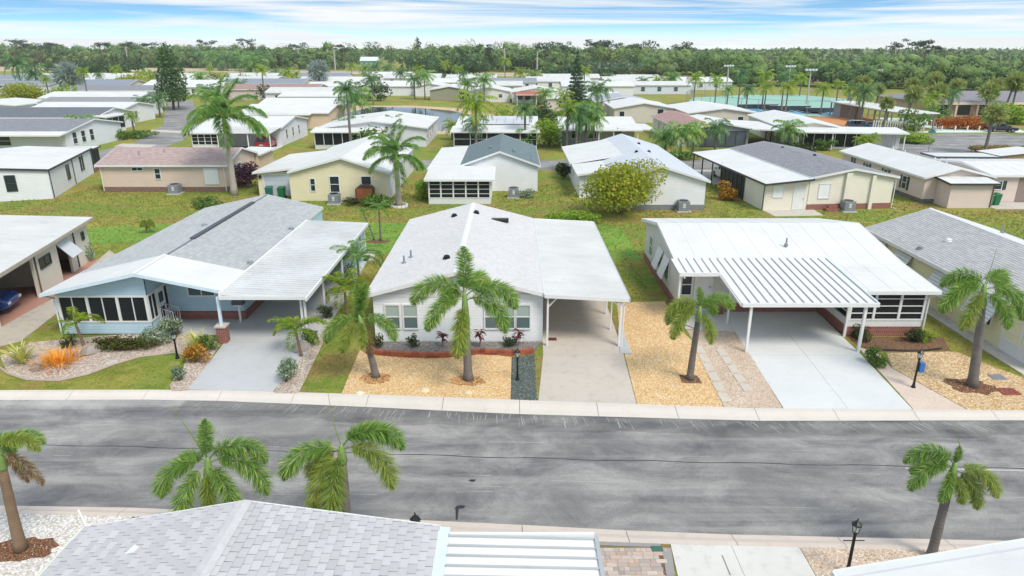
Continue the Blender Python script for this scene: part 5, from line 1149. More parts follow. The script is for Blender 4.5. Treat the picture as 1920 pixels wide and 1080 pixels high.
WORD = ['first', 'second', 'third', 'fourth', 'fifth', 'sixth', 'seventh', 'eighth', 'ninth', 'tenth', 'eleventh', 'twelfth']
for i_, (x0_, y0_, rc_, wc_) in enumerate(((-34, 233, 'w', 'e6e6e6'), (-13, 214, 'v', 'e0d8cc'), (-60, 208, 'w', 'd8dce4'), (-62, 178, 'v', 'e6e6e6'), (8, 158, 'w', 'e0d8cc'), (-8, 236, '9098a4', 'd8dce4'), (-100, 205, 'w', 'e6e6e6'))):
    far(WORD[i_] + ' odd-set house in the scattered far roofs round the pond', x0_, x0_ + 16, y0_, y0_ + 11, 'x', wc_, rc_, 2.7, 3.7, front=W(3, 8, 13, w=1.1), right=W(3, 7), group='far rows of houses')
rs = random.Random(12)
WORD_ = ['first', 'second', 'third', 'fourth', 'fifth', 'sixth', 'seventh', 'eighth', 'ninth', 'tenth', 'eleventh', 'twelfth']
for (yy, xa, xb, st_, where) in ((215, -190, -98, 27, 'behind the left palms'), (255, -210, -100, 27, 'behind the silver palm'), (268, -48, -2, 24, 'beyond the pond'), (285, -200, -50, 29, 'before the sand bank'), (212, 15, 60, 23, 'right of the pond'), (240, 5, 62, 26, 'behind the Norfolk pine'), (268, 12, 62, 25, 'before the right oaks')):
    x = xa; i = 0
    while x < xb:
        L = rs.uniform(17, 22); rc = rs.choice(['w', 'w', 'v', '9098a4', 'v'])
        far(WORD[i] + ' house from the left in the far row ' + where, x, x + L, yy + rs.uniform(-4, 4), yy + 12, 'x', rs.choice(['e6e6e6', 'e0d8cc', 'd8dce4']), rc, 2.7, rs.uniform(3.5, 4.1), front=W(3, 8, 13, w=1.2), group='far rows of houses'); x += st_ * rs.uniform(.9, 1.1); i += 1
# ================================================================== cars
def car(label, x, y, rot, c, kind='suv', z=0.0):
    root = thing('car', label, 'car', (x, y, z), R(rot)); o0 = np.array((x, y, z))
    S = {'suv': [(-2.25, .80, .5, .95, .72, 1.0), (-2.08, .9, .3, 1.0, .70, 1.5), (-1.6, .92, .28, 1.02, .70, 1.66), (-.2, .93, .28, 1.02, .70, 1.68), (.4, .93, .28, 1.0, .68, 1.6), (1.1, .92, .28, .98, .76, 1.02), (1.9, .88, .3, .9, .7, .93), (2.25, .76, .42, .72, .62, .75)],
         'sedan': [(-2.35, .78, .45, .8, .7, .85), (-2.2, .88, .3, .9, .74, .95), (-1.5, .9, .26, .92, .72, 1.0), (-.75, .9, .26, .92, .64, 1.40), (.25, .9, .26, .9, .64, 1.42), (1.15, .9, .26, .88, .74, .92), (2.0, .87, .28, .8, .7, .83), (2.35, .74, .38, .66, .6, .69)]}[kind]
    rings = [[(-w_, yy, zl), (-w_ * 1.01, yy, (zl + zb) / 2), (-w_ * .97, yy, zb), (-wt, yy, zt), (wt, yy, zt), (w_ * .97, yy, zb), (w_ * 1.01, yy, (zl + zb) / 2), (w_, yy, zl)] for yy, w_, zl, zb, wt, zt in S]
    m = MB(); n = 8
    for r in rings: m.v += r
    for i in range(len(rings) - 1):
        for k in range(n): m.f.append((i * n + k, i * n + (k + 1) % n, (i + 1) * n + (k + 1) % n, (i + 1) * n + k))
    m.f.append(tuple(range(n - 1, -1, -1))); m.f.append(tuple((len(rings) - 1) * n + k for k in range(n)))
    def put(mb, nm, mat, par, smooth=False):
        me = bpy.data.meshes.new(nm); me.from_pydata(mb.v, [], mb.f); me.materials.append(mat); o = bpy.data.objects.new(nm, me); link(o, par)
        if smooth: me.polygons.foreach_set('use_smooth', np.ones(len(me.polygons), dtype=bool))
        return o
    body = put(m, 'body', paint('car_paint_' + c, c), root); md = body.modifiers.new('bevel', 'BEVEL'); md.width = .05; md.segments = 2; md.limit_method = 'ANGLE'
    GL = glassm('car_glass', '10161a', .05); a0, a1 = (1, 4) if kind == 'suv' else (2, 5)
    def quad(p, nm, mat, off):
        p = [Vector(q) for q in p]; cc = sum(p, Vector()) / 4; nn = (p[1] - p[0]).cross(p[2] - p[0]).normalized()
        if nn.dot(cc - Vector((0, cc.y * .3, .8))) < 0: nn = -nn
        q = [cc + (v - cc) * .86 + nn * off for v in p]; mb = MB(); mb.hexa([v - nn * .02 for v in q] + q); put(mb, nm, mat, root)
    for i in range(a0, a1):
        if kind == 'sedan' and i == 2: pass
        for s in (2, 5):
            t = 3 if s == 2 else 4
            quad([rings[i][s], rings[i + 1][s], rings[i + 1][t], rings[i][t]], 'side_window', GL, .012)
    e = 4
    quad([rings[e][3], rings[e][4], rings[e + 1][4], rings[e + 1][3]], 'windscreen', GL, .012)
    q = (0, 1) if kind == 'suv' else (2, 3)
    quad([rings[q[0]][3], rings[q[0]][4], rings[q[1]][4], rings[q[1]][3]], 'rear_window', GL, .012)
    RED = plain('tail_light_red', 'a01814', .3); LMP = plain('head_light', 'dfe4e8', .15); BK = plain('tyre', '1a1a1b', .8)
    for sx in (-1, 1):
        put(MB().box(sx * .86 - .07, sx * .86 + .05, -2.27, -2.1, .72, .92), 'tail_light', RED, root); put(MB().box(sx * .62 - .13, sx * .62 + .13, 2.13, 2.27, .58, .70), 'headlight', LMP, root)
        put(MB().box(sx * .92 - .02, sx * .92 + .16 * sx, .75, .9, .98, 1.1), 'mirror', BK, root)
        for wy in (-1.38, 1.38):
            w_ = MB().tube([(sx * .72, wy, .33), (sx * .95, wy, .33)], .33, 16); wo = put(w_, 'wheel', BK, root); put(MB().tube([(sx * .94, wy, .33), (sx * .965, wy, .33)], .2, 12), 'rim', GREYM, wo)
    put(MB().box(-.26, .26, -2.30, -2.24, .58, .70), 'number_plate', WHITE, root)
    return root
x, y = G(515, 272); car('red hatchback parked nose-in under the white carport', -34.6, 97.6, 0, 'a81824', 'suv', .022)
car('white SUV parked under the long white carport', 23.1, 73.2, 4, 'e6e8ea', 'suv', .022)
x, y = G(1880, 248); car('black sedan parked beside the orange shrubs in the lot', x, y + .5, -100, '14171a', 'sedan', .016)
x, y = G(1618, 245); car('dark blue car parked behind the long white house', x, y + 1, -95, '22344c', 'suv')
x, y = G(1637, 272); car('black car under the white slatted porch end', x, y - .4, -90, '15181c', 'sedan')
x, y = G(1640, 248); car('blue sedan next to the dark blue car behind the long house', x + .6, y + 3.2, -95, '2b4a70', 'sedan')
p = Vector((-30.1, 34.0, 0)) - Vector((-27.5, 43.75, 0)); p.rotate(Matrix.Rotation(R(11), 3, 'Z')); p += Vector((-28.05, 43.75, 0)); car('blue car inside the open garage bay at the left edge', p.x, p.y, 13 - 90, '1d3f78', 'suv', .018)

# ================================================================== yard things
def ac(label, x, y, rot=0, s=1.0):
    root = thing('air_conditioner', label, 'air conditioner', (x, y, 0), R(rot)); o = Vector((x, y, 0))
    def b(mb, nm, mat, par=None):
        mb.v = [tuple(Vector(v) * s + o) for v in mb.v]; return mb.build(nm, mat, par or root)
    b(MB().box(-.55, .55, -.55, .55, 0, .08), 'pad', CONC); b(MB().box(-.42, .42, -.42, .42, .08, .85), 'cabinet', plain('ac_grey', '8d9298', .5))
    for k in range(5): b(MB().box(-.435, .435, -.435, .435, .17 + k * .13, .205 + k * .13), 'louvre', GREYM)
    b(MB().lathe([(.36, .85), (.36, .88), (.30, .88), (.30, .86)], 0, 0, 14), 'fan_ring', BLACKM); b(MB().box(-.1, .1, -.43, -.421, .35, .7), 'label_plate', WHITE)
    return root
for l, px, py, r_ in (('air conditioner at the brick base of the beige house', 328, 364, 0), ('large grey air conditioner beside the cream garage house', 627, 383, 0), ('air conditioner beside the white gable of the green-roofed house', 963, 371, 0), ('air conditioner behind the tree at the white house', 1281, 397, 0), ('air conditioner on the lawn beside the cream pilastered house', 1590, 397, 0)):
    x, y = G(px, py); ac(l, x, y + .2, r_, 1.1)
def wheelie(label, x, y, rot=0, c='1f6b45'):
    root = thing('wheelie_bin', label, 'bin', (x, y, 0), R(rot)); mt = plain('bin_plastic_' + c, c, .5); m = MB()
    m.hexa([(x - .24, y - .26, .05), (x + .24, y - .26, .05), (x + .24, y + .26, .05), (x - .24, y + .26, .05), (x - .3, y - .34, .98), (x + .3, y - .34, .98), (x + .3, y + .34, .98), (x - .3, y + .34, .98)]); m.build('bin_body', mt, root)
    MB().hexa([(x - .32, y - .37, .985), (x + .32, y - .37, .985), (x + .32, y + .38, .985), (x - .32, y + .38, .985), (x - .30, y - .34, 1.03), (x + .30, y - .34, 1.03), (x + .30, y + .34, 1.09), (x - .30, y + .34, 1.09)]).build('lid', mt, root)
    MB().tube([(x - .25, y + .44, .98), (x + .25, y + .44, .98)], .02, 6).build('handle', mt, root)
    for s in (-1, 1): MB().tube([(x + s * .25, y + .3, .12), (x + s * .32, y + .3, .12)], .12, 10).build('wheel', BLACKM, root)
wheelie('teal wheelie bin before the grey garage door, on the left', -22.75, 63.3, 5, '1f6b5c'); wheelie('green wheelie bin before the grey garage door, on the right', -21.55, 63.2, -4)
wheelie('green wheelie bin standing against the pink-beige house', 43.3, 60.3, 5); wheelie('green wheelie bin with pale lid to the left of its twin', 42.5, 60.0, -8, '2a7d4c')
x, y = G(98, 505); wheelie('green wheelie bin under the tilted garage shutter', x, y, 20); x, y = G(465, 345); wheelie('dark teal bin beside the purple bush', x, y, 10, '1d4a44')
# rounded storage cabinet
x, y = G(693, 372); c_ = thing('storage_cabinet', 'arched orange-brown storage cabinet against the cream house', 'cabinet', (x, 61.5, 0))
m = MB(); m.prism_xz([(x - .8, 0), (x + .8, 0), (x + .8, 1.3), (x + .5, 1.55), (x, 1.65), (x - .5, 1.55), (x - .8, 1.3)], 61.0, 61.9); m.build('cabinet_body', plain('cabinet_dark', '5a4438', .7), c_)
for s in (-1, 1): MB().prism_xz([(x + min(0, s * .7) + .01, .1), (x + max(0, s * .7) - .01, .1), (x + max(0, s * .7) - .01, 1.35), (x + min(0, s * .7) + .01, 1.35)], 60.95, 61.0).build('cabinet_door', plain('cabinet_orange', 'b8683c', .7, .2), c_)
# post box at the blue house
x, y = G(452, 604); c_ = thing('letter_box', 'black box on a white post before the blue wall', 'letter box', (x, y, 0)); MB().box(x - .045, x + .045, y - .045, y + .045, 0, 1.0).build('post', WHITE, c_); m = MB(); m.prism_xz([(x - .28, 1.0), (x + .28, 1.0), (x + .28, 1.2), (x + .2, 1.3), (x - .2, 1.3), (x - .28, 1.2)], y - .2, y + .2); m.build('box', plain('dark_box', '4a5056', .5), c_); MB().box(x - .2, x + .2, y - .18, y + .18, .93, .998).build('shelf', WHITE, c_)
def lamp(label, x, y, ht, bar=True, tilt=0.0):
    root = thing('lamp_post', label, 'lamp post', (x, y, 0), 0)
    MB().lathe([(.09, 0), (.09, .05), (.06, .12), (.045, .3), (.038, ht - .45), (.05, ht - .42), (.05, ht - .38)], x, y, 10).build('pole', BLACKM, root)
    if bar: MB().tube([(x - .28, y, ht - .62), (x + .28, y, ht - .62)], .014, 6).build('crossbar', BLACKM, root)
    la = MB().lathe([(.05, ht - .38), (.09, ht - .33), (.095, ht - .32)], x, y, 6).build('lantern_base', BLACKM, root)
    MB().lathe([(.075, ht - .32), (.105, ht - .12)], x, y, 6).build('lantern_glass', glassm('lantern_glass', 'b8bcb8', .15), root)
    m = MB().lathe([(.14, ht - .12), (.12, ht - .09), (.05, ht - .02), (.015, ht + .02), (.02, ht + .05), (.004, ht + .09)], x, y, 6)
    for k in range(6): t = k * math.pi / 3; m.tube([(x + .082 * math.cos(t), y + .082 * math.sin(t), ht - .33), (x + .112 * math.cos(t), y + .112 * math.sin(t), ht - .11)], .008, 4)
    m.build('lantern_cap', BLACKM, root); return root
lamp('black lamp post with crossbar in the tan gravel at bottom right', 8.98, 14.72, Hz(14.72, 972) - .08)
x, y = G(970, 713); lamp('slim black lamp post on the dark green gravel strip', x, y, Hz(y, 655), False)
x, y = G(1712, 727); r_ = lamp('black lamp post with a blue box beside the white drive', x, y, Hz(y, 657), False); MB().box(x + .05, x + .25, y - .1, y + .15, .75, 1.15).build('blue_box', plain('blue_plastic', '2f6ea8', .4), r_)
x, y = G(333, 672); lamp('dark lamp post among the shrubs by the blue drive', x, y, Hz(y, 622), False)
lamp('lamp post with only its lantern showing above the nearest roof', -2.32, 13.6, Hz(13.6, 966), False)
# utility boxes, covers
for px, py, w_, d_, l in ((1870, 708, .3, .25, 'dark grated cover in the right gravel bed'), (1890, 735, .38, .3, 'brick-edged cover near the right kerb')):
    x, y = G(px, py); o = MB().box(x - w_, x + w_, y - d_, y + d_, 0, .04)
    for k in range(4): o.box(x - w_ + .04, x + w_ - .04, y - d_ + .06 + k * d_ * .45, y - d_ + .1 + k * d_ * .45, .04, .052)
    o = o.build('utility_cover', BRICK if py == 735 else GREYM, bevel=.008); tag(o, l, 'cover')
x, y = G(210, 680); o = MB().lathe([(.26, 0), (.26, .03), (.2, .035)], x, y, 16).build('utility_cover', CONC); tag(o, 'round pale cover in the lawn before the blue house', 'cover')
x, y = G(1232, 1031); o = MB().box(x - .16, x + .16, y - .1, y + .1, 0, .06).build('utility_cover', plain('green_box', '3a6a5a', .6), bevel=.01); tag(o, 'small green cover in the paver drive', 'cover')
x, y = G(1035, 637); o = MB().box(x - .22, x + .22, y - .15, y + .15, .02, .05)
for k in range(5): o.box(x - .2, x + .2, y - .13 + k * .055, y - .1 + k * .055, .05, .06)
o = o.build('door_mat', plain('red_mat', '6a3028', .9), bevel=.005); tag(o, 'small dark red mat at the carport post', 'mat')
x, y = G(1362, 1062); o = MB().tube([(x, y - .35, .03), (x, y + .4, .03)], .012, 5).build('metal_rod', GREYM); tag(o, 'thin grey rod lying on the white concrete drive', 'rod')
for px, py, l in ((880, 1050, 0),): pass
m = MB(); x, y = G(1150, 640); m.hexa([(4.98, 28.7, .02), (5.5, 28.6, .02), (5.55, 31.5, .02), (5.3, 31.6, .02), (4.98, 28.7, .05), (5.5, 28.6, .05), (5.35, 31.5, .05), (5.3, 31.6, .05)]); tag(m.build('splash_slab', plain('grey_slab', 'b4b8bc', .8)), 'grey slab at the foot of the middle carport posts', 'slab')
m = MB(); pts = [(8.55 + 1.1 * t + .25 * math.sin(6 * t), 32.1 - .55 * math.sin(3.1 * t) + .1 * math.sin(14 * t), .045) for t in np.linspace(0, 1, 24)]; tag(m.tube(pts, .016, 5).build('garden_hose', plain('grey_hose', '5a5a58', .5)), 'grey garden hose curled on the pale path', 'hose')
# path border rope by the right bed
m = MB(); pts = [G(px, py) for px, py in ((1655, 657), (1690, 659), (1730, 659), (1765, 655))]; tag(m.tube([(x, y, .05) for x, y in pts], .04, 6).build('garden_edging', BLACKM), 'dark edging along the mulch before the screened room', 'edging')

# ================================================================== club house, courts, poles
h = thing('club_house', 'long low club house with grey hipped roof behind the fan palms', 'club house', (105, 150, 0))
x0, x1, y0, y1 = 84.5, 135, 143, 163
MB().box(x0, x1, y0, y1, .02, 2.9).build('wall', stucco('club_wall', 'd8b8a4'), h)
rm = shingles('club_roof', '8f8c92', 'x'); e = .9; zt, ze = 4.6, 2.95
MB().slab([(x0 - e, y0 - e, ze), (x1 + e, y0 - e, ze), (x1 - 9, 153, zt), (x0 + 9, 153, zt)], .1).build('roof_slope', rm, h); MB().slab([(x0 + 9, 153, zt), (x1 - 9, 153, zt), (x1 + e, y1 + e, ze), (x0 - e, y1 + e, ze)], .1).build('roof_slope', rm, h)
MB().hexa([(x0 - e, y0 - e, ze - .1), (x0 + 9, 153, zt - .1), (x0 + 9, 153.01, zt - .1), (x0 - e, y1 + e, ze - .1), (x0 - e, y0 - e, ze), (x0 + 9, 153, zt), (x0 + 9, 153.01, zt), (x0 - e, y1 + e, ze)]).build('roof_hip', rm, h)
MB().box(x0 - e, x1 + e, y0 - e - .1, y0 - e, ze - .45, ze + .02).build('fascia', plain('peach_fascia', 'e6cdbc', .6), h)
for i in range(12):
    x = x0 + 1 + i * 4.3; post(h, x, y0 - .7, 2.6, .4, plain('peach_column', 'dcc0ae', .7), name='column'); window(h, '-y', y0, x + 2.1, .5, 2.4, 1.8, 2, 1, frame=DT)
h = thing('pool_canopy', 'long white canopy roof on posts beside the pool', 'canopy', (73, 128, 0))
lean(h, 66, 72.5, 119, 147, 2.9, 2.9, 2.9, 2.9, WROOF, .18)
for k in range(7):
    for x in (66.4, 72.1): post(h, x, 119.5 + k * 4.5, 2.75, .2, GREYM)
MB().box(67, 71.5, 143, 146.5, .02, 2.7).build('shed_wall', plain('shed_grey', 'a89c98', .7), h)
o = MB().poly([(66, 116), (86, 116), (92, 132), (76, 141), (73, 141), (73, 119)], -.01, .03).build('pool_deck', plain('pale_pool_deck', 'cfe0da', .7)); tag(o, kind='structure')
h = thing('slat_fence', 'white slatted enclosure fence beside the parking lot', 'fence', (63, 118, 0)); SLF = plain('fence_grey_white', 'c9c6c2', .6)
for k in range(22):
    x = 60.5 + k * .36; MB().box(x, x + .2, 117 - k * .08, 117.08 - k * .08, 0, 1.9).build('slat', SLF, h)
MB().hexa([(60.5, 117.1, 1.6), (68.4, 115.3, 1.6), (68.4, 115.4, 1.6), (60.5, 117.2, 1.6), (60.5, 117.1, 1.75), (68.4, 115.3, 1.75), (68.4, 115.4, 1.75), (60.5, 117.2, 1.75)]).build('rail', SLF, h)
CT1 = plain('court_green', '8fb8a8', .8, .1, .2); CT2 = plain('court_blue', '6fa6c4', .8, .1, .2); LN = plain('court_line', 'e6eaea', .7)
cpoly = [G(px, py) for px, py in ((1285, 196), (1300, 183), (1400, 178), (1500, 178), (1592, 186), (1592, 208), (1560, 219), (1420, 214), (1330, 206))]
o = MB().poly(cpoly, -.01, .03).build('tennis_court', CT1); tag(o, kind='structure')
def court(px0, py0, w_, d_):
    x, y = G(px0, py0); q = MB().box(x - w_, x + w_, y - d_, y + d_, .03, .045); o = q.build('court_surface', CT2); tag(o, kind='structure')
    m = MB()
    for s in (-1, 1): m.box(x - w_, x + w_, y + s * d_ * .96 - .1, y + s * d_ * .96 + .1, .045, .05); m.box(x + s * w_ * .8 - .1, x + s * w_ * .8 + .1, y - d_ * .95, y + d_ * .95, .0455, .0505)
    tag(m.build('court_lines', LN), kind='structure')
    n = thing('tennis_net', 'dark net across the blue court at picture column %d' % px0 if False else 'dark net across the ' + {1420: 'left', 1480: 'middle', 1545: 'right'}[px0] + ' blue court', 'net', (x, y, .05))
    MB().box(x - w_ * .85, x + w_ * .85, y - .03, y + .03, .06, 1.0).build('net', screenm('net_dark', '39464c'), n); MB().box(x - w_ * .85, x + w_ * .85, y - .035, y + .035, 1.0, 1.07).build('net_tape', WHITE, n)
    for s in (-1, 1): MB().tube([(x + s * w_ * .85, y, .05), (x + s * w_ * .85, y, 1.15)], .06, 6).build('net_post', BLACKM, n)
court(1420, 204, 5.5, 9); court(1480, 207, 5.5, 9.5); court(1545, 211, 5, 8)
tag(MB().poly([G(px, py) for px, py in ((1500, 222), (1585, 215), (1640, 222), (1640, 236), (1560, 238))], -.01, .024).build('clay_patch', plain('orange_clay', 'c88a58', .9, .15)), kind='structure')
fp = cpoly[:]; h = thing('court_fence', 'tall wire fence with many posts round the tennis courts', 'fence', (fp[0][0], fp[0][1], 0))
for (ax_, ay), (bx_, by) in zip(fp, fp[1:] + fp[:1]):
    k = max(1, int(math.hypot(bx_ - ax_, by - ay) / 4))
    for i in range(k): t = i / k; MB().tube([(ax_ + (bx_ - ax_) * t, ay + (by - ay) * t, 0), (ax_ + (bx_ - ax_) * t, ay + (by - ay) * t, 3.0)], .05, 5).build('post', GREYM, h)
    MB().tube([(ax_, ay, 3.0), (bx_, by, 3.0)], .035, 4).build('top_rail', GREYM, h)
def pole(label, px, py, top, kind='light', side=1, Y=None):
    x, y = G(px, py)
    if Y: x, y = x / y * Y, Y
    ht = Hz(y, top); root = thing('light_pole' if kind != 'utility' else 'utility_pole', label, 'light pole' if kind != 'utility' else 'utility pole', (x, y, 0)); r_ = max(.12, y * .00095)
    MB().tube([(x, y, 0), (x, y, ht * .6), (x, y, ht)], [r_ * 1.3, r_ * 1.1, r_ * .8], 6).build('pole', GALV, root)
    if kind == 'light':
        MB().tube([(x, y, ht - .3), (x + side * 2, y, ht + .9), (x + side * 4, y, ht + 1.4)], r_ * .6, 5).build('arm', GALV, root); MB().box(x + side * 3.6 - .1, x + side * 3.6 + 1.2 * side, y - .3, y + .3, ht + 1.25, ht + 1.5).build('lamp_head', GREYM, root)
    elif kind == 'flood':
        MB().box(x - 1.3, x + 1.3, y - .2, y + .2, ht - .1, ht + .1).build('crossarm', GALV, root)
        for k in (-1, -.33, .33, 1): MB().box(x + k * 1.2 - .25, x + k * 1.2 + .25, y - .45, y + .05, ht + .1, ht + .5).build('lamp_head', WHITE, root)
    else:
        MB().box(x - 1.5, x + 1.5, y - .12, y + .12, ht - .9, ht - .7).build('crossarm', GALV, root); MB().lathe([(.35, ht - 4.2), (.35, ht - 3.0)], x + .5, y, 8).build('transformer', GREYM, root)
ord_ = ['first', 'second', 'third', 'fourth', 'fifth', 'sixth', 'seventh', 'eighth', 'ninth', 'tenth', 'eleventh', 'twelfth', 'thirteenth', 'fourteenth', 'fifteenth', 'sixteenth', 'seventeenth', 'eighteenth']
for i, (px, py, tp, kd, sd_) in enumerate(((20, 123, 88, 'utility', 1), (78, 123, 97, 'flood', 1), (242, 126, 87, 'utility', 1), (270, 126, 93, 'utility', 1), (363, 124, 95, 'light', 1), (373, 127, 91, 'light', -1), (562, 129, 92, 'light', -1), (588, 126, 96, 'light', 1), (605, 126, 94, 'utility', 1), (629, 132, 92, 'utility', 1), (946, 136, 90, 'utility', 1), (1007, 138, 98, 'light', 1), (1255, 141, 90, 'light', 1))):
    pole(ord_[i] + ' tall pole from the left along the highway before the wood', px, py, tp, kd, sd_)
for i, (px, py, tp) in enumerate(((1361, 178, 125), (1475, 180, 126), (1512, 195, 133), (1640, 168, 133))): pole(ord_[i] + ' court floodlight pole from the left', px, py, tp, 'flood')
x, y = G(1740, 286); r_ = thing('street_sign', 'small teal street sign on a post at the parking lot', 'sign', (x, y, 0)); MB().tube([(x, y, 0), (x, y, 2.6)], .04, 6).build('post', GREYM, r_); MB().box(x - .5, x + .5, y - .02, y + .02, 2.6, 2.85).build('sign_blade', plain('sign_teal', '2f7d78', .5), r_); MB().box(x - .02, x + .02, y - .5, y + .5, 2.86, 3.1).build('sign_blade', plain('sign_teal', '2f7d78', .5), r_)
for i, px in enumerate((1670, 1690, 1765, 1790, 1813, 1835)):
    x, y = G(px, 246 if px > 1700 else 250); o = MB().lathe([(.12, 0), (.12, .8), (.06, .9)], x, y, 8).build('bollard', plain('cream_bollard', 'e0d6c0', .6)); tag(o, ord_[i] + ' cream bollard from the left along the parking lot', 'bollard', 'bollards along the parking lot')
# ================================================================== vegetation
def crown_at(px, py, Y):
    z = Hz(Y, py); d = Y * _c + (CAM_H - z) * _s; return (px - 960) / FPX * d, Y, z
SETS = [FOXF, FOXYF, FOXDF]
def fox(label, bpx, cpx, fr, shaft=1.0, r0=.17, r1=.13, sc=1.0, spear=0., base=None, seed=1, dY=0., trunk=None, curve=0.):
    bx, by = base or G(*bpx); cx, cy, cz = crown_at(cpx[0], cpx[1], by + dY)
    return palm(label, bx, by, cx - (cx - bx) * .15, cy, cz - shaft, r0, r1, fr, SETS, shaft, trunk, sc=sc, spear=spear, seed=seed, group='foxtail palms along the street', curve=curve)
# azimuth: 0 right, 90 away, 180 left, 270 to the camera
fox('tall foxtail palm on golden gravel before the white house', (878, 712), (872, 552), [(0, 100, 0, 1.1), (1, 178, 0, 1.12), (1, 2, 0, 1.15), (2, 212, 0, 1.05), (2, -28, 0, 1.1), (3, 262, 1, 1.1), (2, 120, 0), (1, 60, 0), (4, 235, 2, .9)], 1.45, .2, .14, 1.05, 1.5, seed=2)
fox('leaning foxtail palm with a brown hanging frond on golden gravel', (705, 707), (678, 594), [(0, 40, 0, .95), (0, 125, 0, .9), (2, 188, 0), (2, -8, 0), (3, 222, 1, .9), (3, 285, 1, .7), (2, 100, 0, .8), (4, -40, 2, .9)], .75, .17, .11, .86, .8, seed=3)
fox('foxtail palm with yellowing fronds between the two drives', (1293, 712), (1312, 578), [(1, 185, 1, .85), (1, 8, 0, .9), (2, 205, 1, .9), (3, 285, 1, .8), (2, 150, 0, .8), (2, 40, 0, .8), (0, 120, 0, .55)], .55, .16, .11, .95, seed=4)
fox('thick-trunked leaning foxtail palm at the right edge', (1822, 725), (1848, 536), [(1, 30, 0, 1.05), (2, 185, 0, 1.0), (1, 165, 0, .9), (2, -15, 0, 1.0), (3, 218, 1, .95), (3, -65, 0, .9), (2, 95, 0, .8)], .9, .2, .13, 1.0, 1.6, seed=5)
fox('foxtail palm with a brown drooping frond cropped at the left', (40, 1032), (-6, 838), [(1, 0, 1, .8), (1, 25, 0, .8), (3, -8, 2, 1.0), (3, 180, 0), (2, 110, 0), (2, 250, 1), (4, 10, 2, .8)], .7, .16, .11, .72, seed=6, trunk=PTRUNK2)
fox('foxtail palm rising behind the pale grey roof, with an upright plume', None, (388, 862), [(0, 60, 0, .85), (2, 186, 0, 1.05), (2, -6, 0, 1.05), (1, 8, 0, .95), (3, 232, 0, 1.0), (3, -38, 0, 1.0), (4, 275, 1, .8), (2, 150, 0, .8)], .6, .15, .11, .82, 1.7, base=(-8.3, 15.45), seed=7)
fox('foxtail palm behind the roof with a broad arching right frond', None, (640, 838), [(1, 10, 0, 1.05), (1, 35, 0, .95), (2, 190, 0, 1.05), (3, 225, 1, 1.0), (3, 268, 1, 1.05), (2, -20, 1, 1.05), (3, 160, 1, .9)], .5, .15, .11, .86, 1.7, base=(-4.55, 15.6), seed=8)
fox('slender leaning foxtail palm beside the black lamp post', (1745, 1046), (1790, 872), [(1, 165, 0, .85), (2, 180, 0, .8), (2, 150, 0, .7), (3, -20, 1, .8), (2, -35, 1, .75), (3, 230, 0, .6), (0, 60, 0, .4), (4, 300, 1, .6)], .5, .13, .1, .8, 1.2, seed=9)
# royal palms of the second row
def royal(label, bpx, cpx, sc=1.0, n=17, seed=1, r0=.3, shaft=1.5, sets=None, name='royal_palm', trunk=RTRUNK, r1=None, sm=SHAFTG, group='royal palms of the second row'):
    bx, by = G(*bpx); cx, cy, cz = crown_at(cpx[0], cpx[1], by); rs_ = random.Random(seed); fr = []
    for i in range(n): fr.append(((0, 1, 1, 2, 2, 3, 3, 2, 3, 1, 4)[i % 11], i * 137.5 + rs_.uniform(-12, 12), 0, rs_.uniform(.85, 1.08)))
    return palm(label, bx, by, cx, cy, cz - shaft, r0, r1 or r0 * .6, fr, [sets or ROYF], shaft, trunk, sm, name, group, sc, seed=seed)
royal('tall royal palm beside the beige house and purple bush', (440, 366), (418, 208), 1.22, 19, 3, .34, 2.0)
royal('royal palm in a white ring beside the cream house', (748, 386), (742, 284), 1.0, 18, 4, .3, 1.6)
x, y = G(748, 387); m = MB()
for i in range(14):
    t = 6.283 * i / 14; m2 = MB().box(-.14, .14, -.08, .08, 0, .22)
ring = thing('tree_ring', 'ring of white blocks round the royal palm', 'tree ring', (x, y, 0))
for i in range(14):
    t = 6.283 * i / 14; cx, cy = x + .75 * math.cos(t), y + .75 * math.sin(t); q = MB().box(-.155, .155, -.07, .07, 0, .2); q.v = [(cx + a * -math.sin(t) + b * math.cos(t), cy + a * math.cos(t) + b * math.sin(t), c) for a, b, c in q.v]; q.build('block', WHITE, ring)
# small palms round the blue house and lawns
def smallp(label, bpx, ht, n, sc, sets=SMALLF, seed=1, name='young_palm', kinds=(1, 2, 3, 2, 1, 3, 2), r0=.07, lean_=(0, 0), trunk=PTRUNK2, az0=0, azr=360):
    bx, by = G(*bpx); rs_ = random.Random(seed); fr = [(kinds[i % len(kinds)], az0 + (i * 137.5 if azr == 360 else azr * i / n) + rs_.uniform(-10, 10), 0, rs_.uniform(.85, 1.1)) for i in range(n)]
    return palm(label, bx, by, bx + lean_[0], by + lean_[1], ht, r0, r0 * .8, fr, [sets], .12, trunk, SHAFTG, name, None, sc, seed=seed, bulge=1.5)
smallp('young palm with few fronds beside the grey boulder', (158, 650), 1.05, 7, 1.0, seed=2, kinds=(2, 1, 2, 2), lean_=(-.15, 0)); smallp('yellow-green young palm beside the blue driveway', (565, 668), 1.25, 10, 1.1, seed=3, lean_=(-.1, -.1))
smallp('palm clump with yellow fronds against the carport edge', (650, 590), 1.35, 17, 1.15, seed=4); smallp('dark green bushy palm at the back of the carport', (674, 536), 1.7, 18, .8, PALMF, seed=5)
smallp('taller of the twin thin palms on the back lawn', (714, 452), 2.3, 11, .48, PALMF, 6, r0=.07, trunk=PTRUNK); smallp('shorter leaning twin of the thin palms on the back lawn', (702, 450), 1.9, 9, .42, PALMF, 7, r0=.06, lean_=(-.7, .2), trunk=PTRUNK)
o = splat([(G(708, 453)[0], G(708, 453)[1], .9, .5)], .02, 14, 6, MULCH, 'mulch_ring'); tag(o, 'dark mulch patch under the twin thin palms', 'mulch ring')
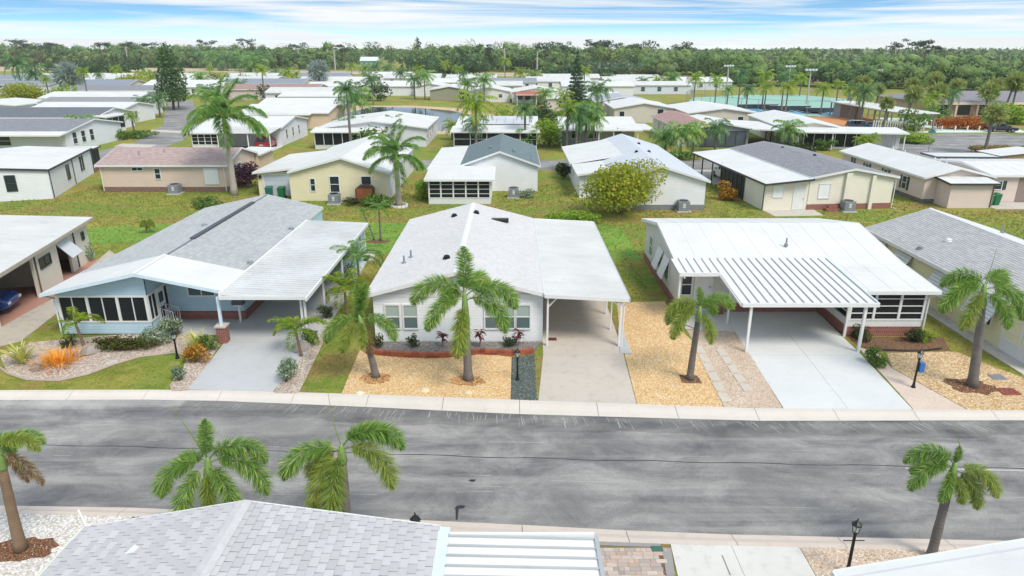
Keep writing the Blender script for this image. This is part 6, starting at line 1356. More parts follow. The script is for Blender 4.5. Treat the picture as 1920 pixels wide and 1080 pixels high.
smallp('stunted drooping palm on the lawn behind the blue house', (274, 437), .9, 9, .38, FOXYF, 8, kinds=(3, 4, 3, 2), r0=.06, lean_=(.2, 0))

# shrubs near the street
VAR = leafm('variegated_leaf', '4f7048', 'b8c8a8', 'e0e8d4'); GRN = leafm('green_leaf', '446a2a', '7d9c46', '9fb65a'); DKG = leafm('dark_leaf', '30482a', '587440', '7a5a3c'); YG = leafm('yellow_green_leaf', '7d9426', 'b9bb38', 'd8c84a'); LIME = leafm('lime_leaf', '6f9a2a', 'a4bf44', 'c4cc5c'); ORN = leafm('orange_strap', 'ee9c20', 'f8c250', 'de801c', .25); YEL = leafm('yellow_strap', 'c8c45c', 'e6e29a', '8fa04a', .25); CROT = leafm('croton_leaf', 'b06a28', 'd8b03c', '6d7a28'); REDL = leafm('ti_plant_leaf', '5a2430', '8a4a48', '3a2a28'); PURP = leafm('purple_leaf', '4a2c40', '7a4c64', '5a3a38'); RUST = leafm('hedge_leaf', '3d5424', '6f7a34', '8a4a2c')
g_ = lambda px, py: G(px, py)
def S(label, px, py, wd, h, mat, n=500, size=.06, seed=1, **k): x, y = G(px, py); return shrub(label, x, y, wd, h, mat, n, size, seed, **k)
x, y = g_(42, 682); straps('yellow strap-leaf plant at the left end of the rock bed', x, y, 54, 1.1, .05, YEL, 1, up=62, spread=30, arch=55)
x, y = g_(112, 682); r_ = straps('bright orange spiky plant cluster in the rock bed', x, y, 130, .75, .03, ORN, 2, up=52, spread=50, arch=40, cr=.75)
x, y = g_(362, 664); straps('yellow strap-leaf plant behind the croton by the driveway', x - .05, y + .6, 46, 1.05, .045, YEL, 3, up=62, spread=28, arch=60)
S('orange and yellow croton bush at the blue driveway', 368, 680, 1.15, .95, CROT, 900, .06, 3); S('small green shrub beside the brick column', 395, 655, .95, .75, GRN, 700, .05, 4)
S('low dark hedge with rusty tips under the screened room', 226, 655, 2.9, .75, RUST, 2600, .055, 5, name='hedge', cat='hedge', k=16, wy=.9)
S('variegated shrub at the screen room corner, left of two', 292, 645, 1.35, 1.0, VAR, 1500, .05, 6); S('variegated shrub beside the entry steps, right of two', 330, 632, 1.2, 1.05, VAR, 1400, .05, 7)
S('small variegated shrub near the kerb by the blue drive', 337, 714, .7, .85, VAR, 520, .05, 8); S('rusty low plant behind the orange cluster', 128, 650, .9, .45, DKG, 420, .05, 9)
S('round green-white shrub near the kerb, right of the blue drive', 536, 716, 1.05, 1.1, VAR, 1100, .05, 10); S('leafy green shrub by the boulder right of the blue drive', 583, 645, .9, .9, GRN, 800, .05, 11); S('dark green shrub under the carport palm clump', 612, 598, .8, .9, DKG, 600, .05, 12); S('thin shrub behind the carport palms near the path', 655, 520, 1.0, 1.0, DKG, 300, .06, 13)
for i, (px, py, h) in enumerate(((830, 655, 1.0), (900, 652, 1.25), (972, 652, 1.15))):
    x, y = G(px, py); y = 29.15; r_ = thing('ti_plant', ('left', 'middle', 'right')[i] + ' red-leaved ti plant in the wavy planter', 'plant', (x, y, .15)); MB().tube([(x, y, .15), (x + .05, y, .15 + h * .6)], .02, 5).build('stem', BARK, r_); rr = random.Random(i)
    for k in range(26):
        az = k * 2.4; e0 = R(rr.uniform(-10, 70)); L = rr.uniform(.25, .42); z0 = h * (.35 + .35 * rr.random()); ex, ey = math.cos(az), math.sin(az); V = []
        for s in range(4): t = s / 3; d = L * t; a = e0 - t * .7; wv = .05 * math.sin(math.pi * min(.95, .15 + .8 * t)); zz = z0 + d * math.sin(a); V += [(d * ex * math.cos(a) - ey * wv, d * ey * math.cos(a) + ex * wv, zz), (d * ex * math.cos(a) + ey * wv, d * ey * math.cos(a) - ex * wv, zz)]
        me = bpy.data.meshes.new('leaf'); me.from_pydata(V, [], [(0, 1, 3, 2), (2, 3, 5, 4), (4, 5, 7, 6)]); me.materials.append(REDL); mesh_obj('leaf', me, r_)
for i, (px, l) in enumerate(((712, 'first'), (776, 'second'), (868, 'third'), (953, 'fourth'))):
    x, y = G(px, 650); shrub(l + ' small dark shrub from the left in the wavy planter', x, 29.2, .6, .6, DKG, 260, .055, 20 + i, z=.15)
S('dark shrub behind the carport post at the brick base', 1612, 638, 1.1, .75, DKG, 800, .05, 30); S('dark shrub at the middle of the brick screen room', 1708, 640, 1.0, .85, DKG, 800, .05, 31); S('yellow-green shrub at the screen room corner', 1735, 640, .75, .7, LIME, 500, .05, 32); S('round bright green shrub at the foot of the carport post', 1641, 683, .95, .85, GRN, 1300, .045, 33)
S('tall variegated bush against the left edge house', 150, 490, 1.6, 1.7, VAR, 1100, .07, 34); S('small variegated bush before the garage bay', 85, 530, .9, 1.3, VAR, 520, .06, 35)
# second row shrubs and the yellow-green tree
def tree(label, x, y, wd, z0, h, mat, n, size, seed, name='tree', r0=.16, k=14, group=None, lumps=None, limb=5, cat='tree', squash=1.):
    rg = np.random.default_rng(seed); root = thing(name, label, cat, (x, y, 0), 0, group); lp = lumps or lumpy(wd, h - z0, z0, k, rg, squash)
    V, F = leaf_cloud(lp, n, size, rg); me = mesh_np('crown', V, F); me.materials.append(mat); mesh_obj('crown', me, root)
    m = MB(); zt = z0 + (h - z0) * .3; m.tube([(0, 0, -.05), (.03 * wd, 0, zt * .5), (0, .02 * wd, zt)], [r0 * 1.3, r0, r0 * .7], 8)
    for i in range(min(limb, len(lp))): l = lp[i]; m.tube([(0, 0, zt * .75), (l[0] * .5, l[1] * .5, (zt + l[2]) / 2), (l[0], l[1], l[2])], [r0 * .6, r0 * .4, r0 * .15], 6)
    me = bpy.data.meshes.new('trunk'); me.from_pydata(m.v, [], m.f); me.materials.append(BARK); mesh_obj('trunk', me, root); return root
x, y = G(1165, 402); tree('round yellow-green tree before the white second-row house', x, y, 6.1, .6, 4.7, YG, 9000, .12, 1, k=26, r0=.15)
S('long lime green hedge behind the middle carport', 1075, 418, 4.4, 1.0, LIME, 4200, .08, 36, name='hedge', cat='hedge', k=18, wy=1.6); S('bright green bush beyond the blue house ridge', 393, 388, 2.4, 1.2, GRN, 1500, .09, 37); S('dark round shrub beside the back street', 1056, 335, 1.7, 2.0, DKG, 1200, .1, 38); S('yellow and rusty plant at the white carport', 1365, 375, 1.9, 1.9, CROT, 1100, .1, 39)
x, y = G(465, 352); tree('purple-leaved bush beside the cream garage', x, y, 2.7, .3, 2.9, PURP, 1600, .11, 3, name='purple_bush', cat='bush')
S('leafy planting beneath the cream house windows', 705, 388, 3.0, 1.2, GRN, 1500, .1, 40); S('wispy shrub between the cream and green-roofed houses', 793, 372, 1.8, 2.0, LIME, 900, .1, 41); S('low planting against the cream house air conditioner', 660, 384, 1.8, .7, DKG, 500, .08, 42)
S('flowering shrub by the gable air conditioner', 985, 371, 1.8, .8, VAR, 600, .08, 43)
# ---------------------------------------------------------------- far palms: shared crowns
def crown_mesh(name, n, L, ll, steps, mat, seed, fan=False):
    rg = np.random.default_rng(seed); V = []; 
    if fan:
        for i in range(n):
            t = rg.uniform(0, 6.283); e = math.asin(rg.uniform(-.75, 1)); d = np.array([math.cos(e) * math.cos(t), math.cos(e) * math.sin(t), math.sin(e)]); c = d * L * .75; a = np.cross(d, rg.normal(0, 1, 3)); a /= np.linalg.norm(a); b = np.cross(d, a)
            for k in range(9):
                q = math.pi * (k / 8 - .5) * 1.5; v = (d * math.cos(q) + a * math.sin(q)) * ll * rg.uniform(.8, 1.1) + np.array([0, 0, -.12]); wv = b * .06 + (-d * math.sin(q) + a * math.cos(q)) * .07; V += [c, c + v * .5 + wv, c + v, c + v * .5 - wv]
    else:
        for i in range(n):
            az = i * 2.4 + rg.uniform(-.2, .2); e0 = math.radians(80 - 105 * (i / n) ** 1.1); dr = math.radians(rg.uniform(75, 110)); p = np.zeros(3); h = np.array([math.cos(az), math.sin(az), 0]); s_ = np.array([-math.sin(az), math.cos(az), 0])
            for k in range(steps):
                t = k / (steps - 1); a = max(e0 - dr * t ** 1.2, math.radians(-85)); T = h * math.cos(a) + np.array([0, 0, math.sin(a)]); U = -h * math.sin(a) + np.array([0, 0, math.cos(a)])
                l = ll * (.35 + .65 * math.sin(math.pi * min(1, .15 + .8 * t)))
                for sg in (-1, 1):
                    d = s_ * sg + T * .5 + U * rg.uniform(-.3, .4); d /= np.linalg.norm(d); wv = T * L / steps * .55; V += [p - wv * .3, p + d * l * .5 + wv - np.array([0, 0, .04 * L]), p + d * l - np.array([0, 0, .14 * L]), p + d * l * .5 - wv - np.array([0, 0, .04 * L])]
                p = p + T * L / steps
    me = mesh_np(name, np.array(V), np.arange(len(V)).reshape(-1, 4)); me.materials.append(mat); return me
CQ = [crown_mesh('crown', 17, 2.3, .62, 22, PALMB, 5 + i) for i in range(2)] + [crown_mesh('crown', 16, 2.2, .6, 22, PALMY, 9)] + [crown_mesh('crown', 18, 2.6, .7, 22, PALM, 12)]
CF = [crown_mesh('crown', 52, 1.0, .8, 0, FAN, 20, True), crown_mesh('crown', 46, .95, .8, 0, FAN, 21, True)]; CS = crown_mesh('crown', 75, 1.5, 1.15, 0, SILVER, 25, True)
TM = {}
def trunk_mesh(k, mat):
    if (k, mat.name) not in TM:
        me = bpy.data.meshes.new('trunk'); c = (.02, -.03, .05)[k]; m = MB().tube([(0, 0, -.02), (c, 0, .3), (c * 1.6, .01, .65), (0, 0, 1.)], [1.25, 1, .9, .8], 8); me.from_pydata(m.v, [], m.f); me.materials.append(mat); TM[(k, mat.name)] = me
    return TM[(k, mat.name)]
def fpalm(label, bpx, cy, crown, sc=1.0, name='palm_tree', r=.16, mat=PTRUNK, cx=None, group='distant palms', seed=0, z0=0.):
    bx, by = G(*bpx); z = Hz(by, cy); root = thing(name, label, 'palm tree', (bx, by, z0), 0, group); rr = random.Random(int(bpx[0] * 7 + bpx[1]))
    dx = 0 if cx is None else (cx - bpx[0]) / FPX * (by * _c + (CAM_H - z) * _s)
    o = mesh_obj('trunk', trunk_mesh(rr.randrange(3), mat), root); o.scale = (r, r, z)
    if dx:
        o.rotation_euler = (0, math.atan2(dx, z), 0)
    mesh_obj('crown', crown, root, (dx, 0, z), (0, 0, rr.uniform(0, 6.28)), sc); return root
# palms between the houses: (base px, crown py, crown, scale, label)
FP = [((160, 268), 232, CQ[3], 1.1, 'palm before the grey-roofed house left of the back street', None), ((176, 268), 238, CQ[2], .85, 'small palm right beside the palm left of the back street', None), ((272, 222), 190, CQ[0], 1.0, 'left of two palms at the verge of the back street', None), ((301, 220), 186, CQ[0], 1.15, 'right of two palms at the verge of the back street', None), ((252, 250), 218, CQ[2], .7, 'small leafy palm before the screened end porch', None),
      ((668, 232), 185, CQ[3], 1.7, 'big drooping palm behind the pond house', None), ((650, 262), 232, CQ[0], 1.0, 'left queen palm at the pond house porch', None), ((692, 262), 236, CQ[0], 1.05, 'right queen palm at the pond house porch', None), ((738, 262), 228, CQ[0], .9, 'queen palm right behind the white-ringed royal palm', None),
      ((885, 278), 232, CQ[0], 1.05, 'queen palm at the corner of the screened panel-roof house', 890), ((848, 262), 236, CQ[2], .9, 'rusty palm left of the screened panel-roof house', None), ((990, 278), 258, CQ[3], .95, 'low palm at the right end of the screened panel-roof house', None),
      ((1085, 280), 222, CQ[3], .95, 'left of the palms before the grey posted porch', None), ((1098, 280), 215, CQ[3], 1.1, 'tallest of the palms before the grey posted porch', None), ((1112, 280), 224, CQ[3], .9, 'right of the palms before the grey posted porch', None),
      ((1246, 292), 258, CQ[3], 1.0, 'left palm of the clump beside the pale grey roof', None), ((1275, 296), 250, CQ[3], 1.15, 'middle palm of the clump beside the pale grey roof', None), ((1298, 292), 246, CQ[2], 1.05, 'yellowish right palm of the clump beside the pale grey roof', None), ((1340, 284), 240, CQ[0], 1.05, 'queen palm before the grey screened house', None), ((1478, 282), 242, CQ[3], 1.05, 'palm before the long white house facing the lot', 1474), ((1628, 290), 262, CQ[2], .75, 'lime palm before the white slatted porch', None), ((1612, 290), 264, CQ[2], .65, 'lower lime palm left of the slatted porch palm', None),
      ((778, 186), 148, CQ[0], 1.4, 'left of the two tall palms on the pond bank', None), ((797, 187), 144, CQ[3], 1.5, 'right of the two tall palms on the pond bank', None), ((877, 192), 157, CQ[3], 1.25, 'palm before the white house across the pond', None), ((908, 192), 150, CQ[3], 1.4, 'taller palm right of the white house across the pond', None), ((1021, 206), 176, CQ[3], 1.2, 'palm left of the Norfolk pine', None), ((1057, 216), 180, CQ[2], 1.2, 'yellow-green palm against the Norfolk pine', None), ((660, 140), 124, CQ[2], 1.6, 'small palm by the far highway left of the big oak', None), ((858, 150), 130, CQ[2], 1.6, 'small palm by the far highway right of the big oak', None), ((1340, 195), 150, CQ[2], 1.2, 'second palm from the left in front of the courts', None), ((1300, 196), 147, CQ[2], 1.35, 'leftmost palm in front of the courts', None)]
for b_, cy, cm, s_, l, cx in FP: fpalm(l, b_, cy, cm, s_, cx=cx)
for i, (bx_, by_, cy, s_, q) in enumerate(((1362, 205, 168, .85, 3), (1383, 203, 140, 1.2, 0), (1398, 211, 167, 1.0, 0), (1428, 205, 143, 1.25, 2), (1432, 209, 164, 1.1, 2), (1464, 208, 145, 1.05, 0), (1471, 220, 163, 1.1, 2), (1499, 180, 147, 1.35, 2), (1538, 215, 166, 1.05, 2), (1568, 190, 158, 1.0, 2), (1587, 208, 168, .95, 2))): fpalm(ord_[i] + ' palm from the left among those round the blue courts', (bx_, by_), cy, CQ[q], s_)
for i, (bx_, by_, cy, s_, cx) in enumerate(((1602, 225, 158, 1.5, 1607), (1640, 215, 166, 1.2, None), (1654, 252, 193, .95, None), (1690, 246, 176, 1.3, 1702), (1700, 220, 160, 1.4, None), (1738, 228, 172, 1.5, 1748), (1740, 215, 150, 1.5, None), (1775, 222, 160, 1.3, 1782), (1842, 228, 172, 1.5, None), (1850, 222, 158, 1.4, None), (1878, 222, 152, 1.6, 1887), (1893, 222, 158, 1.2, None))): fpalm(ord_[i] + ' fan palm from the left before the club house', (bx_, by_), cy, CF[i % 2], s_, 'fan_palm', .2, cx=cx, group='fan palms before the club house')
fpalm('bushy fan palm beside the parking lot', (1846, 288), 212, CF[1], 1.35, 'fan_palm', .2)
fpalm('silver-blue palm among the left roofs', (137, 182), 142, CS, 2.2, 'silver_palm', .4); fpalm('silver-blue palm beyond the red car house roofs', (600, 168), 132, CS, 2.0, 'silver_palm', .4)
for i, (bx_, by_, cy) in enumerate(((392, 131, 107), (410, 132, 110), (425, 133, 112), (460, 133, 112), (470, 134, 117), (475, 135, 120), (491, 134, 108))): fpalm(ord_[i] + ' palm from the left in the row before the far wood', (bx_, by_), cy, CQ[i % 2 * 3], 4.0, r=.7, mat=RTRUNK)
for i, (bx_, by_, cy, s_) in enumerate(((42, 168, 120, 2.6), (72, 172, 138, 2.4), (290, 172, 145, 1.6), (378, 168, 145, 1.6), (452, 175, 160, 1.5), (516, 152, 138, 2.0), (541, 160, 138, 2.0), (686, 145, 128, 1.8), (705, 148, 126, 2.0), (728, 146, 128, 2.0), (975, 152, 136, 1.8), (1000, 158, 142, 1.8), (1140, 162, 146, 1.6), (1205, 172, 154, 1.4), (1232, 172, 152, 1.5), (1258, 172, 147, 1.6))): fpalm(ord_[i] + ' palm from the left scattered among the farthest roofs', (bx_, by_), cy, CQ[i % 4], s_, r=.22)
rr = random.Random(31); nq = 0
BL = [leaf_cloud(lumpy(5, 3.6, .1, 9, np.random.default_rng(300 + i)), 420, .24, np.random.default_rng(310 + i)) for i in range(3)]
BM = []
for i, (V_, F_) in enumerate(BL):
    for mt in (GRN, LIME, DKG): me = mesh_np('foliage', V_, F_); me.materials.append(mt); BM.append(me)
spots = []
for (x0_, x1_, y0_, y1_, n_, wh) in ((-120, -62, 108, 200, 16, 'among the left roofs'), (-60, -34, 112, 190, 12, 'between the back street and the pond'), (-170, -60, 200, 310, 26, 'among the far left roofs'), (-50, 40, 195, 330, 24, 'among the far roofs beyond the pond'), (14, 62, 118, 200, 16, 'left of the courts'), (56, 110, 100, 140, 8, 'round the parking lot'), (-34, 60, 87, 132, 40, 'beyond the back street')):
    for i in range(n_):
        spots.append((rr.uniform(x0_, x1_), rr.uniform(y0_, y1_), wh, i))
WD2 = ['first', 'second', 'third', 'fourth', 'fifth', 'sixth', 'seventh', 'eighth', 'ninth', 'tenth', 'eleventh', 'twelfth', 'thirteenth', 'fourteenth', 'fifteenth', 'sixteenth', 'seventeenth', 'eighteenth', 'nineteenth', 'twentieth', 'twenty-first', 'twenty-second', 'twenty-third', 'twenty-fourth', 'twenty-fifth', 'twenty-sixth']
boxes = []
for o in bpy.data.objects:
    if o.parent is not None and o.name.startswith('wall') and o.type == 'MESH':
        b0 = base_of(o); v = np.empty(len(o.data.vertices) * 3); o.data.vertices.foreach_get('co', v); v = v.reshape(-1, 3); boxes.append((v[:, 0].min() + b0.x, v[:, 0].max() + b0.x, v[:, 1].min() + b0.y, v[:, 1].max() + b0.y))
def free(x, y, mrg=2.2):
    if any(a - mrg < x < b + mrg and c - mrg < y < d + mrg for a, b, c, d in boxes): return False
    if -37 < x < -6 and 116 < y < 170: return False
    if -100 < x < -46 and abs(x - np.interp(y, [86, 105, 130, 158, 190], [-52, -53.5, -61, -74, -89])) < 5: return False
    return True
byw = {}
for x, y, wh, i in spots:
    if 1120 < 960 + FPX * x / y < 1800 and wh in ('beyond the back street', 'left of the courts'): continue
    if free(x, y): byw.setdefault(wh, []).append((x, y))
for wh, L_ in byw.items():
    L_.sort(key=lambda q: q[0] / q[1])
    ip = ib = 0
    for j, (x, y) in enumerate(L_):
        if j % 2 == 0:
            z_ = rr.uniform(4, 8.5); root = thing('palm_tree', WD2[ip] + ' loose palm from the left ' + wh, 'palm tree', (x, y, 0), 0, 'distant palms'); ip += 1
            o = mesh_obj('trunk', trunk_mesh(j % 3, PTRUNK), root); o.scale = (.17, .17, z_); mesh_obj('crown', CQ[j % 4], root, (0, 0, z_), (0, 0, rr.uniform(0, 6)), rr.uniform(.9, 1.5))
        else:
            root = thing('bush', WD2[ib] + ' loose bush from the left ' + wh, 'bush', (x, y, 0), 0, 'distant bushes'); ib += 1
            mesh_obj('foliage', BM[rr.randrange(9)], root, (0, 0, 0), (0, 0, rr.uniform(0, 6)), rr.uniform(.7, 1.4)); o = mesh_obj('stem', trunk_mesh(0, BARK), root); o.scale = (.12, .12, 1.2)
# ---------------------------------------------------------------- middle distance trees
x, y = G(1080, 214); rg = np.random.default_rng(4); hh = Hz(y, 98); tree('tall dark Norfolk pine behind the panel-roof house', x, y, 5, 1, hh, leafm('pine_needle', '2c4a30', '4f6f4a', '5f7a50'), 4200, .2, 5, 'norfolk_pine', .22, lumps=[(0, 0, 1.5 + (hh - 1.6) * i / 15, 2.9 * (1 - i / 16.5), 2.9 * (1 - i / 16.5), .32) for i in range(16)], limb=0)
x, y = G(326, 206); hh = Hz(y, 80); tree('tall columnar dark tree at the end of the back street', x, y, 6, 2, hh, leafm('dark_tree_leaf', '3d5c34', '688650', '84a060'), 3600, .28, 6, 'columnar_tree', .25, lumps=[(rg.uniform(-.7, .7), rg.uniform(-.7, .7), 3 + (hh - 4) * i / 13, 3.4 * (1 - (i / 16) ** 2.4), 3.4 * (1 - (i / 16) ** 2.4), 1.2) for i in range(14)], limb=0)
x, y = G(55, 200); tree('yellow-green bushy tree among the left roofs', x, y, 9, .3, Hz(y, 152), YG, 3600, .24, 7, 'bushy_tree', k=18); x, y = G(118, 188); tree('dark round bush beside the silver palm', x, y, 4, .2, Hz(y, 162), DKG, 900, .22, 8, 'bush', cat='bush'); x, y = G(245, 170); tree('yellow-green leafy tree behind the grey roof row', x, y, 14, .3, Hz(y, 140), YG, 2200, .4, 9, 'bushy_tree', k=16); x, y = G(335, 202); tree('small bare-limbed tree at the end of the back street', x, y, 5, 1.5, Hz(y, 160), LIME, 500, .25, 10, 'small_tree', limb=8)
x, y = G(1105, 222); tree('light green tree beside the Norfolk pine', x, y, 5, 1, Hz(y, 185), LIME, 2000, .2, 11, 'light_green_tree'); x, y = G(1030, 275); tree('dense green shrubbery between the panel-roof and porch houses', x, y, 4, .2, 4.2, LIME, 2400, .16, 12, 'shrubbery', cat='shrub'); x, y = G(1018, 230); tree('low mixed shrubs on the pond lawn', x, y, 7, .1, 2.6, GRN, 1200, .22, 13, 'shrubbery', cat='shrub')
x, y = G(1000, 215); shrub('round dry grass clump on the pond lawn', x, y, 2.6, 1.1, leafm('dry_grass_leaf', '8a8050', 'a89a68'), 600, .14, 14)
x, y = G(850, 142); tree('big dark oak on the highway verge left of centre', x, y, 44, 1, Hz(y, 106), leafm('oak_leaf', '2c4826', '5a7440', '6f8a48'), 3800, .95, 15, 'oak_tree', 1.0, k=22, squash=1.0); x, y = G(1120, 146); tree('broad grey-green oak beyond the Norfolk pine', x, y, 32, 1, Hz(y, 112), leafm('oak_leaf_grey', '48604a', '728a66', '86986c'), 3200, .8, 16, 'oak_tree', .9, k=22); x, y = G(1060, 148); tree('dark oak just left of the broad grey-green oak', x, y, 22, 1, Hz(y, 122), leafm('oak_leaf', '2c4826', '5a7440', '6f8a48'), 1800, .8, 17, 'oak_tree', .8, k=16); x, y = G(185, 140); tree('dark spreading tree on the verge at the left', x, y, 44, 1, Hz(y, 112), leafm('oak_leaf', '2c4826', '5a7440', '6f8a48'), 2600, .9, 18, 'oak_tree', .9, k=20)
x, y = G(784, 120); hh = Hz(y, 70); tree('narrow dark tree rising alone above the horizon', x, y, 8, 2, hh, DKG, 700, .8, 19, 'columnar_tree', .5, lumps=[(rg.uniform(-1, 1), 0, 4 + (hh - 5) * i / 9, 4.5 * (1 - i / 10) + 1.2, 4.5 * (1 - i / 10) + 1.2, 2.2) for i in range(10)], limb=0)
x, y = G(1812, 242); shrub('wide orange-red shrub bank beside the parking lot', x, y, 13, 2.2, leafm('orange_shrub', 'b0561c', 'd88a38', '8a5a2c'), 4200, .2, 50, name='orange_shrubs', k=22, wy=4); x, y = G(1705, 268); shrub('lime green cycad clump on the parking island', x, y, 5, 2.0, LIME, 1800, .2, 51); x, y = G(1865, 285); shrub('dry golden ornamental grass clump in the lot', x, y, 5.5, 1.3, leafm('golden_grass', 'a08a4c', 'c4ac6c', '8a7a44'), 2000, .16, 52, wy=3); x, y = G(1920, 288); shrub('clipped green hedge at the edge of the lot', x, y, 8, 1.1, GRN, 2600, .14, 53, name='hedge', cat='hedge', wy=2); x, y = G(1905, 232); tree('bright green bush beside the club house', x, y, 8, .2, 4.2, LIME, 1600, .3, 54, 'bush', cat='bush')
x, y = G(262, 258); shrub('green shrub row before the screened end porch', x, y, 5, 1.5, GRN, 1500, .14, 55); x, y = G(222, 262); shrub('dark green shrub at the brick porch base', x, y, 3.4, 1.6, GRN, 1000, .14, 56); x, y = G(68, 262); shrub('lime shrub before the big-windowed grey house', x, y, 2.6, 1.9, LIME, 800, .14, 57); x, y = G(645, 265); shrub('planting below the queen palms at the pond house', x, y, 6, 1.6, GRN, 1500, .16, 58, wy=2.5); x, y = G(1480, 285); shrub('mixed planting before the long white house', x, y, 10, 1.2, DKG, 1700, .16, 59, wy=2.5); x, y = G(1545, 282); shrub('dark shrub at the dark screened front', x, y, 2.6, 1.8, GRN, 700, .14, 60); x, y = G(1400, 228); shrub('grey-green flowering shrubs at the court fence', x, y, 10, 2.2, VAR, 1500, .2, 61, wy=3)
x, y = G(470, 262); shrub('low shrubs below the screened window of the red car house', x, y, 5, 1.0, DKG, 800, .14, 62, wy=1.5); x, y = G(1262, 300); shrub('mixed planting under the palm clump', x, y, 6, 1.4, GRN, 1300, .15, 63, wy=3)
# ---------------------------------------------------------------- grass tufts on the nearer lawns
def tufts():
    rg = np.random.default_rng(5); n = 52000; P_ = np.stack([rg.uniform(-46, 46, n), 24 + (70 - 24) * rg.random(n) ** 1.0], 1)
    keep = np.ones(n, bool)
    def cut(poly):
        x, y = P_[:, 0], P_[:, 1]; c = np.zeros(n, bool); k = len(poly)
        for i in range(k):
            x0, y0 = poly[i]; x1, y1 = poly[i - 1]
            if y0 == y1: continue
            c ^= ((y0 > y) != (y1 > y)) & (x < (x1 - x0) * (y - y0) / (y1 - y0) + x0)
        return c
    for p in BEDS + DRVS: keep &= ~cut(p)
    for (a, b, c, d) in boxes + [(1.4, 5.5, 29, 45), (-13.8, -9.4, 29, 45), (-22.2, -13, 30.5, 49), (8, 20.3, 28, 44), (-31.5, -23.5, 25, 45), (-8, -1.5, 60, 67), (-24.3, -11, 63.5, 80), (5.8, 9, 62, 81), (21, 26, 55.5, 70), (37.5, 52, 58, 62), (-6.8, 1.6, 28.4, 30)]: keep &= ~((P_[:, 0] > a - .1) & (P_[:, 0] < b + .1) & (P_[:, 1] > c - .1) & (P_[:, 1] < d + .1))
    fb = np.interp(P_[:, 0], [-60, -21, -13.4, -7, 0, 4.85, 9.6, 20, 60], [25.0, 25.12, 25.17, 24.84, 24.31, 23.96, 23.62, 23.45, 23.2]); keep &= P_[:, 1] > fb + .03
    Q = P_[keep]; m_ = len(Q); V = []; 
    for k in range(3):
        t = rg.uniform(0, 6.28, m_); h_ = rg.uniform(.03, .085, m_) * (1 + (Q[:, 1] - 25) / 60); w_ = rg.uniform(.012, .03, m_) * (1 + (Q[:, 1] - 25) / 30); ox, oy = rg.normal(0, .03, m_), rg.normal(0, .03, m_)
        a = np.stack([Q[:, 0] + ox - w_ * np.cos(t), Q[:, 1] + oy - w_ * np.sin(t), 0 * t], 1); b = np.stack([Q[:, 0] + ox + w_ * np.cos(t), Q[:, 1] + oy + w_ * np.sin(t), 0 * t], 1); c = np.stack([Q[:, 0] + ox + rg.normal(0, .03, m_), Q[:, 1] + oy + rg.normal(0, .03, m_), h_], 1); V.append(np.stack([a, b, c], 1))
    V = np.concatenate(V).reshape(-1, 3); me = mesh_np('grass', V, np.arange(len(V)).reshape(-1, 3)); me.materials.append(leafm('grass_blade', '859442', 'a4a654', 'b8ae6a', .3)); o = bpy.data.objects.new('grass', me); col.objects.link(o); tag(o, 'rough grass tufts on the lawns round the houses', 'grass', kind='stuff')
tufts()
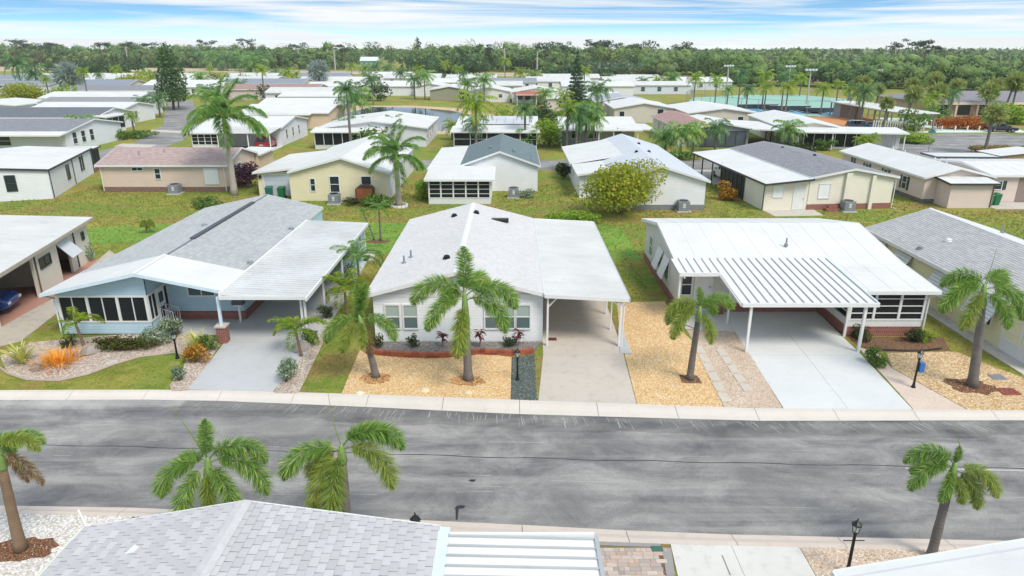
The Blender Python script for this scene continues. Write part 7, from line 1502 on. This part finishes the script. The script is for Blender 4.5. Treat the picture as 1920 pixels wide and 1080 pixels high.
# ---------------------------------------------------------------- the far wood and its tall pines
def forestmat():
    t = NT('wood_leaf'); a = t.noise(.035, 3); b = t.noise(.12, 3); r, oi, g2 = t.rnd()
    base = t.ramp(a, [(.3, lin('456636')), (.45, lin('648044')), (.58, lin('7a8e4e')), (.72, lin('4f6e48'))]); base = t.mix(t.ramp(b, [(.45, 0.), (.65, .55)]), base, lin('8c9e5c')); base = t.mix(t.math('MULTIPLY', g2, .4), base, lin('3c5830'))
    t.col(base); t.rough(.7); t.b.inputs['Specular IOR Level'].default_value = .2; return t.m
def wood():
    rg = np.random.default_rng(77); VS = []; FS = []; nv = 0; TV = MB(); CV = []; CF_ = []; cn = [0]
    ICO = np.array([(0, 0, 1)] + [(.894 * math.cos(k * 1.2566), .894 * math.sin(k * 1.2566), .447) for k in range(5)] + [(.894 * math.cos(k * 1.2566 + .628), .894 * math.sin(k * 1.2566 + .628), -.447) for k in range(5)] + [(0, 0, -1)]); ICOF = np.array([(0, 1 + k, 1 + (k + 1) % 5) for k in range(5)] + [(1 + k, 6 + k, 1 + (k + 1) % 5) for k in range(5)] + [(1 + (k + 1) % 5, 6 + k, 6 + (k + 1) % 5) for k in range(5)] + [(11, 6 + (k + 1) % 5, 6 + k) for k in range(5)])
    front = [(-620, 560), (-400, 545), (-260, 520), (-150, 480), (-125, 478), (-60, 440), (0, 425), (60, 400), (92, 330), (88, 262), (110, 250), (140, 238), (170, 225), (215, 222), (300, 240)]
    fx = []
    for (x0, y0), (x1, y1) in zip(front[:-1], front[1:]):
        L = math.hypot(x1 - x0, y1 - y0); k = max(1, int(L / 8.5))
        for i in range(k): fx.append((x0 + (x1 - x0) * i / k, y0 + (y1 - y0) * i / k))
    for (x, y) in fx:
        for row in range(5):
            px_ = 960 + FPX * x / y
            if 652 < px_ < 770 and row < 4 : continue
            d = row * 17 + rg.uniform(-6, 6); sx = x * (1 + d / y) + rg.uniform(-4, 4); sy = y + d + rg.uniform(-4, 4)
            hh = (rg.uniform(9, 13.5) if x > 70 else rg.uniform(11, 17)) + (1.0 * row if x < 70 else .1 * row); wd = rg.uniform(12, 17) if x > 70 else rg.uniform(9, 14)
            n = (1250 if x > 70 else 780) if row < 2 else 420; lp = lumpy(wd, hh * .95, hh * .04, 11, rg, 1.1); lp = [(sx + a, sy + b, c, e, f, g3) for a, b, c, e, f, g3 in lp]
            V, F = leaf_cloud(lp, n, .42 if x > 70 else .6, rg, .5, .9, .33); VS.append(V); FS.append(F + nv); nv += len(V)
            if row < 4:
                q = np.array(lp); n_ = len(q); cv = ICO[None] * (q[:, None, 3:] * .66) * (1 + rg.uniform(-.12, .12, (n_, len(ICO), 1))) + q[:, None, :3]; CV.append(cv.reshape(-1, 3)); CF_.append((ICOF[None] + (np.arange(n_) * len(ICO))[:, None, None] + cn[0]).reshape(-1, 3)); cn[0] += n_ * len(ICO)
            if row == 0: TV.tube([(sx, sy, 0), (sx, sy, hh * .6)], [.35, .2], 5)
    V = np.concatenate(VS); F = np.concatenate(FS); me = mesh_np('far_wood', V, F); me.materials.append(forestmat()); o = bpy.data.objects.new('far_wood', me); col.objects.link(o); tag(o, 'continuous green wood along the horizon', 'wood', kind='stuff')
    me = mesh_np('wood_inner', np.concatenate(CV), np.concatenate(CF_)); me.materials.append(forestmat()); o = bpy.data.objects.new('wood_inner_foliage', me); col.objects.link(o); tag(o, 'dense inner foliage of the wood along the horizon', 'wood', kind='stuff')
    o = TV.build('wood_trunks', BARK); tag(o, 'pale trunks along the front of the far wood', 'trunks', kind='stuff')
    # low scrub far behind, to the horizon
    VS = []; nv = 0; FS = []
    for i in range(900):
        y = rg.uniform(650, 1500); x = rg.uniform(-.85, .85) * y; V, F = leaf_cloud([(x, y, rg.uniform(2, 8), 16, 10, 6)], 26, 3.2, rg); VS.append(V); FS.append(F + nv); nv += len(V)
    me = mesh_np('distant_scrub', np.concatenate(VS), np.concatenate(FS)); me.materials.append(forestmat()); o = bpy.data.objects.new('distant_scrub', me); col.objects.link(o); tag(o, 'thin line of distant woodland beyond the wood', 'woodland', kind='stuff')
wood()
PIN = leafm('pine_crown', '3a5438', '5f7650', '4a5f40')
for i, (px, ty, Y, wd) in enumerate(((24, 72, 520, 15), (42, 79, 540, 9), (72, 80, 530, 13), (105, 80, 540, 14), (190, 78, 540, 12), (240, 78, 530, 14), (285, 79, 540, 12), (388, 75, 535, 13), (465, 72, 520, 12), (558, 79, 520, 14), (640, 84, 470, 10), (905, 82, 430, 10), (1022, 78, 430, 12), (1050, 77, 430, 11), (1112, 75, 420, 13), (1150, 74, 420, 12), (1204, 74, 400, 15), (1272, 80, 400, 12))):
    x = (px - 960) / FPX * (Y * _c + 1); hh = Hz(Y, ty); rg = np.random.default_rng(100 + i); lp = [(rg.uniform(-.45, .45) * wd, rg.uniform(-.3, .3) * wd, hh - rg.uniform(.6, 4.0), wd * rg.uniform(.16, .3), wd * .22, rg.uniform(.7, 1.3)) for _ in range(7)]
    tree(ord_[i] + ' flat-topped pine from the left rising above the wood', x, Y, wd, 2, hh, PIN, 420, .5, 200 + i, 'pine_tree', .35, lumps=lp, limb=7, group='tall pines above the wood')
for i, (px, ty, wd) in enumerate(((1680, 79, 8), (1716, 72, 9), (1732, 74, 7), (1748, 84, 6))):
    Y = 300; x = (px - 960) / FPX * (Y * _c + 1); hh = Hz(Y, ty); rg = np.random.default_rng(130 + i); lp = [(rg.uniform(-.45, .45) * wd, rg.uniform(-.3, .3) * wd, hh - rg.uniform(.4, 3.0), wd * rg.uniform(.14, .26), wd * .2, rg.uniform(.5, .9)) for _ in range(6)]
    tree(ord_[i] + ' open-crowned tree from the left standing over the right wood', x, Y, wd, 2, hh, PIN, 330, .36, 230 + i, 'pine_tree', .3, lumps=lp, limb=6, group='open trees over the right wood')
# pale building beyond the gap in the wood
h = thing('house', 'pale teal building beyond the gap in the wood', 'building', (-99, 500, 0)); MB().box(-104, -94, 496, 506, 0, 5).build('wall', plain('teal_wall', '9cc8c4', .7), h); m = MB().prism_yz([(495, 5), (507, 5), (501, 7.5)], -105, -93); m.build('roof', plain('white_blue_roof', 'd8e6ea', .6), h)
for k in range(3): window(h, '-y', 496, -102 + k * 3, 1.8, 1.2, 1.8, tw=.2)
# ---------------------------------------------------------------- summer haze
def haze():
    m = MB(); m.box(-1400, 1400, -90, 1560, -1.2, 34.0); hm = bpy.data.materials.new('haze'); hm.use_nodes = True; nt = hm.node_tree; nt.nodes.clear()
    o_ = nt.nodes.new('ShaderNodeOutputMaterial'); v = nt.nodes.new('ShaderNodeVolumePrincipled'); v.inputs['Color'].default_value = (.93, .96, 1, 1); v.inputs['Density'].default_value = .0002; v.inputs['Anisotropy'].default_value = .2
    nt.links.new(v.outputs[0], o_.inputs['Volume']); tag(m.build('haze', hm), 'thin summer haze over the whole park', 'haze', kind='stuff')
haze()
